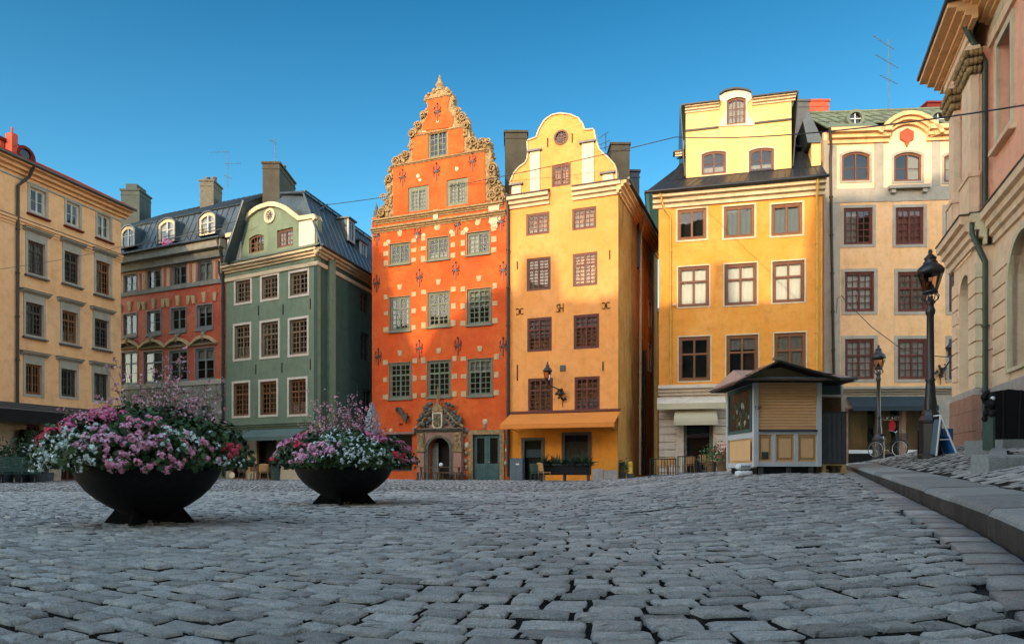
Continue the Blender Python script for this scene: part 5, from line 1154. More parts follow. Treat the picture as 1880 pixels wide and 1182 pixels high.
for k in range(6, 12):
    a, b = dorm[k], dorm[k + 1]; q = [f6.w(x[0], dd, x[1] + e) for dd in (.72, 3.5) for x, e in ((a, 0), (b, 0), (b, .09), (a, .09))]; mb.add(q, [(0, 1, 2, 3), (4, 5, 6, 7), (0, 4, 5, 1), (2, 6, 7, 3)], 'roofblack')
mb.build('attic_gablet', B6)
mb = MB(); zl = f6.z(1356, 229, .9); mb.sweep(f6, [(.9, zl - .1), (.82, zl - .08), (.80, zl), (.9, zl + .02)], a_, f6.u(1319, .9), 'rooflead'); mb.sweep(f6, [(.9, zl - .1), (.82, zl - .08), (.80, zl), (.9, zl + .02)], f6.u(1385, .9), b_, 'rooflead')
cornice(mb, f6, a_ - .05, f6.u(1320, .9), zt + .0, .36, .3, 'cream', 3, d0=.9); cornice(mb, f6, f6.u(1381, .9), b_ + .2, zt + .0, .36, .3, 'cream', 3, d0=.9)
for ua, ub in ((a_ - .25, f6.u(1321, .9)), (f6.u(1380, .9), b_ + .25)): mb.slab([f6.w(ua, .5, zt + .02), f6.w(ub, .5, zt + .02), f6.w(ub, 6.6, zt + .9), f6.w(ua, 6.6, zt + .9)], .07, 'roofblack')
mb.slab([f6.w(a_ - .28, .5, zt), f6.w(a_ - .03, .7, zb + .3), f6.w(a_ - .03, 6, zb + .3), f6.w(a_ - .28, 6.5, zt)], .05, 'roofblack')
mb.slab([f6.w(b_ + .03, .7, zb + .3), f6.w(b_ + .28, .5, zt), f6.w(b_ + .28, 6.5, zt), f6.w(b_ + .03, 6, zb + .3)], .05, 'roofblack'); mb.build('attic_roof', B6)
# fire wall at the right end of the roof
mb = MB(); ua, ub = f6.u(1490, .9), f6.L + .1; mb.box(f6, ua, ub, .9, 6, zt6 - 1.4, f6.z(1498, 262, .9), 'lemon')
mb.slab([f6.w(f6.u(1474, .8), .8, f6.z(1474, 222, .8)), f6.w(f6.u(1483, .8), .8, f6.z(1483, 206, .8)), f6.w(f6.u(1486, .8), .8, f6.z(1486, 206, .8)), f6.w(f6.u(1509, .8), .8, f6.z(1509, 255, .8)), f6.w(f6.u(1506, .8), .8, f6.z(1506, 262, .8)), f6.w(f6.u(1483, .8), .8, f6.z(1483, 262, .8))][::-1], 2.5, 'roof'); mb.build('fire_wall', B6)
chimney(B6, 1455, 1486, 183, 270, 41, 1.8, 'rooflead', pots=1)
downpipe(B6, [f6.w(.05, -.55, zc6), f6.w(.25, -.3, zc6 - .8), f6.w(.63, -.12, zc6 - 1.3), f6.w(.63, -.12, zb6)], .06, 'pipeyellow'); downpipe(B6, [f6.w(f6.L - .35, -.55, zc6 + .1), f6.w(f6.L - .35, -.5, zc6 - .3), f6.w(f6.L - .3, -.12, zc6 - 1.0), f6.w(f6.L - .3, -.12, zb6 - 2)], .07, 'pipeyellow')
# ground floor
mb = MB(); a, b, zt = shop6[0]
win6 = (f6.u(1318), f6.u(1332)); mb.wall(f6, [(0, 0), (f6.L, 0), (f6.L, zb6), (0, zb6)], [[(a, .1), (b, .1), (b, zt), (a, zt)]], -.0, .3, 'white')
z = gB + .05
while z < f6.z(1240, 752):
    mb.box(f6, 0, f6.u(1240), -.07, 0, z, z + .38, 'white'); mb.box(f6, f6.u(1312), f6.L, -.07, 0, z, z + .38, 'white'); z += .43
mb.build('ground_floor', B6)
mb = MB(); mb.ring(f6, shape(a, b, .1, zt), shape(a + .18, b - .18, .2, zt - .1), .05, .2, 'darkstone'); mb.box(f6, a, b, .4, .45, .1, zt, 'interior'); D = mb.build('shop_door', B6); p = MB(); p.quad(f6.w(a + .1, .15, .2), f6.w(b - .1, .15, .2), f6.w(b - .1, .15, zt), f6.w(a + .1, .15, zt), 'glass'); p.build('pane', D)
mb = MB(); z1 = f6.z(1262, 714); cornice(mb, f6, -.05, f6.L + .1, z1 + .2, .55, .45, 'white', 3); mb.build('shop_cornice', B6)
mb = MB(); a2, b2 = -.1, f6.u(1330); z1 = f6.z(1262, 729); mb.slab([f6.w(a2, -1.0, z1 - .42), f6.w(b2, -1.0, z1 - .42), f6.w(b2, -.1, z1), f6.w(a2, -.1, z1)], .04, 'white'); mb.box(f6, a2, b2, -1.02, -.98, z1 - .75, z1 - .43, 'awncream'); mb.build('awning', B6)
mb = MB(); a3, b3 = f6.u(1237), f6.u(1315); z3 = f6.z(1276, 749); z4 = f6.z(1276, 776); n = 8; q = []
for i in range(n + 1):
    t = math.pi / 2 * i / n; q += [f6.w(a3 + .25 * (1 - math.sin(t)), -1.05 * math.sin(t) if 0 else -.05 - .95 * math.sin(t), z3 - (z3 - z4) * (1 - math.cos(t))), f6.w(b3 - .25 * (1 - math.sin(t)), -.05 - .95 * math.sin(t), z3 - (z3 - z4) * (1 - math.cos(t)))]
mb.add(q, [(2 * i, 2 * i + 1, 2 * i + 3, 2 * i + 2) for i in range(n)], 'awncream', True); mb.box(f6, a3, b3, -1.01, -.99, z4 - .18, z4 + .005, 'awncream')
mb.add([f6.w(a3, -.05, z4)] + [q[2 * i] for i in range(n + 1)], [tuple(range(n + 2))], 'awncream'); mb.add([f6.w(b3, -.05, z4)] + [q[2 * i + 1] for i in range(n + 1)], [tuple(range(n + 2))], 'awncream'); mb.build('door_hood', B6)
mb = MB(); u, z = f6.uz(1238, 560); mb.ball(f6.w(u, -.12, f6.z(1235, 561)), .09, 'cream', 8, 5); mb.tube([f6.w(u, 0, z), f6.w(u, -.12, z)], .03, 'cream', 6); mb.build('bell', B6)

# ---------------------------------------------------------------- 7. peach house with green copper roof
f7 = Frame.px(1512, 38.5, 1745, 38.0)
B7 = thing('peach_house', 'peach house with green copper roof and arched pediment behind the street lamps', 'house', f7.w(f7.L / 2, 0, 0))
H = []; uE = f7.u(1845); zc7 = f7.z(1580, 240); g7 = 1.0
for (x0, x1, y0, y1, c_) in [(1545.5, 1597, 279, 332, None), (1641, 1692, 280, 333, 'right'), (1733, 1780, 281, 334, 'full')]: window(f7, B7, H, x0, x1, y0, y1, 'winrust', 2, 1, (2,), rise=.22, fw=.12, sur=(.12, 'greytrim', .03), cur=c_, d=.05)
for (x0, x1, y0, y1, c_) in [(1548.7, 1602, 382, 449, 'left'), (1644, 1696, 381, 449, 'rfull'), (1736, 1785, 381, 449, None)]: window(f7, B7, H, x0, x1, y0, y1, 'winred', 2, 2, (5,), fw=.12, sur=(.16, 'greytrim', .03), cur=c_, d=.05, mw=.04)
for yy0, yy1 in ((499, 572), (622, 696)):
    for (x0, x1) in [(1551, 1605), (1648, 1702), (1742, 1790)]: window(f7, B7, H, x0, x1, yy0, yy1, 'winred', 2, 2, (2, 3), tr=.4, fw=.12, sur=(.18, 'greytrim', .03), cur='white' if yy0 > 600 or x0 < 1600 else 'full', d=.05, mw=.045)
zb7 = f7.z(1640, 712); zm7 = f7.z(1600, 363)
door7 = [(f7.u(1556), f7.u(1608)), (f7.u(1613), f7.u(1652)), (f7.u(1662), f7.u(1706))]
arch = [f7.uz(x, y) for x, y in ((1606, 249), (1612, 240), (1622, 229), (1634, 220), (1650, 213), (1665, 211), (1682, 213), (1698, 220), (1711, 230), (1722, 242), (1726, 249))]
mb = MB(); mb.wall(f7, [(0, zb7), (uE, zb7), (uE, zm7), (0, zm7)], [h for h in H if h[2][1] < zm7], .0, .24, 'peach')
mb.wall(f7, [(0, zm7), (uE, zm7), (uE, zc7), (arch[-1][0], zc7)] + arch[::-1] + [(arch[0][0], zc7), (0, zc7)], [h for h in H if h[0][1] > zm7], .002, .24, 'peachtop')
mb.box(f7, .02, uE, .98, 8, 0, zc7 - .2, 'peach'); mb.box(f7, 0, .2, .25, .97, 0, zc7 - .3, 'peach'); mb.build('wall', B7)
mb = MB(); mb.box(f7, 0, uE, -.035, 0, zm7 - .25, zm7 + .55, 'greytrim')
for xa, xb in ((1512, 1536), (1605, 1622), (1711, 1726)): mb.box(f7, f7.u(xa), f7.u(xb), -.03, 0, zm7 + .56, zc7 - .5, 'greytrim')
mb.box(f7, f7.u(1512), f7.u(1542), -.032, 0, zb7, zm7 - .26, 'greytrim'); mb.build('pilaster', B7)
mb = MB()
for xa, xb in ((1519, 1631), (1700, 1840)): cornice(mb, f7, f7.u(xa), f7.u(xb), zc7 - .0, .75, .5, 'cornice', 3)
k = len(arch); um = (arch[0][0] + arch[-1][0]) / 2; zc_ = arch[0][1] - .6
for lay_, (e0, e1, o) in enumerate(((0, .22, .5), (.22, .42, .35), (.42, .6, .2))):
    sc_ = lambda p, e: (p[0] - (p[0] - um) / max(.01, math.hypot(p[0] - um, p[1] - zc_)) * e, p[1] - (p[1] - zc_) / max(.01, math.hypot(p[0] - um, p[1] - zc_)) * e)
    for i in range(k - 1):
        q = [f7.w(*(lambda t: (t[0], dd, t[1]))(sc_(p, e))) for dd in (-o, .05 if lay_ else 2.2) for p, e in ((arch[i], e0), (arch[i + 1], e0), (arch[i + 1], e1), (arch[i], e1))]
        mb.add(q, [(0, 1, 2, 3), (4, 5, 6, 7), (0, 4, 5, 1), (2, 6, 7, 3), (0, 3, 7, 4), (1, 2, 6, 5)], 'cornice')
mb.build('cornice', B7)
mb = MB(); W = [h for h in H if h[0][1] > zm7][1]; a, b, z = W[0][0], W[1][0], W[0][1]; mb.box(f7, a - .35, b + .35, -.3, 0, z - .48, z - .3, 'greytrim')
for s in (a - .1, b + .1): mb.box(f7, s - .12, s + .12, -.22, 0, z - .7, z - .49, 'greytrim')
mb.build('window_ledge', B7)
mb = MB(); u, z = f7.uz(1664, 250); mb.prism(f7, [(u + .42 * math.cos(R(30 + 60 * i)), z + .42 * math.sin(R(30 + 60 * i))) for i in range(6)], -.1, 0, 'redlead'); mb.prism(f7, [(u - .12, z - .38), (u + .12, z - .38), (u, z - .65)], -.09, 0, 'redlead'); mb.build('hexagonal_plaque', B7)
mb = MB(); zr = f7.z(1600, 205, 3.2); e = -.5; off = .12
lx, rx = f7.u(1497), f7.u(1850)
zq = zc7 + .02 + (zr - zc7) * .85 / 3.7
mb.slab([f7.w(0, .35, zq), f7.w(uE, .35, zq), f7.w(uE, 3.2, zr), f7.w(0, 3.2, zr)], .06, 'copper')
for ua, ub in ((0, arch[0][0]), (arch[-1][0], uE)): mb.slab([f7.w(ua, e, zc7 + .02), f7.w(ub, e, zc7 + .02), f7.w(ub, .36, zq + .002), f7.w(ua, .36, zq + .002)], .06, 'copper'); mb.slab([f7.w(uE, 9, zc7), f7.w(0, 9, zc7), f7.w(0, 3.2, zr), f7.w(uE, 3.2, zr)], .06, 'copper')
for i in range(22):
    u = i * .62; p0, p1 = f7.w(u + .42, .3, zq + .03), f7.w(max(0, u), 3.2, zr + .03); mb.tube([p0, p1], .03, 'copper', 4)
for t in (.35, .66): mb.tube([f7.w(0, e + 3.7 * t, zc7 + .05 + (zr - zc7) * t), f7.w(uE, e + 3.7 * t, zc7 + .05 + (zr - zc7) * t)], .025, 'copper', 4)
mb.tube([f7.w(0, 3.2, zr + .05), f7.w(uE, 3.2, zr + .05)], .08, 'copper', 6); mb.build('roof', B7)
for x, y in ((1570, 218), (1722, 219)):
    d = .15; u, z = f7.uz(x, y, d); mb = MB(); c1_ = [(u + .5 * math.cos(t), z + .5 * math.sin(t)) for t in np.linspace(0, 2 * math.pi, 20, endpoint=False)]; c2_ = [(u + .34 * math.cos(t), z + .34 * math.sin(t)) for t in np.linspace(0, 2 * math.pi, 20, endpoint=False)]
    mb.ring(f7, c1_, c2_, d - .1, d + 2.2, 'copper'); mb.prism(f7, c2_, d + .1, d + .3, 'interior'); mb.box(f7, u - .5, u + .5, d, d + 2, z - .9, z - .3, 'copper')
    mb.box(f7, u - .02, u + .02, d, d + .05, z - .34, z + .34, 'chalk'); mb.box(f7, u - .34, u + .34, d, d + .048, z - .02, z + .02, 'chalk'); D = mb.build('dormer', B7); p = MB(); p.add([f7.w(a, d + .06, b) for a, b in c2_], [tuple(range(20))], 'glass'); p.build('round_pane', D)
chimney(B7, 1487, 1522, 183, 230, 44, 1.8, 'redlead'); chimney(B7, 1703, 1742, 186, 215, 43, 1.6, 'redmetal')
downpipe(B7, [f7.w(f7.u(1517), -.5, zc7), f7.w(f7.u(1522), -.3, zc7 - .9), f7.w(f7.u(1523), -.12, zc7 - 1.6), f7.w(f7.u(1530), -.12, zb7)], .08, 'pipe')
mb = MB(); HD = [[(a, g7 - .1 if i == 1 else g7 + .55), (b, g7 - .1 if i == 1 else g7 + .55), (b, f7.z(1600, 750)), (a, f7.z(1600, 750))] for i, (a, b) in enumerate(door7)]
mb.wall(f7, [(0, .2), (uE, .2), (uE, zb7), (0, zb7)], HD, 0, .3, 'greytrim'); cornice(mb, f7, 0, uE, zb7 + .05, .4, .35, 'greytrim', 3); mb.box(f7, f7.u(1552), f7.u(1708), -.03, 0, .3, g7 + .5, 'black')
mb.box(f7, f7.u(1653), f7.u(1661), -.12, 0, g7, f7.z(1600, 750), 'rosestone'); mb.box(f7, f7.u(1552), f7.u(1556), -.1, 0, g7, f7.z(1600, 750), 'rosestone'); mb.build('ground_floor', B7)
for i, h in enumerate(HD):
    mb = MB(); a, b, zb, zt = h[0][0], h[1][0], h[0][1], h[2][1]; mb.ring(f7, shape(a, b, zb, zt), shape(a + .08, b - .08, zb + .08, zt - .08), .05, .14, 'windark'); mb.box(f7, a, b, 1.0, 1.05, zb, zt, 'interior'); mb.box(f7, a, a + .03, .3, 1, zb, zt, 'interior'); mb.box(f7, b - .03, b, .3, 1, zb, zt, 'interior')
    if i != 1: mb.box(f7, a + .02, b - .05, -.12, -.04, zb - .02, zb + .18, 'chalk')
    D = mb.build('shop_door' if i == 1 else 'shop_window', B7); p = MB(); p.quad(f7.w(a + .05, .1, zb), f7.w(b - .05, .1, zb), f7.w(b - .05, .1, zt), f7.w(a + .05, .1, zt), 'glass'); p.build('pane', D)
    if i == 1:
        letters('lettering', 'SALK:H02', .34, f7, (a + b) / 2 - .0, .03, f7.z(1630, 768), 'chalk', D)
        q = MB(); uu, zz = f7.uz(1638, 781); q.prism(f7, [(uu + .2 * math.cos(t), zz + .34 * math.sin(t)) for t in np.linspace(0, 2 * math.pi, 14, endpoint=False)], .0, .04, 'red'); q.build('poster', D)
mb = MB(); a, b = f7.u(1553), f7.u(1706); zt = f7.z(1630, 728); mb.slab([f7.w(a, -.95, zt - .62), f7.w(b, -.95, zt - .62), f7.w(b, -.1, zt), f7.w(a, -.1, zt)], .03, 'awndark'); mb.box(f7, a, b, -.97, -.94, zt - .88, zt - .62, 'awndark'); mb.build('awning', B7)

# ---------------------------------------------------------------- 8. palace on the right
dc = Vector((-.371, -.9286)); o8 = P(1748, HY, 24.0); f8 = Frame((o8.x, o8.y), (o8.x + dc.x * 10, o8.y + dc.y * 10))
B8 = thing('palace', 'pink and cream palace with rusticated ground floor, pilasters and deep eaves at the right edge', 'palace', f8.w(0, 0, 1))
uP = f8.u(1790); D1 = .26; D2 = .46; uM = f8.u(1820, D2); uEnd = 19.0
zS, zSb, zT = 8.75, 7.75, 14.05    # string course top and bottom, underside of entablature
gb = 1.1; zpl = f8.z(1765, 722)
ga_u0, ga_u1 = f8.u(1757), f8.u(1777)
zar1 = f8.z(1768, 505); zar0 = f8.z(1766, 718)
nich = shape(ga_u0, ga_u1, zar0, zar1, .8, 12)
nicheup = shape(f8.u(1757), f8.u(1770), f8.z(1764, 365), f8.z(1764, 205))
mb = MB(); mb.wall(f8, [(0, gb - .5), (uP, gb - .5), (uP, zSb), (0, zSb)], [nich], .06, .5, 'rustic'); mb.box(f8, 0.02, uP, .57, 6, gb - .5, zT, 'rusticg'); 
mb.wall(f8, [(0, zS), (uP, zS), (uP, zT), (0, zT)], [nicheup], .10, .4, 'pink')
mb.box(f8, uP - .02, uM, D1, 2, gb - .5, zSb, 'rusticg'); mb.box(f8, uP - .02, uM, D1, 2, zS, zT, 'rusticg')
# main wall, set back
aw = []
for k in range(3):
    c0 = f8.u(1853, D2) + k * 4.6; aw.append(shape(c0, c0 + 2.5, 3.6, f8.z(1872, 428, D2) if k == 0 else 6.75, 1.2, 14))
uw = []
for k in range(3):
    c0 = f8.u(1834, D2) + k * 4.2; c1 = f8.u(1859, D2) + k * 4.2
    uw.append([(c0, f8.z(1846, 240, D2)), (c1, f8.z(1846, 240, D2)), (c1, f8.z(1846, 62, D2)), (c0, f8.z(1846, 62, D2))])
mb.wall(f8, [(uM, gb - .5), (uEnd, gb - .5), (uEnd, zSb), (uM, zSb)], aw, D2 + .06, .55, 'rustic'); mb.wall(f8, [(uM, zS - .3), (uEnd, zS - .3), (uEnd, zT + 1), (uM, zT + 1)], uw, D2, .45, 'pink')
mb.box(f8, uM, uEnd, D2 + 1.3, 6, gb, zT + 1, 'pink'); mb.build('wall', B8)
# rusticated courses
def courses(u0, u1, d, z0, z1, m, holes=(), step=.50, th=.065):
    z = z0
    while z < z1 - .1:
        zt = min(z + step - .055, z1); segs = [(u0, u1)]
        for h in holes:
            hz0 = min(p[1] for p in h); hz1 = max(p[1] for p in h)
            if zt > hz0 and z < hz1:
                zz = (z + zt) / 2; us = sorted(p[0] for p in h if p[1] > hz1 - 1.3); c = (min(p[0] for p in h) + max(p[0] for p in h)) / 2; hw = (max(p[0] for p in h) - min(p[0] for p in h)) / 2; rs = min(hw, 1.2 if hw > 1 else .8)
                if zt > hz1 - rs: Rr = (hw * hw + rs * rs) / (2 * rs); dz = max(0, z + .02 - (hz1 - Rr)); hw = math.sqrt(max(0, Rr * Rr - dz * dz))
                ns = []
                for a, b in segs:
                    if b < c - hw or a > c + hw: ns.append((a, b)); continue
                    if a < c - hw - .05: ns.append((a, c - hw - .06))
                    if b > c + hw + .05: ns.append((c + hw + .06, b))
                segs = ns
        for a, b in segs:
            if b - a > .05: mb.box(f8, a, b, d - th, d, z, zt, m)
        z += step
mb = MB(); courses(-.03, uP + .03, .06, zpl, zSb - .55, 'rustic', [nich]); courses(uP + .03, uM, D1, zpl, zSb - .55, 'rusticg', th=.06); courses(uM + .02, uEnd, D2 + .06, zpl, zSb - .55, 'rustic', aw)
courses(uP + .0, uM - .03, D1, zS + .1, zT - .3, 'rusticg', step=.48, th=.05)
# return faces of the projecting bay show the same courses
z = zpl
fr8 = Frame(tuple(f8.w(uP, 0.0, 0).xy), tuple(f8.w(uP, 1.0, 0).xy))
while z < zSb - .6: mb.box(fr8, 0.0, D1 + .01, -.05, .0, z, z + .445, 'rusticg'); z += .5
z = zS + .1
fr9 = Frame(tuple(f8.w(uM, D1, 0).xy), tuple(f8.w(uM, D1 + 1.0, 0).xy))
z = zpl
while z < zSb - .6: mb.box(fr9, 0.0, D2 - D1 + .06, -.04, .0, z, z + .445, 'rusticg'); z += .5
mb.build('rustication', B8)
mb = MB()   # plinth blocks
for (u0, u1, d) in ((-.02, uP + .04, -.08), (uP + .04, uM + .04, D1 - .08)):
    z = gb - .5; r_ = 0
    for zt in (1.9, 2.55, 3.05):
        u = u0 - (.3 if r_ % 2 else 0)
        while u < u1: mb.box(f8, max(u, u0), min(u + .75, u1) - .012, d - .004 * (r_ % 2), d + .3, z, zt - .012, 'redblock' if u0 < 1 else 'baseblock'); u += .75
        z = zt; r_ += 1
    mb.box(f8, u0, u1, d + .03, d + .3, z, zpl - .02, 'baseblock')
mb.box(f8, uM, uEnd, D2 - .04, D2 + .06, gb - .5, zpl - .02, 'baseblock'); mb.build('plinth', B8)
mb = MB()   # string course
cornice(mb, f8, -.35, uP + .05, zS, 1.0, .42, 'rustic', 4); cornice(mb, f8, uP + .04, uM + .3, zS - .002, 1.0, .42, 'rusticg', 4, d0=D1); cornice(mb, f8, uM + .2, uEnd, zS - .004, 1.0, .42, 'rustic', 4, d0=D2 + .05)
mb.box(f8, -.4, uP + .1, -.46, .1, zS + .003, zS + .04, 'pipegreen'); mb.box(f8, uP + .1, uM + .3, D1 - .46, D1, zS + .004, zS + .043, 'pipegreen'); mb.box(f8, uM + .3, uEnd, D2 - .41, D2, zS + .002, zS + .04, 'pipegreen'); mb.build('string_course', B8)
# pilasters with capitals
def pilaster(u0, u1, d, proud, z0, z1):
    mb = MB(); m = 'rustic'; mb.box(f8, u0 - .06, u1 + .06, d - proud - .06, d, z0, z0 + 1.15, m); mb.box(f8, u0 - .1, u1 + .1, d - proud - .1, d, z0 + 1.15, z0 + 1.3, m); mb.box(f8, u0, u1, d - proud, d, z0 + 1.3, z1 - .85, m)
    um = (u0 + u1) / 2; w = (u1 - u0) / 2
    for lv in range(3):
        zz = z1 - .85 + lv * .24; e = .02 + .06 * lv
        mb.box(f8, u0 - e * .5, u1 + e * .5, d - proud - e * .5, d, zz, zz + .22, 'sandstone')
        for k in range(5): u = u0 - e + (u1 - u0 + 2 * e) * k / 4; mb.ball(f8.w(u, d - proud - e - .03, zz + .14), .10, 'sandstone', 6, 4, (1, 1, 1.4))
        for k in range(3): mb.ball(f8.w(u1 + e + .02, d - proud * (k / 2), zz + .14), .09, 'sandstone', 6, 4, (1, 1, 1.4)); mb.ball(f8.w(u0 - e - .02, d - proud * (k / 2), zz + .14), .09, 'sandstone', 6, 4, (1, 1, 1.4))
    mb.box(f8, u0 - .16, u1 + .16, d - proud - .16, d, z1 - .13, z1 - .004, m); mb.build('pilaster', B8)
pilaster(.0, .72, .10, .2, zS + .05, zT); pilaster(f8.u(1774), uP + .02, .10, .22, zS + .05, zT)
mb = MB(); cornice(mb, f8, -.2, uM + .2, zT + .5, .5, .12, 'rustic', 2, d0=-.10); mb.build('architrave', B8)
mb = MB()
cornice(mb, f8, -.7, uM + .9, zT + 1.15, .65, .78, 'cornice', 4, d0=-.12); mb.box(f8, -.75, uM + 1, -.98, .3, zT + 1.153, zT + 1.22, 'roofblack')
u = -.6
while u < uM + .6: mb.box(f8, u, u + .07, -.36, -.26, zT + .62, zT + .72, 'cornice'); u += .14
cornice(mb, f8, uM + .2, uEnd, zT + 1.148, .65, .95, 'cornice', 6, d0=D2); cornice(mb, f8, uM + .2, uEnd, zT + .5, .5, .12, 'rusticg', 2, d0=D2)
mb.slab([f8.w(-.75, -.97, zT + 1.23), f8.w(uEnd, -.97, zT + 1.23), f8.w(uEnd, 5, zT + 2.2), f8.w(-.75, 5, zT + 2.2)][::-1], .05, 'roofblack'); mb.box(f8, .0, uEnd, .35, 5, zT - .1, zT + 1.4, 'rustic'); mb.build('eaves_cornice', B8)
# windows of the palace
def pwin(h, d, name, fm, cur=None, sur=True):
    us = [p[0] for p in h]; zs = [p[1] for p in h]; a, b, z0, z1 = min(us), max(us), min(zs), max(zs); rs = 0
    if len(h) > 4: rs = min((b - a) / 2, .8 if b - a < 2 else 1.2)
    mb = MB(); I = shape(a + .12, b - .12, z0 + .12, z1 - .12, rs, 12 if len(h) < 16 else 14); Hh = shape(a, b, z0, z1, rs, 12 if len(h) < 16 else 14)
    mb.ring(f8, Hh, I, d, d + .1, fm); um = (a + b) / 2
    mb.box(f8, um - .05, um + .05, d - .01, d + .09, z0, z1 - .1, fm)
    if rs: mb.box(f8, a + .1, b - .1, d - .02, d + .1, z1 - rs - .1, z1 - rs + .08, fm)
    nr = max(3, int((z1 - z0) / .6))
    for i in range(1, nr): z = z0 + (z1 - rs - z0) * i / nr; mb.box(f8, a + .1, b - .1, d + .02, d + .06, z - .02, z + .02, fm)
    for q in (.25, .75): mb.box(f8, a + (b - a) * q - .02, a + (b - a) * q + .02, d + .022, d + .058, z0, z1 - rs * .6 - .1, fm)
    mb.box(f8, a - .05, b + .05, d + .6, d + .65, z0 - .05, z1 + .05, 'interior'); W = mb.build(name, B8); p = MB(); p.add([f8.w(u, d + .05, z) for u, z in I], [tuple(range(len(I)))], 'glass'); p.build('pane', W)
    return W
pwin(nich, .42, 'arched_window', 'wingreen'); pwin(nicheup, .38, 'window', 'wingreen')
for h in aw: W = pwin(h, D2 + .42, 'arched_window', 'windark')
for h in uw:
    W = pwin(h, D2 + .26, 'window', 'pipegreen'); mb = MB(); a, b, z0, z1 = h[0][0], h[1][0], h[0][1], h[2][1]
    mb.ring(f8, shape(a - .22, b + .22, z0 - .22, z1 + .22), shape(a, b, z0, z1), D2 - .07, D2 + .02, 'rusticg'); mb.build('surround', W); mb = MB(); mb.box(f8, a - .32, b + .32, D2 - .2, D2, z0 - .36, z0 - .225, 'rustic'); mb.build('sill', W)
for h in aw[:2]:
    us = [p[0] for p in h]; a, b = min(us), max(us); z1 = max(p[1] for p in h); mb = MB(); mb.ring(f8, shape(a - .2, b + .2, 3.5, z1 + .2, 1.35, 14), shape(a - .0, b + .0, 3.6, z1, 1.2, 14), D2 - .05, D2 + .2, 'rusticg'); mb.build('arch_surround', B8)
downpipe(B8, [f8.w(uM + .3, D2 - .85, zT + .9), f8.w(uM + .2, D2 - .6, zT + .3), f8.w(uM + .12, D2 - .2, zT - .5), f8.w(uM + .12, D2 - .2, zS + .1), f8.w(uM + .12, D2 - .55, zS - .05), f8.w(uM + .12, D2 - .55, zS - .6), f8.w(uM + .12, D2 - .2, zSb - .5), f8.w(uM + .12, D2 - .2, gb)], .085, 'pipegreen')

# ---------------------------------------------------------------- houses behind the viewer that shade the lower walls
YC = -20.0
def proj(px, py, Y):
    p = P(px, py, Y); t = (p.y - YC) / (-SUN.y); q = p + SUN * t; return q.x, q.z
prof = [proj(*a) for a in [(-200, 480, 36), (222, 480, 45), (415, 462, 42), (500, 470, 40), (583, 478, 38.5), (684, 445, 41), (705, 470, 40.7), (722, 560, 40.5), (742, 606, 40.2), (765, 655, 40), (782, 650, 39.9), (800, 606, 39.6), (845, 585, 39.2), (858, 556, 39), (900, 540, 38.6), (935, 528, 38), (950, 548, 37.8), (962, 470, 37.6), (1018, 478, 37.2), (1030, 552, 37), (1090, 556, 36.4), (1134, 545, 36), (1212, 562, 38), (1300, 560, 37.6), (1308, 486, 37.5), (1332, 484, 37.4), (1340, 556, 37.3), (1400, 560, 37), (1470, 556, 36.5), (1482, 420, 36.3), (1510, 372, 38.5), (1560, 360, 38.4), (1600, 368, 38.3), (1640, 340, 38.2), (1740, 320, 38), (1900, 300, 38)]]
prof.sort()
brk = [prof[0][0] - 20, -38, -27.5, -20, -12.5, -4, 6, prof[-1][0] + 85]
names = [('ochre', 'ochre'), ('redwall', 'dark red'), ('peach', 'peach'), ('green', 'green'), ('apricot', 'apricot'), ('greytrim', 'grey'), ('peach', 'pale peach')]
import bisect
px_, pz_ = [p[0] for p in prof], [p[1] for p in prof]
def hz(x): return float(np.interp(x, px_, pz_))
fb = Frame((0, YC), (-1, YC))     # faces the square (towards +Y)
for i in range(len(brk) - 1):
    a, b = brk[i], brk[i + 1]
    t = thing('house', f'{names[i][1]} house on the near side of the square behind the viewer', 'house', ((a + b) / 2, YC, 0))
    xs = [a] + [x for x in px_ if a < x < b] + [b]; pts = [(-x, hz(x)) for x in xs]
    mb = MB(); H = []; out = [(-a, -.3)] + pts + [(-b, -.3)]
    u = -b + 1.5
    while u < -a - 2.2:
        for z in (4.2, 7.6, 11.0, 14.4):
            if z + 2.4 < min(hz(-u), hz(-u - 1.2)): H.append([(u, z), (u + 1.2, z), (u + 1.2, z + 1.9), (u, z + 1.9)])
        u += 2.9
    mb.wall(fb, out[::-1], H, 0, .4, names[i][0])
    sh = lambda u, d, z: (-u + SX * d, YC + SY * d, z)      # the gable skyline runs back along the light
    k = len(out); q = [sh(u, dd, z) for dd in (.45, 7) for u, z in out]; mb.add(q, [tuple(range(k)), tuple(range(k, 2 * k))] + [(j, (j + 1) % k, (j + 1) % k + k, j + k) for j in range(k)], names[i][0]); mb.build('wall', t)
    mb = MB()
    for h in H: mb.ring(fb, h, [(h[0][0] + .08, h[0][1] + .08), (h[1][0] - .08, h[1][1] + .08), (h[2][0] - .08, h[2][1] - .08), (h[3][0] + .08, h[3][1] - .08)], .15, .25, 'winwhite')
    if H: mb.build('window_frame', t); p = MB(); [p.add([fb.w(u, .2, z) for u, z in h], [(0, 1, 2, 3)], 'glass') for h in H]; p.build('pane', t)
    mb = MB(); k = len(pts)
    q = [sh(u, d, z + .02) for d in (-.1, 7.1) for u, z in pts]; mb.add(q, [(j, j + 1, j + 1 + k, j + k) for j in range(k - 1)], 'roof'); mb.build('roof', t)

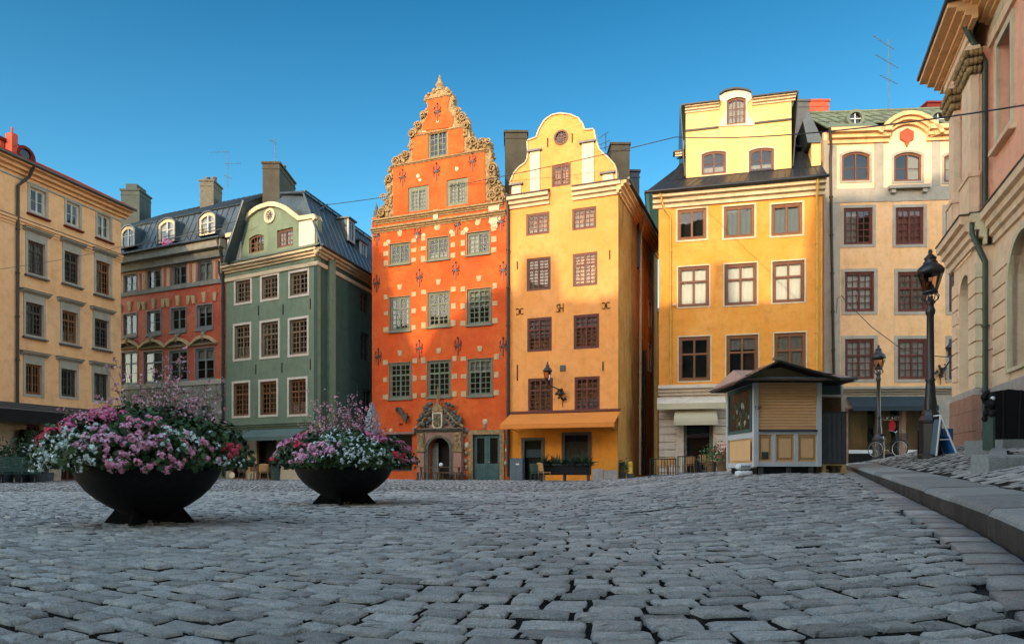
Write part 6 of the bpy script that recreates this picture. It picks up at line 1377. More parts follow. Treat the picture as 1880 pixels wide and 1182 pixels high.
fz = Frame.px(1150, 51, 1290, 51); BZ = thing('alley_house', 'brown house closing the narrow alley between the apricot and amber houses', 'house', fz.w(fz.L / 2, 0, 0))
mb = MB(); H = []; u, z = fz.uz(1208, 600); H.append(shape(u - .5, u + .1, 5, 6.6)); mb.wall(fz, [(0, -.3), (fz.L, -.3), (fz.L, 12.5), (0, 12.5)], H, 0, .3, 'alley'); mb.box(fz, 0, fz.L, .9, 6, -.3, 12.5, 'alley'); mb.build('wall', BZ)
mb = MB(); mb.box(fz, H[0][0][0], H[0][1][0], .2, .3, 5, 6.6, 'winwhite'); mb.build('window', BZ); mb = MB(); mb.slab([fz.w(-.2, -.4, 12.5), fz.w(fz.L + .2, -.4, 12.5), fz.w(fz.L, 3, 13.6), fz.w(0, 3, 13.6)], .1, 'roofblack'); mb.build('roof', BZ)
# ================================================================ THINGS IN THE SQUARE
def ngons(name, V, mat, parent, smooth=False):
    """V (n,k,3): n separate k-gons as one mesh"""
    n, k, _ = V.shape; base = np.array(BASE[parent.name]); v = (V.reshape(-1, 3) - base)
    me = bpy.data.meshes.new(name); me.vertices.add(n * k); me.vertices.foreach_set('co', v.astype(np.float32).ravel())
    me.loops.add(n * k); me.loops.foreach_set('vertex_index', np.arange(n * k, dtype=np.int32)); me.polygons.add(n)
    me.polygons.foreach_set('loop_start', np.arange(0, n * k, k, dtype=np.int32)); me.polygons.foreach_set('loop_total', np.full(n, k, dtype=np.int32))
    me.materials.append(M[mat]); me.update(calc_edges=True); o = bpy.data.objects.new(name, me); COL.objects.link(o); o.parent = parent; BASE[o.name] = Vector(base); return o
def unit(v): return v / np.maximum(np.linalg.norm(v, axis=1, keepdims=True), 1e-9)
def star(C, Nn, r, k=10, inner=0.55, cup=0.25):
    n = len(C); Nn = unit(Nn); a = np.where(np.abs(Nn[:, 2:3]) < 0.9, np.array([[0, 0, 1.0]]), np.array([[1.0, 0, 0]])); x = unit(np.cross(Nn, a)); y = np.cross(Nn, x)
    t = np.linspace(0, 2 * np.pi, k, endpoint=False)[None] + RNG.uniform(0, 6.28, (n, 1)); rr = np.where(np.arange(k) % 2 == 0, 1.0, inner)[None] * r[:, None]
    return C[:, None] + x[:, None] * (np.cos(t) * rr)[..., None] + y[:, None] * (np.sin(t) * rr)[..., None] + Nn[:, None] * (cup * np.where(np.arange(k) % 2 == 0, 1, 0.2)[None] * r[:, None])[..., None]
def umbels(C, Nn, rad, per, fr_):
    """flower heads: florets spread over small domes"""
    n = len(C); c = np.repeat(C, per, 0); nn = np.repeat(unit(Nn), per, 0); d = unit(nn * 0.9 + RNG.normal(0, 0.75, c.shape)); R_ = np.repeat(rad, per)[:, None]
    P_ = c + d * R_ * RNG.uniform(.8, 1.05, (len(c), 1)); return star(P_, d + RNG.normal(0, .25, d.shape), RNG.uniform(.8, 1.2, len(c)) * fr_)
def ribbon(pts, w):   # thin stems as 3-sided strips
    return pts

def planter(cx, cy, R0, hgt, seed, name_l, spots, wisps, spike=None, dens=1.0, top=0.62):
    global RNG
    RNG = np.random.default_rng(seed); c = Vector((cx, cy, 0)); rim = 0.74
    t = thing('planter', f'big black bowl planter, the {name_l}', 'planter', c, 'bowl planters full of flowers on the square')
    mb = MB(); k = R0 / .96
    mb.lathe(c, [(r * k, z) for r, z in ((.05, .075), (.16, .08), (.34, .15), (.52, .245), (.68, .35), (.80, .455), (.89, .57), (.945, .68), (.955, .745), (.94, .76), (.92, .745), (.90, .66))], 'bowl', 56); mb.lathe(c, [(0.0, .66), (.90 * k, .66)], 'soil', 40); mb.build('bowl', t)
    for a in (0.08, 0.08 + math.pi / 2):
        fr = Frame((cx - math.cos(a), cy - math.sin(a)), (cx, cy)); mb = MB()
        for s in (-1, 1):
            pts = [(1 + s * .10, -.01), (1 + s * .66 * k, -.01), (1 + s * .46 * k, .22), (1 + s * .30 * k, .17), (1 + s * .10, .10)]
            mb.prism(fr, pts if s > 0 else pts[::-1], -.012, .012, 'bowl')
        mb.prism(fr, [(1 - .12, .055), (1 + .12, .055), (1 + .12, .12), (1 - .12, .12)], -.011, .011, 'bowl'); mb.build('foot', t)
    # leafy mound
    def surf(th, ph, j=0): # ellipsoid point and normal
        rx, rz = R0 * 1.36, hgt * .86; x = np.cos(th) * np.cos(ph); y = np.sin(th) * np.cos(ph); z = np.sin(ph)
        P_ = np.stack([cx + x * rx, cy + y * rx, rim + .09 + z * rz], 1); return P_, unit(np.stack([x / rx, y / rx, z / rz], 1))
    f = thing('foliage_plant', f'dense dark green geranium leaves filling the {name_l}', 'plant', c + Vector((0, 0, .7)), 'leafy mounds in the planters')
    n = int(15000 * dens); th = RNG.uniform(0, 2 * np.pi, n); ph = np.arcsin(RNG.uniform(-.13, 1, n)); P_, Nn = surf(th, ph)
    sc = (RNG.uniform(0, 1, (n, 1)) ** .35); bumpy = 1 + .10 * np.sin(th * 7 + 1) * np.cos(ph * 5) + .06 * np.sin(th * 17) ; ctr = np.array([cx, cy, rim + .09]); P_ = ctr + (P_ - ctr) * sc * bumpy[:, None] + RNG.normal(0, .02, P_.shape)
    lf = star(P_, Nn + RNG.normal(0, .6, Nn.shape), RNG.uniform(.022, .045, n), 8, .82, .2); q = RNG.uniform(size=n) < .5
    ngons('leaves', lf[q], 'leaf', f); ngons('leaves', lf[~q], 'leafd', f)
    mb = MB(); mb.lathe(c + Vector((0, 0, rim - .05)), [(R0 * .98 * math.cos(a), hgt * .72 * math.sin(a)) for a in np.linspace(0, math.pi / 2, 8)], 'leafd', 24); mb.build('inner_leaves', f)
    # flowering clumps, placed by the direction they face
    kinds = {'w': ('p_white', 'petunia', 'white petunias'), 'p': ('p_pink', 'geranium', 'pink geraniums'), 'm': ('p_mag', 'geranium', 'magenta geraniums'), 'l': ('p_pur', 'geranium', 'lilac geraniums'), 'r': ('p_red', 'geranium', 'red geraniums'), 'q': ('p_pale', 'petunia', 'pale pink petunias')}
    for kind, px, py, spread, cnt, where in spots:
        cnt = int(cnt * 1.3); spread *= 1.35
        mat, nm, words = kinds[kind]
        X = (px - CX) / F * cy; Z = CH + (HY - py) / F * cy
        zz = np.clip((Z - rim - .09) / (hgt * .88), -.15, .98); ph0 = np.arcsin(zz); cp = np.cos(ph0); xx = np.clip((X - cx) / (R0 * 1.36 * cp), -.999, .999); th0 = -np.arccos(xx)
        if 'behind' in where: th0 = -th0
        th = th0 + RNG.normal(0, spread / max(.35, cp), cnt); ph = np.clip(ph0 + RNG.normal(0, spread * .85, cnt), -.16, 1.5); P_, Nn = surf(th, ph); P_ = ctr + (P_ - ctr) * RNG.uniform(.98, 1.09, (cnt, 1))
        o = thing(nm, f'{words} {where} of the {name_l}', 'flowers', P_.mean(0), None)
        if kind in 'wq': S_ = umbels(P_, Nn, RNG.uniform(.02, .05, cnt), 6, .021 if kind == 'w' else .018)
        else: S_ = umbels(P_, Nn, RNG.uniform(.035, .058, cnt), 18, .019)
        ngons('blossoms', S_, mat, o)
        cc = np.repeat(P_, 3, 0) + RNG.normal(0, .03, (cnt * 3, 3)) - np.repeat(Nn, 3, 0) * .04
        ngons('leaves', star(cc, np.repeat(Nn, 3, 0) + RNG.normal(0, .5, cc.shape), RNG.uniform(.02, .04, len(cc)), 8, .8), 'leaf', o)
        if kind in 'wm':   # pale or dark eyes
            pass
    # airy stems with small pink flowers
    for (px, py, sx, sy, cnt, where) in wisps:
        X = (px - CX) / F * cy; Z = CH + (HY - py) / F * cy; o = thing('gaura', f'airy pale pink flower stems {where} of the {name_l}', 'flowers', (X, cy, .8)); mb = MB(); fl = []; fn = []; lv = []; tips = []
        for i in range(int(cnt * .7)):
            tip = np.array([X + RNG.normal(0, sx), cy + RNG.normal(0, .25), Z - .05 + RNG.normal(0, sy * 1.7)]); b = np.array([cx + (tip[0] - cx) * .55, cy + (tip[1] - cy) * .4, rim + hgt * .45]); m_ = (tip + b) / 2 + np.array([(b[0] - cx) * .06, 0, .10]) + RNG.normal(0, .03, 3)
            pts = [(1 - u) ** 2 * b + 2 * u * (1 - u) * m_ + u * u * tip for u in np.linspace(0, 1, 7)]; mb.tube([Vector(p) for p in pts], .0035, 'stem', 3, .002, False)
            for _ in range(RNG.integers(5, 11)):
                u = RNG.uniform(.45, 1) ** .7; p = (1 - u) ** 2 * b + 2 * u * (1 - u) * m_ + u * u * tip + RNG.normal(0, .028, 3); fl.append(p); fn.append(RNG.normal(0, 1, 3) + [0, -.8, .3])
            if i % 3 == 0: tips.append(tip)
            for _ in range(3): u = RNG.uniform(.1, .9); lv.append((1 - u) ** 2 * b + 2 * u * (1 - u) * m_ + u * u * tip + RNG.normal(0, .015, 3))
        mb.build('stem', o); fl = np.array(fl); fn = np.array(fn); ngons('blossoms', star(fl, fn, RNG.uniform(.014, .028, len(fl)), 8, .55), 'p_pale', o)
        if tips: tips = np.array(tips); ngons('blossoms', umbels(tips, RNG.normal(0, 1, tips.shape), np.full(len(tips), .038), 9, .017), 'p_pink' if len(tips) % 2 else 'p_pale', o)
        lv = np.array(lv); ngons('leaves', star(lv, RNG.normal(0, 1, lv.shape), RNG.uniform(.012, .022, len(lv)), 6, .6), 'leafd', o)
    for (px, py0, py1, r_) in (spike or []):
        X = (px - CX) / F * cy; z0, z1 = CH + (HY - py1) / F * cy, CH + (HY - py0) / F * cy; o = thing('hydrangea', f'tall cone of white flowers at the right of the {name_l}', 'flowers', (X, cy - .3, z0)); n = 620
        u = RNG.uniform(0, 1, n); a = RNG.uniform(0, 6.28, n); rr = r_ * np.minimum(1, 2.2 * (1 - u)) * (.75 + .25 * np.minimum(1, u * 5)) * RNG.uniform(.8, 1.05, n); P_ = np.stack([X + rr * np.cos(a), cy - .3 + rr * np.sin(a), z0 + (z1 - z0) * u], 1); Nn = np.stack([np.cos(a), np.sin(a), np.full(n, .3)], 1)
        ngons('blossoms', star(P_, Nn + RNG.normal(0, .3, Nn.shape), RNG.uniform(.016, .026, n), 8, .6), 'p_palew', o); mb = MB(); mb.tube([(cx + .3, cy - .1, .8), (X, cy - .3, z0 + .1)], .01, 'stem', 4); mb.build('stem', o)
M['p_palew'] = petal('greyish_white_petals', (0.60, 0.56, 0.58), (0.48, 0.44, 0.48))
n1, n2 = 'larger nearer planter', 'smaller planter farther back'
planter(-4.75, 8.75, .87, .78, 21, n1, [
    ('l', 108, 822, .10, 22, 'on the left flank'), ('r', 155, 812, .06, 9, 'low on the left flank'), ('r', 185, 800, .05, 9, 'at the left shoulder'), ('m', 240, 770, .08, 12, 'high on the left'),
    ('w', 215, 815, .13, 34, 'in a wide patch left of the middle'), ('m', 268, 772, .06, 12, 'on the crest'), ('p', 235, 776, .07, 12, 'on the crest beside the magenta ones'), ('l', 293, 810, .11, 30, 'in the middle of the front'), ('p', 305, 855, .05, 7, 'at the rim in the middle of the front'), ('w', 262, 838, .11, 26, 'low in the middle'),
    ('l', 355, 822, .06, 10, 'right of the middle'), ('p', 330, 790, .09, 14, 'high on the right'), ('w', 382, 805, .10, 30, 'on the right shoulder'), ('p', 365, 850, .10, 10, 'low on the right'), ('r', 432, 826, .04, 7, 'at the right edge'), ('w', 436, 848, .05, 9, 'hanging at the right edge'), ('w', 190, 845, .10, 16, 'low on the left'), ('q', 290, 758, .22, 46, 'behind the crest'), ('p', 405, 828, .09, 12, 'on the right flank'), ('w', 128, 842, .08, 14, 'at the left rim'), ('m', 205, 790, .10, 14, 'on the upper left')],
    [(170, 790, .12, .10, 26, 'at the far left'), (185, 770, .28, .10, 60, 'on the left'), (250, 735, .25, .14, 60, 'left of the middle'), (310, 700, .22, .18, 52, 'in the middle'), (360, 725, .20, .12, 44, 'on the right')], dens=1.1)
planter(-3.345, 13.3, .95, .74, 22, n2, [
    ('l', 515, 835, .07, 14, 'on the left flank'), ('r', 532, 845, .04, 6, 'low on the left flank'), ('l', 540, 815, .08, 14, 'on the left shoulder'), ('m', 570, 808, .08, 14, 'high on the left'), ('r', 582, 822, .04, 7, 'left of the middle'),
    ('l', 592, 842, .07, 22, 'low in the middle'), ('l', 622, 825, .08, 26, 'in the middle'), ('w', 650, 808, .16, 46, 'on the upper right'), ('w', 690, 838, .16, 60, 'on the right'), ('m', 700, 808, .08, 16, 'high on the right'), ('m', 740, 822, .09, 22, 'on the right flank'), ('r', 735, 838, .05, 8, 'at the right edge'), ('p', 750, 845, .04, 7, 'hanging at the right edge'), ('q', 600, 795, .12, 30, 'on the crest'), ('p', 720, 795, .10, 14, 'behind the crest')],
    [(590, 775, .22, .12, 60, 'left of the middle'), (625, 752, .30, .14, 80, 'in the middle'), (660, 775, .28, .12, 70, 'on the right'), (448, 795, .08, .14, 0, 'x')][:3], spike=[(689, 742, 802, .13)], dens=1.0)

# ---------------------------------------------------------------- kiosk
YK = 18.5; KX0, KX1 = 6.72, 8.56; Kd = 2.35; kz = lambda py, Y=YK: CH + (HY - py) / F * Y; kx = lambda px, Y=YK: (px - CX) / F * Y
K = thing('kiosk', 'closed wooden market kiosk with tan roller shutter, grey posts and dark gabled roof', 'kiosk', (7.6, YK + 1, .6)); fk = Frame((0, YK), (1, YK)); fl_ = Frame((KX0, YK + Kd), (KX0, YK))
zb, zt = kz(856), kz(698)
mb = MB(); mb.box(fk, KX0 + .05, KX1 - .05, .06, Kd - .05, zb, zt, 'tan'); mb.box(fk, KX0 + .1, KX1 - .1, .1, Kd - .1, .5, zb, 'black')  # black box below the floor paints in the dark gap
for x in (KX0 + .15, (KX0 + KX1) / 2, KX1 - .3): mb.box(fk, x, x + .12, .05, Kd - .08, .48, zb - .01, 'slat')
mb.build('body', K)
mb = MB()
for a, b in ((KX0, kx(1384)), (kx(1374), kx(1386))): pass
pw = .11
mb.box(fk, KX0 - .02, KX0 + pw, -.02, pw, zb, zt + .1, 'post'); mb.box(fk, KX1 - pw, KX1 + .02, -.02, pw, zb, zt + .1, 'post'); mb.box(fk, KX0 - .02, KX0 + pw, Kd - pw, Kd + .02, zb - .06, zt + .1, 'post')
mb.box(fk, KX0 + pw, KX1 - pw, .0, .1, zb, zb + .13, 'post'); mb.box(fk, KX0 + pw, KX1 - pw, -.01, .1, kz(797), kz(790), 'post'); mb.box(fk, KX0 - .01, KX0 + .1, pw, Kd - pw, zb - .04, zb + .10, 'post'); mb.box(fk, KX0 - .01, KX0 + .1, pw, Kd - pw, kz(803), kz(792), 'post')
for x in (kx(1421), kx(1462)): mb.box(fk, x - .05, x + .05, .001, .1, zb + .131, kz(797) - .001, 'post')
mb.build('post_frame', K)
xs = [KX0 + pw, kx(1421) - .05, kx(1421) + .05, kx(1462) - .05, kx(1462) + .05, KX1 - pw]
for i in range(3):
    a, b = xs[2 * i], xs[2 * i + 1]; mb = MB(); mb.box(fk, a, b, .04, .07, zb + .13, kz(797), 'tan'); mb.ring(fk, shape(a + .05, b - .05, zb + .2, kz(797) - .06), shape(a + .08, b - .08, zb + .24, kz(797) - .1), .02, .045, 'tandark'); mb.box(fk, a + .09, b - .09, .03, .05, zb + .25, kz(797) - .11, 'tan'); o = mb.build('panel', K)
    if i == 0:
        q = MB(); q.box(fk, a + .10, b - .10, .015, .03, kz(842), kz(829), 'darkstone'); [q.box(fk, a + .10, b - .10, .005, .016, z, z + .015, 'slat') for z in np.arange(kz(842), kz(829) - .02, .03)]; q.build('vent', o)
mb = MB(); z = kz(790) + .02; mb.box(fk, KX0 + pw, KX1 - pw, .05, .06, z, zt, 'tan')
while z < zt - .08:
    mb.sweep(fk, [(.05, z), (.02, z + .012), (.012, z + .04), (.02, z + .068), (.05, z + .078)], KX0 + pw + .01, KX1 - pw - .01, 'tan'); z += .084
mb.box(fk, KX0 + pw, KX1 - pw, -.05, .05, kz(790) - .035, kz(790) + .02, 'slat'); mb.build('roller_shutter', K)
mb = MB(); mb.prism(fk, [(KX0 - .12, zt)] + [(KX1 + .02, zt), (KX1 + .02, kz(684))] + [(KX0 - .12 + (KX1 - KX0 + .14) * t, kz(684) + .13 * math.sin(math.pi * t)) for t in np.linspace(1, 0, 9)][1:-1] + [(KX0 - .12, kz(684))], -.16, .1, 'olive'); mb.sweep(fk, [(-.2, zt - .04), (-.2, zt + .03), (-.16, zt + .04), (-.1, zt - .04)], KX0 - .14, KX1 + .03, 'olive'); mb.build('shutter_box', K)
mb = MB(); wl0, wl1 = .2, Kd - .2   # left side, seen foreshortened
mb.box(fl_, wl0, wl1, -.02, .06, kz(706), kz(700), 'post'); mb.build('rail', K); mb = MB(); mb.box(fl_, wl0 + .1, wl1 - .1, -.012, .0, zb + .16, kz(808), 'tan'); W = mb.build('side_panel', K)
mb = MB(); mb.ring(fl_, shape(wl0 - .05, wl1 + .05, kz(792), kz(704)), shape(wl0 + .07, wl1 - .07, kz(786), kz(712)), -.03, .04, 'winteal'); mb.box(fl_, wl0, wl1, .042, .052, kz(790), kz(706), 'interior'); W = mb.build('side_window', K)
p = MB(); p.quad(fl_.w(wl0 + .05, -.012, kz(788)), fl_.w(wl1 - .05, -.012, kz(788)), fl_.w(wl1 - .05, -.012, kz(710)), fl_.w(wl0 + .05, -.012, kz(710)), 'kioskglass'); p.build('pane', W)
mb = MB()
for k in range(26): c = fl_.w(random.uniform(wl0 + .5, wl1 - .2), -.012, random.uniform(kz(780), kz(730))); mb.ball(c, random.uniform(.04, .11), random.choice(['pipegreen', 'leaf', 'leafd', 'greytrim']), 6, 4, (.2, 1, 1))
mb.build('poster', W)
# right lean-to with sign box
mb = MB(); mb.box(fk, KX1, kx(1545, 19.4), .9, 2.3, zb - .1, kz(700, 19.4), 'olive'); mb.box(fk, KX1 + .02, kx(1543, 19.4), .86, .9, kz(756, 19.4), kz(731, 19.4), 'wood'); mb.build('side_annex', K)
mb = MB(); a, b = KX1 + .1, kx(1546, 19.1); mb.ring(fk, shape(a, b, kz(728, 19.1), kz(700, 19.1)), shape(a + .05, b - .05, kz(728, 19.1) + .05, kz(700, 19.1) - .05), .55, .85, 'chalk'); mb.box(fk, a + .04, b - .04, .6, .8, kz(728, 19.1) + .04, kz(700, 19.1) - .04, 'winteal'); mb.build('sign_box', K)
# roofs
mb = MB(); xl, xr, yf, yb = KX0 - .45, 9.35, -.5, Kd + .3; ze = kz(694, 18.0); zr_ = kz(679, 19.6); rl, rr = xl + 1.0, xr - 1.0; ym = 1.15
A_, B2_, C_, D_ = fk.w(xl, yf, ze), fk.w(xr, yf, ze), fk.w(xr, yb, ze), fk.w(xl, yb, ze); E_, G_ = fk.w(xl + .25, ym, zr_), fk.w(xr - .4, ym, zr_)
mb.slab([A_, B2_, G_, E_], .05, 'pinkroof'); mb.slab([B2_, C_, G_], .05, 'pinkroof'); mb.slab([C_, D_, E_, G_], .05, 'pinkroof'); mb.slab([D_, A_, E_], .05, 'pinkroof')
mb.add([fk.w(xl, yf, ze - .06), fk.w(xr, yf, ze - .06), fk.w(xr, yb, ze - .06), fk.w(xl, yb, ze - .06)], [(0, 1, 2, 3)], 'black'); mb.tube([A_, B2_], .03, 'greybox', 5); mb.tube([A_, D_], .03, 'greybox', 5); mb.build('roof', K)
mb = MB(); xa = kx(1432, 17.8); za = kz(660, 17.8); l, r = kx(1350, 17.8), kx(1543, 17.8)
def curve(x0, x1, z0, z1, n=6): return [(x0 + (x1 - x0) * t, z0 + (z1 - z0) * (t ** 1.02)) for t in np.linspace(0, 1, n)]
lf = curve(l, xa, kz(699, 17.5), za); rt = curve(r, xa, kz(690, 17.5), za)
top = lf + rt[::-1][1:]; und = [(x, z - .055) for x, z in top[::-1]]
mb.prism(fk, top[::-1] + und[::-1], -.68, 1.4, 'roofblack'); mb.prism(fk, [(KX0 - .3, kz(690)), (KX1 + .4, kz(688)), (xa + .0, za - .08)], -.12, .0, 'black'); mb.box(fk, xa - .12, xa + .12, -.66, -.5, za, za + .08, 'steel'); mb.build('gable_roof', K)
letters('lettering', 'T2P', .13, fk, KX0 + .08, -.035, kz(749), 'iron', K, .003)

S = thing('slatted_cabinet', 'tall dark grey slatted cabinet standing on a pallet beside the kiosk', 'cabinet', (9.0, 18.7, .8)); mb = MB(); a, b = kx(1508, 18.7), kx(1553, 18.7); fs_ = Frame((0, 18.65), (1, 18.65)); z0, z1 = CH + (HY - 852) / F * 18.65, CH + (HY - 757) / F * 18.65
mb.box(fs_, a, b, .03, .75, z0, z1, 'slat'); mb.build('body', S); mb = MB()
for i in range(5): u = a + (b - a) * i / 5; mb.box(fs_, u + .008, u + (b - a) / 5 - .008, 0, .03, z0 + .02, z1 - .02, 'slat')
mb.build('boards', S); mb = MB(); mb.box(fs_, a - .02, b + .02, -.02, .77, z1, z1 + .03, 'slat'); mb.build('lid', S)
S = thing('pallet', 'raw wood pallet under the dark slatted cabinet', 'pallet', (9.0, 18.7, .6)); mb = MB(); a, b = kx(1510, 18.6), kx(1554, 18.6); zg_ = float(gz(9, 18.6)); zt_ = z0 - .002
for i in range(3): y = -.05 + i * .34; mb.box(fs_, a, b, y, y + .1, zt_ - .025, zt_, 'pallet'); mb.box(fs_, a, b, y, y + .1, zg_, zg_ + .025, 'pallet')
mb.build('boards', S); mb = MB()
for i in range(3):
    for j in range(2): x = a + (b - a - .1) * j; y = -.04 + i * .34; mb.box(fs_, x, x + .1, y, y + .09, zg_ + .026, zt_ - .026, 'pallet')
mb.build('blocks', S)
# white sacks
fq = Frame((0, 17.9), (1, 17.9))
for i, (z_, w_, lab) in enumerate(((0, .46, 'lower white sand sack by the kiosk foot'), (.19, .42, 'upper white sand sack with dark print by the kiosk foot'))):
    x = kx(1365, 17.9); g_ = float(gz(x, 17.9)); o = MB(); vs = []; n = 14; m_ = 8
    for a in range(n + 1):
        u = a / n * 2 - 1
        for b in range(m_):
            t = 2 * math.pi * b / m_; s = (1 - abs(u) ** 5) ** .5; sg = lambda v: math.copysign(abs(v) ** .6, v)
            vs.append((x + u * w_ / 2 + .01 * math.sin(9 * t), 17.9 + .16 * s * sg(math.cos(t)), g_ + .10 + z_ + (.09 * s + .008 * math.sin(u * 14 + b)) * sg(math.sin(t))))
    o.add(vs, [(a * m_ + b, a * m_ + (b + 1) % m_, (a + 1) * m_ + (b + 1) % m_, (a + 1) * m_ + b) for a in range(n) for b in range(m_)], 'sack', True); r_ = o.build('sack', None, (x, 17.9, g_ + z_)); tag(r_, lab, 'sack', 'white sacks by the kiosk')
    BASE[r_.name] = Vector((x, 17.9, g_ + z_))
    if i: letters('print', 'Jackon', .09, fq, x, -.165, g_ + .11 + z_, 'iron', r_, .002)

# ---------------------------------------------------------------- street lamps
def lamp(px, Y, lab, s=1.0):
    x = (px - CX) / F * Y; z = float(sz(x, Y)) - .02; c = Vector((x, Y, z)); t = thing('street_lamp', lab, 'street lamp', c, 'cast iron lamps along the pavement')
    k = s; mb = MB(); mb.lathe(c, [(r * k, h * k) for r, h in ((.31, 0), (.31, .10), (.27, .13), (.27, .95), (.29, .98), (.30, 1.05), (.27, 1.10), (.22, 1.18), (.2, 1.26), (.15, 1.34))], 'iron', 8, math.pi / 8, False); mb.build('base', t)
    mb = MB(); mb.lathe(c, [(r * k, h * k) for r, h in ((.15, 1.3), (.16, 1.5), (.13, 1.7), (.115, 2.0), (.10, 2.1), (.13, 2.15), (.10, 2.2), (.085, 3.9), (.11, 3.95), (.12, 4.05), (.09, 4.12), (.085, 4.2), (.13, 4.26), (.10, 4.3), (.06, 4.36), (.07, 4.42))], 'iron', 14); mb.build('post', t)
    mb = MB()
    for i in range(8):
        a = i * math.pi / 4; pts = [c + Vector((math.cos(a) * r * k, math.sin(a) * r * k, h * k)) for r, h in ((.08, 4.27), (.19, 4.33), (.21, 4.42), (.15, 4.5), (.10, 4.52))]; mb.tube(pts, .014 * k, 'iron', 5)
    mb.lathe(c, [(r * k, h * k) for r, h in ((.0, 4.5), (.18, 4.5), (.19, 4.54), (.15, 4.58), (.12, 4.6), (.0, 4.6))], 'iron', 16); mb.lathe(c, [(r * k, h * k) for r, h in ((.1, 4.6), (.1, 4.66), (.07, 4.74), (.03, 4.78), (.03, 4.84))], 'iron', 10); mb.build('gallery', t)
    mb = MB(); mb.lathe(c, [(r * k, h * k) for r, h in ((.17, 4.58), (.29, 5.02))], 'lampglass', 8, math.pi / 8, False); mb.build('lantern_glass', t)
    mb = MB()
    for i in range(8): a = math.pi / 8 + i * math.pi / 4; mb.tube([c + Vector((math.cos(a) * .172 * k, math.sin(a) * .172 * k, 4.58 * k)), c + Vector((math.cos(a) * .293 * k, math.sin(a) * .293 * k, 5.02 * k))], .009 * k, 'iron', 4)
    mb.build('lantern_bars', t)
    mb = MB(); mb.lathe(c, [(r * k, h * k) for r, h in ((.28, 5.01), (.32, 5.03), (.335, 5.08), (.33, 5.14), (.28, 5.22), (.21, 5.28), (.17, 5.31), (.18, 5.34), (.14, 5.38), (.14, 5.44), (.16, 5.46), (.12, 5.50), (.08, 5.55), (.04, 5.58), (.055, 5.62), (.03, 5.66), (.0, 5.68))], 'iron', 20)
    for i in range(4): a = i * math.pi / 2; mb.tube([c + Vector((0, 0, 5.58 * k)), c + Vector((.05 * k * math.cos(a), .05 * k * math.sin(a), 5.65 * k)), c + Vector((.02 * k * math.cos(a), .02 * k * math.sin(a), 5.71 * k))], .012 * k, 'iron', 4)
    mb.build('lantern_cap', t); return t
lamp(1708, 18.2, 'tall black cast iron street lamp with octagonal base beside the white trestle sign')
lamp(1613, 33.0, 'smaller looking black street lamp farther back behind the bicycle and kiosk')
def wall_lamp(fr, px, py, s, lab, px_arm, py_arm):
    u, z = fr.uz(px, py); ua, za = fr.uz(px_arm, py_arm); t = thing('wall_lamp', lab, 'wall lamp', fr.w(u, -.9, z), 'wall lanterns on ornate brackets'); c = fr.w(u, -.9, z - .3 * s)
    mb = MB(); mb.lathe(c, [(.13 * s, .0), (.24 * s, .5 * s)], 'lampglass', 6, .3, False); mb.build('lantern_glass', t)
    mb = MB(); mb.lathe(c, [(0, -.1 * s), (.05 * s, -.08 * s), (.14 * s, 0), (.13 * s, .03 * s)], 'iron', 6, .3, False)
    for i in range(6): a = .3 + i * math.pi / 3; mb.tube([c + Vector((math.cos(a) * .13 * s, math.sin(a) * .13 * s, 0)), c + Vector((math.cos(a) * .24 * s, math.sin(a) * .24 * s, .5 * s))], .014, 'iron', 4)
    mb.lathe(c, [(.25 * s, .49 * s), (.27 * s, .53 * s), (.15 * s, .68 * s), (.1 * s, .72 * s), (.1 * s, .8 * s), (.05 * s, .88 * s), (.03 * s, 1.02 * s), (0, 1.05 * s)], 'iron', 12); mb.build('lantern_frame', t)
    mb = MB(); wp = fr.w(ua, 0, za); mb.tube([c - Vector((0, 0, .08 * s)), c + Vector((0, 0, -.2 * s)), fr.w(ua, -.45, za + .12), fr.w(ua, -.2, za - .05), wp], .035, 'iron', 6)
    for k_ in range(26): mb.ball(fr.w(ua + random.gauss(0, .13), random.uniform(-.45, -.02), za - .08 + random.gauss(0, .22)), random.uniform(.05, .10), 'iron', 6, 4)
    mb.tube([fr.w(ua, -.05, za - .3), fr.w(ua, -.03, za - .75)], .02, 'iron', 5); mb.build('bracket', t)
wall_lamp(f5, 1014, 692, 1.0, 'black lantern on a leafy iron bracket on the apricot house', 1033, 722)
wall_lamp(f7, 1728, 650, .95, 'black lantern on an iron bracket at the right end of the peach house', 1726, 682)

# ---------------------------------------------------------------- bicycle
YB = 28.5; bx = (1630 - CX) / F * YB; bz = float(sz(bx, YB)) + .01
T = thing('bicycle', 'black bicycle with a front basket parked at the farther street lamp', 'bicycle', (bx, YB, bz)); ba = R(-64); bd = Vector((math.cos(ba), math.sin(ba), 0)); bn = Vector((-bd.y, bd.x, 0))
pb = lambda f_, h, s=0: Vector((bx, YB, bz)) + bd * f_ + bn * s + Vector((0, 0, h))
for nm, fx in (('front_wheel', .52), ('rear_wheel', -.56)):
    mb = MB(); mb.tube([pb(fx + .35 * math.cos(a), .37 + .35 * math.sin(a)) for a in np.linspace(0, 2 * math.pi, 29)], .02, 'rubber', 6); w_ = mb.build(nm, T)
    mb = MB(); mb.tube([pb(fx + .325 * math.cos(a), .37 + .325 * math.sin(a)) for a in np.linspace(0, 2 * math.pi, 29)], .012, 'steel', 5)
    for i in range(16): a = i * math.pi / 8; mb.tube([pb(fx, .37), pb(fx + .32 * math.cos(a), .37 + .32 * math.sin(a))], .0025, 'steel', 3)
    mb.build('rim', w_); mb = MB(); mb.tube([pb(fx + .39 * math.cos(a), .37 + .39 * math.sin(a)) for a in np.linspace(.2, math.pi - (.1 if fx < 0 else .9), 12)], .018, 'iron', 5); mb.build('mudguard', T)
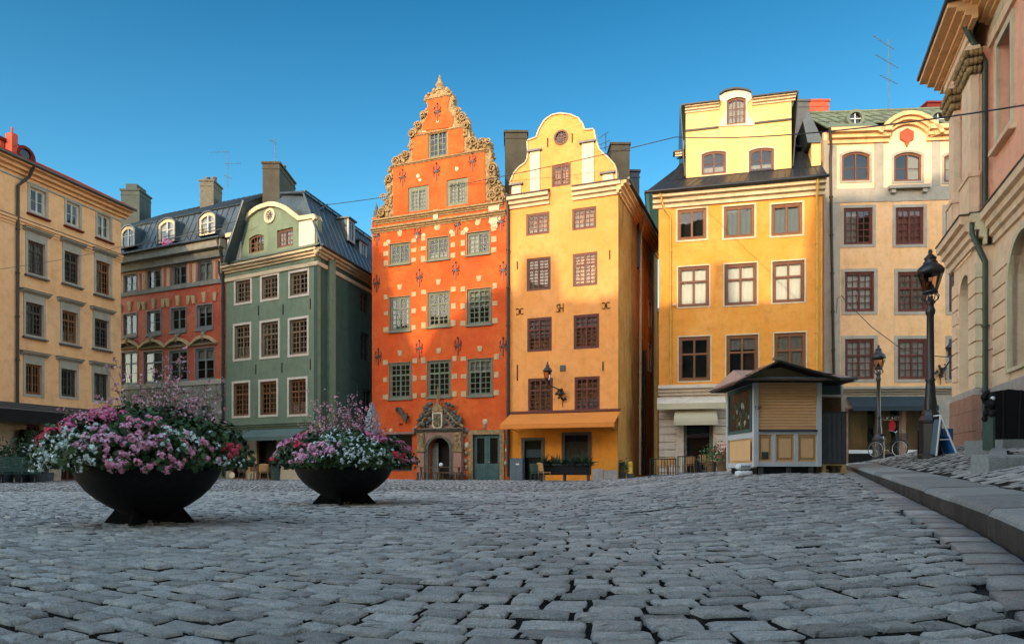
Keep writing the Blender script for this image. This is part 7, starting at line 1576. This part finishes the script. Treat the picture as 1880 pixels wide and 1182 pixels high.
mb = MB(); hd = pb(.36, .92); bb = pb(-.08, .32); st = pb(-.2, .82); rw = pb(-.56, .37); fw_ = pb(.52, .37)
for a, b in ((hd, bb), (st, bb), (rw, bb), (rw, st), (pb(.38, .75), pb(-.16, .5)), (hd + Vector((0, 0, .12)), pb(.42, .62)), (pb(.42, .62), fw_)): mb.tube([a, b], .017, 'iron', 6)
mb.build('frame', T); mb = MB(); mb.tube([pb(.2, 1.12, .3), pb(.28, 1.14, .2), pb(.34, 1.08, .05), pb(.34, 1.08, -.05), pb(.28, 1.14, -.2), pb(.2, 1.12, -.3)], .014, 'steel', 6); mb.tube([pb(.36, .95), pb(.34, 1.08)], .014, 'steel', 6); mb.build('handlebar', T)
mb = MB(); mb.ball(pb(-.24, .98), .13, 'rubber', 8, 5, (1, .7, .4)); mb.tube([st, pb(-.23, .95)], .014, 'steel', 6); mb.build('saddle', T)
mb = MB()
for h in (.72, .8, .9, 1.0): q = [pb(.46, h, -.17), pb(.78, h, -.17), pb(.78, h, .17), pb(.46, h, .17), pb(.46, h, -.17)]; mb.tube(q, .008, 'iron', 4)
for i in range(7): f_ = .46 + .32 * i / 6; [mb.tube([pb(f_, .7, s), pb(f_, 1.0, s)], .005, 'iron', 3) for s in (-.17, .17)]
for i in range(7): s = -.17 + .34 * i / 6; [mb.tube([pb(f_, .7, s), pb(f_, 1.0, s)], .005, 'iron', 3) for f_ in (.46, .78)]
mb.build('basket', T); mb = MB(); mb.lathe(pb(-.08, .32), [(.09, -.01), (.09, .01)], 'steel', 12); mb.tube([pb(-.08, .32, .02), pb(.05, .2, .1), pb(.05, .2, .2)], .012, 'steel', 5); mb.build('crank', T)

# ---------------------------------------------------------------- trestle sign, blue crate, black cabinet
YS = 17.7; sxp = lambda px, Y=YS: (px - CX) / F * Y; zs_ = float(sz(sxp(1736), YS)) - .01
T = thing('trestle_sign', 'white A frame pavement sign with blue panel beside the near lamp', 'sign', (sxp(1736), YS, zs_)); zt_ = CH + (HY - 762) / F * YS; hgt_ = zt_ - zs_
mb = MB(); ap = Vector((sxp(1727), YS, zt_)); fl1 = Vector((sxp(1719), YS - .0, zs_)); fl2 = Vector((sxp(1722), YS + .4, zs_ + .03)); fr1 = Vector((sxp(1753), YS - .1, zs_)); fr2 = Vector((sxp(1749), YS + .35, zs_ + .05)); ap2 = ap + Vector((0, .32, 0))
for a, b in ((ap, fl1), (ap2, fl2), (ap, fr1), (ap2, fr2), (ap, ap2)): mb.tube([a, b], .028, 'chalk', 4)
mb.build('frame', T)
mb = MB(); lp = lambda a, b, t: a.lerp(b, t); mb.slab([lp(ap, fr1, .52), lp(ap, fr1, .97), lp(ap2, fr2, .97), lp(ap2, fr2, .52)], .02, 'blue'); mb.slab([lp(ap, fl1, .1), lp(ap, fl1, .97), lp(ap2, fl2, .97), lp(ap2, fl2, .1)], .02, 'bluegrey'); mb.build('panel', T)
mb = MB(); mb.tube([lp(ap, fl1, .6), lp(ap, fr1, .6)], .012, 'chalk', 4); mb.build('crossbar', T)
T = thing('crate_stack', 'stacked blue crates standing between the legs of the white sign', 'crate', (sxp(1737), YS + .5, zs_)); zc = zs_ + .02
for i in range(2):
    mb = MB(); a, b = sxp(1726, YS + .45), sxp(1749, YS + .45); h = .36; fx_ = Frame((0, YS + .45), (1, YS + .45)); mb.box(fx_, a, b, 0, .32, zc, zc + h, 'blue'); mb.box(fx_, a - .012, b + .012, -.012, .332, zc + h - .05, zc + h, 'blue'); [mb.box(fx_, a + (b - a) * k / 4 - .008, a + (b - a) * k / 4 + .008, -.01, 0, zc + .02, zc + h - .06, 'blue') for k in range(5)]; mb.build('crate', T); zc += h + .012
mb = MB(); mb.box(fx_, sxp(1741), sxp(1765), .5, .9, zs_, zs_ + .75, 'black'); mb.box(fx_, sxp(1741) - .02, sxp(1765) + .02, .48, .92, zs_ + .75, zs_ + .8, 'slat'); [mb.box(fx_, sxp(1741) + .04, sxp(1765) - .04, .49, .5, zs_ + .1 + k * .12, zs_ + .16 + k * .12, 'slat') for k in range(5)]
tag(mb.build('bin', None, (sxp(1753), YS + .6, zs_)), 'low black bin behind the white pavement sign', 'bin')
YQ = 13.2; T = thing('stall_cover', 'big black covered stall with a dark green side on the palace steps', 'stall', ((1860 - CX) / F * YQ, YQ, 1.1)); fq = Frame((0, YQ), (1, YQ)); a = (1828 - CX) / F * YQ; zt_ = CH + (HY - 716) / F * YQ
mb = MB(); n = 10; prf = [(a + 2.6 * i / n, zt_ + .02 * math.sin(i * 1.7) - .02 * (i == 0)) for i in range(n + 1)]; mb.prism(fq, [(a, 1.08), (a + 2.6, 1.08)] + prf[::-1], 0, .32, 'black')
for i in range(9): mb.tube([fq.w(a + .15 + i * .3, -.004, 1.1), fq.w(a + .15 + i * .3 + .05 * math.sin(i), -.006, zt_)], .02, 'black', 5)
mb.build('cover', T); mb = MB(); a0 = (1824 - CX) / F * YQ; mb.box(fq, a0, a - .004, .01, .31, 1.1, zt_ - .45, 'pipegreen'); mb.build('side', T); mb = MB()
for k in range(22): mb.ball(fq.w(random.uniform(a0 - .03, a + .02), random.uniform(.02, .3), random.uniform(zt_ - .55, zt_ - .05)), random.uniform(.05, .09), 'black', 6, 4)
mb.ball(fq.w(a0 + .02, .05, zt_ - .16), .05, 'chalk', 6, 4); mb.build('folds', T)

# ---------------------------------------------------------------- café furniture
def chair(c, rz, mat, lab, grp, s=1.0):
    t = thing('cafe_chair', lab, 'chair', c, grp); ca, sa = math.cos(rz), math.sin(rz); w_ = lambda x, y, z: Vector((c[0] + (x * ca - y * sa) * s, c[1] + (x * sa + y * ca) * s, c[2] + z * s))
    class Fr:
        @staticmethod
        def w(u, d, z): return w_(u, d, z)
    mb = MB(); mb.box(Fr, -.23, .23, -.22, .22, .42, .47, mat); mb.build('seat', t)
    mb = MB(); q = []; n = 6
    for i in range(n + 1):
        x = -.24 + .48 * i / n; y = .22 + .06 * (1 - (x / .24) ** 2)
        q += [w_(x, y, .5), w_(x, y + .06, .88 + .04 * (1 - (x / .24) ** 2)), w_(x, y + .03, .5), w_(x, y + .09, .88)]
    for i in range(n):
        a = i * 4; mb.add([q[a], q[a + 1], q[a + 5], q[a + 4], q[a + 2], q[a + 3], q[a + 7], q[a + 6]], [(0, 1, 2, 3), (4, 5, 6, 7), (1, 5, 6, 2), (0, 4, 7, 3)], mat)
    mb.build('backrest', t)
    for x in (-.2, .2):
        for y in (-.19, .2): mb = MB(); mb.tube([w_(x, y, .42), w_(x * 1.1, y * 1.15, 0)], .016 * s, mat, 5); mb.build('leg', t)
    return t
def table(c, lab, grp, mat='wood', r=.36):
    t = thing('cafe_table', lab, 'table', c, grp); mb = MB(); mb.lathe(c, [(0, .74), (r, .74), (r, .71), (0, .71)], mat, 18); mb.build('table_top', t); mb = MB(); mb.lathe(c, [(.22, 0), (.2, .02), (.03, .05), (.025, .71)], 'iron', 10); mb.build('base', t)
gr = lambda x, y: float(gz(x, y)) + .01
wdesc = ['at the left end by the alley', 'second from the alley', 'in the middle facing the door', 'third row beside the dark post', 'beside the potted flowers', 'nearest the kiosk']
for i, (px, Y, rz) in enumerate([(1216, 34.3, 2.9), (1238, 34.6, 2.4), (1264, 34.3, 3.3), (1292, 34.2, 2.8), (1306, 34.9, .4), (1324, 34.4, 3.1)]):
    x = (px - CX) / F * Y; chair((x, Y, gr(x, Y)), rz, 'wicker', f'tan wicker cafe chair behind the low screen, {wdesc[i]}', 'wicker chairs on the amber house terrace')
for px, Y, l_ in ((1227, 34.9, 'small round cafe table among the wicker chairs near the alley'), (1278, 35.0, 'small round cafe table among the wicker chairs in front of the dark door')): x = (px - CX) / F * Y; table((x, Y, gr(x, Y)), l_, 'cafe tables on the terrace')
for i, (pa, pb_) in enumerate(((1193, 1242), (1244, 1285), (1287, 1334))):
    Y = 33.4; fr = Frame.px(pa, Y, pb_, Y); z = gr((pa - CX) / F * Y, Y); T = thing('terrace_screen', ['low dark cafe screen panel nearest the alley', 'low dark cafe screen panel in the middle of the terrace', 'low dark cafe screen panel nearest the kiosk'][i], 'screen', fr.w(fr.L / 2, 0, z), 'low screens round the terrace')
    mb = MB(); z1 = z + .95; mb.box(fr, 0, .05, 0, .05, z, z1, 'iron'); mb.box(fr, fr.L - .05, fr.L, 0, .05, z, z1, 'iron'); mb.box(fr, .05, fr.L - .05, 0, .05, z + .08, z + .13, 'greybox'); mb.box(fr, .05, fr.L - .05, 0, .05, z1 - .05, z1, 'iron'); mb.build('frame', T)
    mb = MB(); n = 9
    for k in range(1, n): u = fr.L * k / n; mb.box(fr, u - .012, u + .012, .015, .035, z + .13, z1 - .05, 'iron')
    mb.build('bars', T); mb = MB(); mb.box(fr, -.05, fr.L + .03, -.1, .2, z - .02, z + .05, 'slat'); mb.build('foot', T)
def potted(c, r, h, leafm, lab, cat='plant', flowers=None, spiky=False, pot='slat', n=220):
    t = thing('potted_plant', lab, cat, c); mb = MB(); mb.lathe(c, [(r * .7, 0), (r, h * .4), (r * 1.05, h * .42), (r * .9, h * .42), (r * .8, h * .36), (0, h * .36)], pot, 14); mb.build('pot', t); P_ = RNG.normal(0, 1, (n, 3)) * [r * .7, r * .7, h * .2] + [c[0], c[1], c[2] + h * .72]
    if spiky:
        q = []
        for i in range(n // 4):
            a = RNG.uniform(0, 6.28); el = RNG.uniform(.3, 1.4); L_ = h * RNG.uniform(.5, .9); d = np.array([math.cos(a) * math.cos(el), math.sin(a) * math.cos(el), math.sin(el)]); s = np.array([-math.sin(a), math.cos(a), 0]) * .02; b = np.array([c[0], c[1], c[2] + h * .4]); q.append([b - s, b + s, b + d * L_ * .6 + s * .8, b + d * L_, b + d * L_ * .6 - s * .8])
        ngons('leaves', np.array(q), leafm, t)
    else: ngons('leaves', star(P_, RNG.normal(0, 1, P_.shape), RNG.uniform(.03, .07, n), 6, .8), leafm, t)
    if flowers: Q = RNG.normal(0, 1, (26, 3)) * [r * .7, r * .7, h * .16] + [c[0], c[1] - r * .3, c[2] + h * .85]; ngons('blossoms', umbels(Q, RNG.normal(0, 1, Q.shape) + [0, -1, .5], np.full(26, .05), 8, .03), flowers, t)
for px, Y, r, h, f_, l_ in ((1306, 33.0, .28, 1.25, None, 'leafy green potted plant by the terrace screen left of the kiosk'), (1325, 32.6, .26, 1.2, 'p_red', 'potted red flowers against the left side of the kiosk')): x = (px - CX) / F * Y; potted((x, Y, gr(x, Y)), r, h, 'leaf', l_, flowers=f_, pot='wood')
# left terrace by the green house
for i, (px, Y, rz) in enumerate([(449, 37.0, 2.9), (460, 36.4, .3), (472, 36.8, 2.8), (485, 36.6, 3.4), (497, 37.2, 2.6)]):
    x = (px - CX) / F * Y; chair((x, Y, 0.01), rz, 'wicker' if i % 2 else 'wood', ['dark wooden cafe chair nearest the larger planter', 'orange brown cafe chair in front of the green house door post', 'dark wooden cafe chair under the pale pier', 'orange brown cafe chair in front of the shop window', 'dark wooden cafe chair nearest the green bin'][i], 'cafe chairs outside the green house')
for px, Y, l_ in ((466, 37.3, 'small round cafe table left of the pale pier'), (491, 37.4, 'small round cafe table right of the pale pier')): table(((px - CX) / F * Y, Y, .01), l_, 'cafe tables outside the green house')
x = (506 - CX) / F * 36.5; mb = MB(); mb.lathe((x, 36.5, 0), [(.22, 0), (.27, .75), (.29, .78), (.27, .85), (0, .9)], 'pipegreen', 14); tag(mb.build('bin', None, (x, 36.5, 0)), 'dark green litter bin left of the smaller planter', 'bin')
x = (426 - CX) / F * 34; T = thing('round_sign', 'pale round sign on a thin post beside the larger planter', 'sign', (x, 34, 0)); mb = MB(); fr = Frame((x, 34), (x + 1, 34)); mb.prism(fr, [(.14 * math.cos(t), .34 + .16 * math.sin(t)) for t in np.linspace(0, 2 * math.pi, 16, endpoint=False)], -.01, .01, 'cream'); mb.build('disc', T); mb = MB(); mb.tube([(x, 34.02, 0), (x, 34.02, .3)], .012, 'iron', 5); mb.build('post', T)
# table and benches before the portal
Y = 38.0; fr = Frame.px(764, Y, 852, Y - .4); T = thing('picnic_table', 'long weathered wooden table before the stone portal', 'table', fr.w(fr.L / 2, 0, 0)); mb = MB(); [mb.box(fr, 0, fr.L, -.35 + k * .18, -.2 + k * .18, .72, .76, 'wood') for k in range(4)]; mb.build('table_top', T)
for u in (.3, fr.L / 2, fr.L - .3):
    mb = MB(); mb.tube([fr.w(u, -.3, 0), fr.w(u, .2, .72)], .035, 'wood', 5); mb.tube([fr.w(u, .3, 0), fr.w(u, -.2, .72)], .035, 'wood', 5); mb.build('leg', T)
for d, l_ in ((-.75, 'low plank bench on the square side of the long table'), (.72, 'low plank bench between the long table and the portal')):
    T = thing('plank_bench', l_, 'bench', fr.w(fr.L / 2, d, 0)); mb = MB(); mb.box(fr, .05, fr.L - .05, d - .13, d + .13, .42, .46, 'wood'); mb.build('seat', T)
    for u in (.3, fr.L / 2, fr.L - .3): mb = MB(); mb.box(fr, u - .04, u + .04, d - .11, d + .11, 0, .419, 'wood'); mb.build('leg', T)
mb = MB(); mb.ball(fr.w(fr.L * .52, 0, .88), .12, 'chalk', 10, 7); mb.lathe(fr.w(fr.L * .52, 0, .76), [(.05, 0), (.04, .03)], 'iron', 8); tag(mb.build('globe_lantern', None, fr.w(fr.L * .52, 0, .76)), 'white globe lantern standing on the long table', 'lantern')
# before the apricot house
Y = 34.2; fr = Frame.px(988, Y, 1082, Y - .8); T = thing('plant_trough', 'long black planting trough below the shop window of the apricot house', 'planter', fr.w(fr.L / 2, 0, 0)); mb = MB(); mb.box(fr, 0, fr.L, 0, .5, .35, .85, 'black'); mb.box(fr, -.04, fr.L + .04, -.04, .54, .85, .9, 'slat'); mb.build('box', T)
for u in (.1, fr.L * .5, fr.L - .1): mb = MB(); mb.box(fr, u - .04, u + .04, .05, .45, .0, .349, 'slat'); mb.build('leg', T)
for k, l_ in enumerate(('first spiky dark plant from the left in the black trough', 'second spiky dark plant from the left in the black trough', 'third spiky dark plant from the left in the black trough', 'rightmost spiky dark plant in the black trough')):
    c = fr.w(.3 + k * (fr.L - .6) / 3, .25, .75); t = thing('spiky_plant', l_, 'plant', c, 'spiky plants in the black trough'); q = []
    for i in range(90):
        a = RNG.uniform(0, 6.28); el = RNG.uniform(.25, 1.4); L_ = RNG.uniform(.4, .95); d = np.array([math.cos(a) * math.cos(el), math.sin(a) * math.cos(el), math.sin(el)]); s = np.array([-math.sin(a), math.cos(a), 0]) * .025; b = np.array(c); q.append([b - s, b + s, b + d * L_ * .6 + s * .8, b + d * L_ + [0, 0, -.1], b + d * L_ * .6 - s * .8])
    ngons('leaves', np.array(q), 'leafd', t)
x0 = (1000 - CX) / F * 33.6
chair((x0, 33.9, gr(x0, 33.9)), 2.2, 'wicker', 'tan wicker chair at the left end of the black trough', 'chairs outside the apricot house', 1.05)
x0 = (985 - CX) / F * 33.4; chair((x0, 33.4, gr(x0, 33.4)), .5, 'benchgreen', 'dark green folding chair beside the shop door of the apricot house', 'chairs outside the apricot house', 1.0)
fr = f5; mb = MB(); a, b = f5.u(941), f5.u(964); mb.box(f5, a, b, -.45, -.05, 0, f5.z(952, 842), 'greybox'); mb.box(f5, a - .02, b + .02, -.47, -.03, f5.z(952, 842), f5.z(952, 842) + .04, 'greybox'); mb.box(f5, (a + b) / 2 - .005, (a + b) / 2 + .005, -.455, -.45, .1, 1.0, 'iron'); o = tag(mb.build('utility_cabinet', None, f5.w(a, -.2, 0)), 'blue grey utility cabinet between the orange and apricot houses', 'cabinet')
mb = MB(); q = f5.uz(955, 852); mb.box(f5, q[0] - .1, q[0] + .1, -.462, -.451, q[1] - .03, q[1] + .05, 'chalk'); mb.build('label', o)
x = (1157 - CX) / F * 36; mb = MB(); mb.lathe((x, 36, gr(x, 36)), [(.16, 0), (.16, .28), (.12, .3), (.13, .7), (.15, .75), (.1, .9), (0, .92)], 'yellow', 12); mb.lathe((x, 36, gr(x, 36)), [(.165, 0), (.165, .26)], 'pipegreen', 12); tag(mb.build('bollard', None, (x, 36, gr(x, 36))), 'short yellow bollard with teal foot at the alley mouth', 'bollard')
x = (1143 - CX) / F * 36; potted((x, 36, gr(x, 36)), .2, .9, 'leafd', 'small dark potted shrub at the corner of the apricot house')
# bench and greenery at the far left
Y = 31.0; fr = Frame.px(-40, Y - 1, 76, Y + .3); T = thing('park_bench', 'dark green slatted bench with high back before the ochre house', 'bench', fr.w(fr.L / 2, 0, 0)); mb = MB()
for k in range(6): mb.box(fr, 0, fr.L, .3 + k * .025, .33 + k * .025, .52 + k * .12, .62 + k * .12, 'benchgreen')
mb.build('backrest', T); mb = MB(); [mb.box(fr, 0, fr.L, -.25 + k * .13, -.14 + k * .13, .43, .46, 'benchgreen') for k in range(4)]; mb.build('seat', T)
for u in (.25, fr.L * .36, fr.L * .68, fr.L - .25): mb = MB(); mb.tube([fr.w(u, -.3, 0), fr.w(u, -.1, .25), fr.w(u, -.2, .43)], .03, 'iron', 5); mb.tube([fr.w(u, .4, 0), fr.w(u, .2, .3), fr.w(u, .28, .45), fr.w(u, .47, 1.22)], .03, 'iron', 5); mb.build('leg', T)
for i, px in enumerate((-22, 10, 42, 70)):
    Y = 32.2; x = (px - CX) / F * Y; potted((x, Y, 0), .42, 1.75, 'leafd', ['pale flowering pot shrub behind the left end of the green bench', 'bushy pot shrub behind the bench, second from the left', 'bushy pot shrub behind the bench, third from the left', 'bushy pot shrub behind the right end of the green bench'][i], flowers='p_palew' if i in (0, 3) else None, n=500)
for px, l_ in ((44, 'dark clipped ivy column left of the ochre house door'), (79, 'dark clipped ivy column right of the ochre house door')):
    u = f1.u(px); c = f1.w(u, -.35, 0); t = thing('topiary', l_, 'topiary', c, 'ivy columns beside the door'); n = 1500; a = RNG.uniform(0, 6.28, n); h = RNG.uniform(0, 1, n); rr = .36 * (.7 + .5 * np.sin(h * 2.2 + .6)) * RNG.uniform(.8, 1.1, n); P_ = np.stack([c.x + rr * np.cos(a), c.y + rr * np.sin(a), 1.3 + h * 1.35], 1); ngons('leaves', star(P_, np.stack([np.cos(a), np.sin(a), a * 0], 1) + RNG.normal(0, .5, P_.shape), RNG.uniform(.04, .08, n), 6, .8), 'leafd', t)
    mb = MB(); mb.tube([c, c + Vector((0, 0, 1.5))], .04, 'wood', 6); mb.lathe(c, [(.22, 0), (.28, .45), (0, .45)], 'slat', 12); mb.lathe(c + Vector((0, 0, 1.35)), [(.05, 0), (.26, .2), (.3, .8), (.2, 1.15), (0, 1.25)], 'leafd', 10); mb.build('trunk', t)

# ---------------------------------------------------------------- wires and aerials
def cable(name, pts, sag, r, lab, mat='iron'):
    pts = [Vector(p) for p in pts]; out = []
    for a, b in zip(pts[:-1], pts[1:]):
        for i in range(14): t = i / 14; p = a.lerp(b, t); p.z -= sag * 4 * t * (1 - t); out.append(p)
    out.append(pts[-1]); mb = MB(); mb.tube(out, r, mat, 5); return tag(mb.build(name, None, out[0]), lab, 'cable')
cable('overhead_cable', [P(585, 378, 44), P(1240, 252, 33), f8.w(10.5, D2 + .0, CH + (HY - 196) / F * 14.6)], .35, .022, 'long dark cable strung across the square above the orange and amber houses')
cable('overhead_cable', [P(0, 494, 30), P(226, 452, 39)], .1, .011, 'thin cable crossing the ochre house upper floors')
cable('overhead_cable', [P(300, 435, 42), P(455, 400, 40)], .1, .018, 'short cable between the red house roof and green gable')
u, z = f7.uz(1537, 575); mb = MB(); L_ = [P(1536, 575, 37.8), P(1537, 548, 37.6), P(1545, 543, 37.4), P(1565, 565, 36), P(1600, 600, 33), P(1650, 637, 30), P(1690, 652, 28), P(1740, 655, 26.5), P(1800, 648, 22.5), P(1822, 640, 20.5)]; mb.tube(L_, .018, 'iron', 5); tag(mb.build('hanging_cable', None, L_[0]), 'drooping cable from the grey pipe of the peach house to the palace', 'cable')
def aerial(px, y0, y1, Y, arms, lab, r=.025, mat='steel'):
    a, b = P(px, y1, Y), P(px, y0, Y); T = thing('aerial', lab, 'aerial', a); mb = MB(); mb.tube([a, b], r, mat, 5); mb.build('mast', T)
    for (py, x0, dy0, x1, dy1, n) in arms:
        mb = MB(); p, q = P(x0, py + dy0, Y), P(x1, py + dy1, Y); mb.tube([p, q], r * .6, mat, 4)
        for i in range(n): c = p.lerp(q, (i + .5) / n); l = .22 - .1 * i / n; mb.tube([c + Vector((-.02, -l, -l * .5)), c + Vector((.02, l, l * .5))], r * .45, mat, 4)
        mb.build('antenna', T)
aerial(418, 276, 345, 46, [(280, 384, 0, 420, -1, 7), (301, 414, 0, 443, -1, 6), (324, 411, -2, 428, 6, 4)], 'tall television aerial with three arms on the red house roof', .022, 'rooflead')
aerial(505, 253, 300, 44, [(261, 495, -4, 508, 3, 5)], 'small fishbone aerial on the big chimney of the green house', .022, 'rooflead')
aerial(1631, 74, 208, 41, [(82, 1603, -16, 1642, 10, 8), (114, 1606, -14, 1650, 12, 8), (146, 1615, -8, 1648, 9, 6)], 'tall thin aerial mast on the green copper roof', .025, 'rooflead')
aerial(1112, 246, 276, 39.5, [(250, 1100, 4, 1117, -8, 5), (262, 1097, 6, 1120, -4, 6), (272, 1098, 3, 1118, -3, 4)], 'dark tangled aerial behind the bell gable', .03, 'iron')
T = thing('lightning_finial', 'x', 'x', (0, 0, 0)); bpy.data.objects.remove(T)
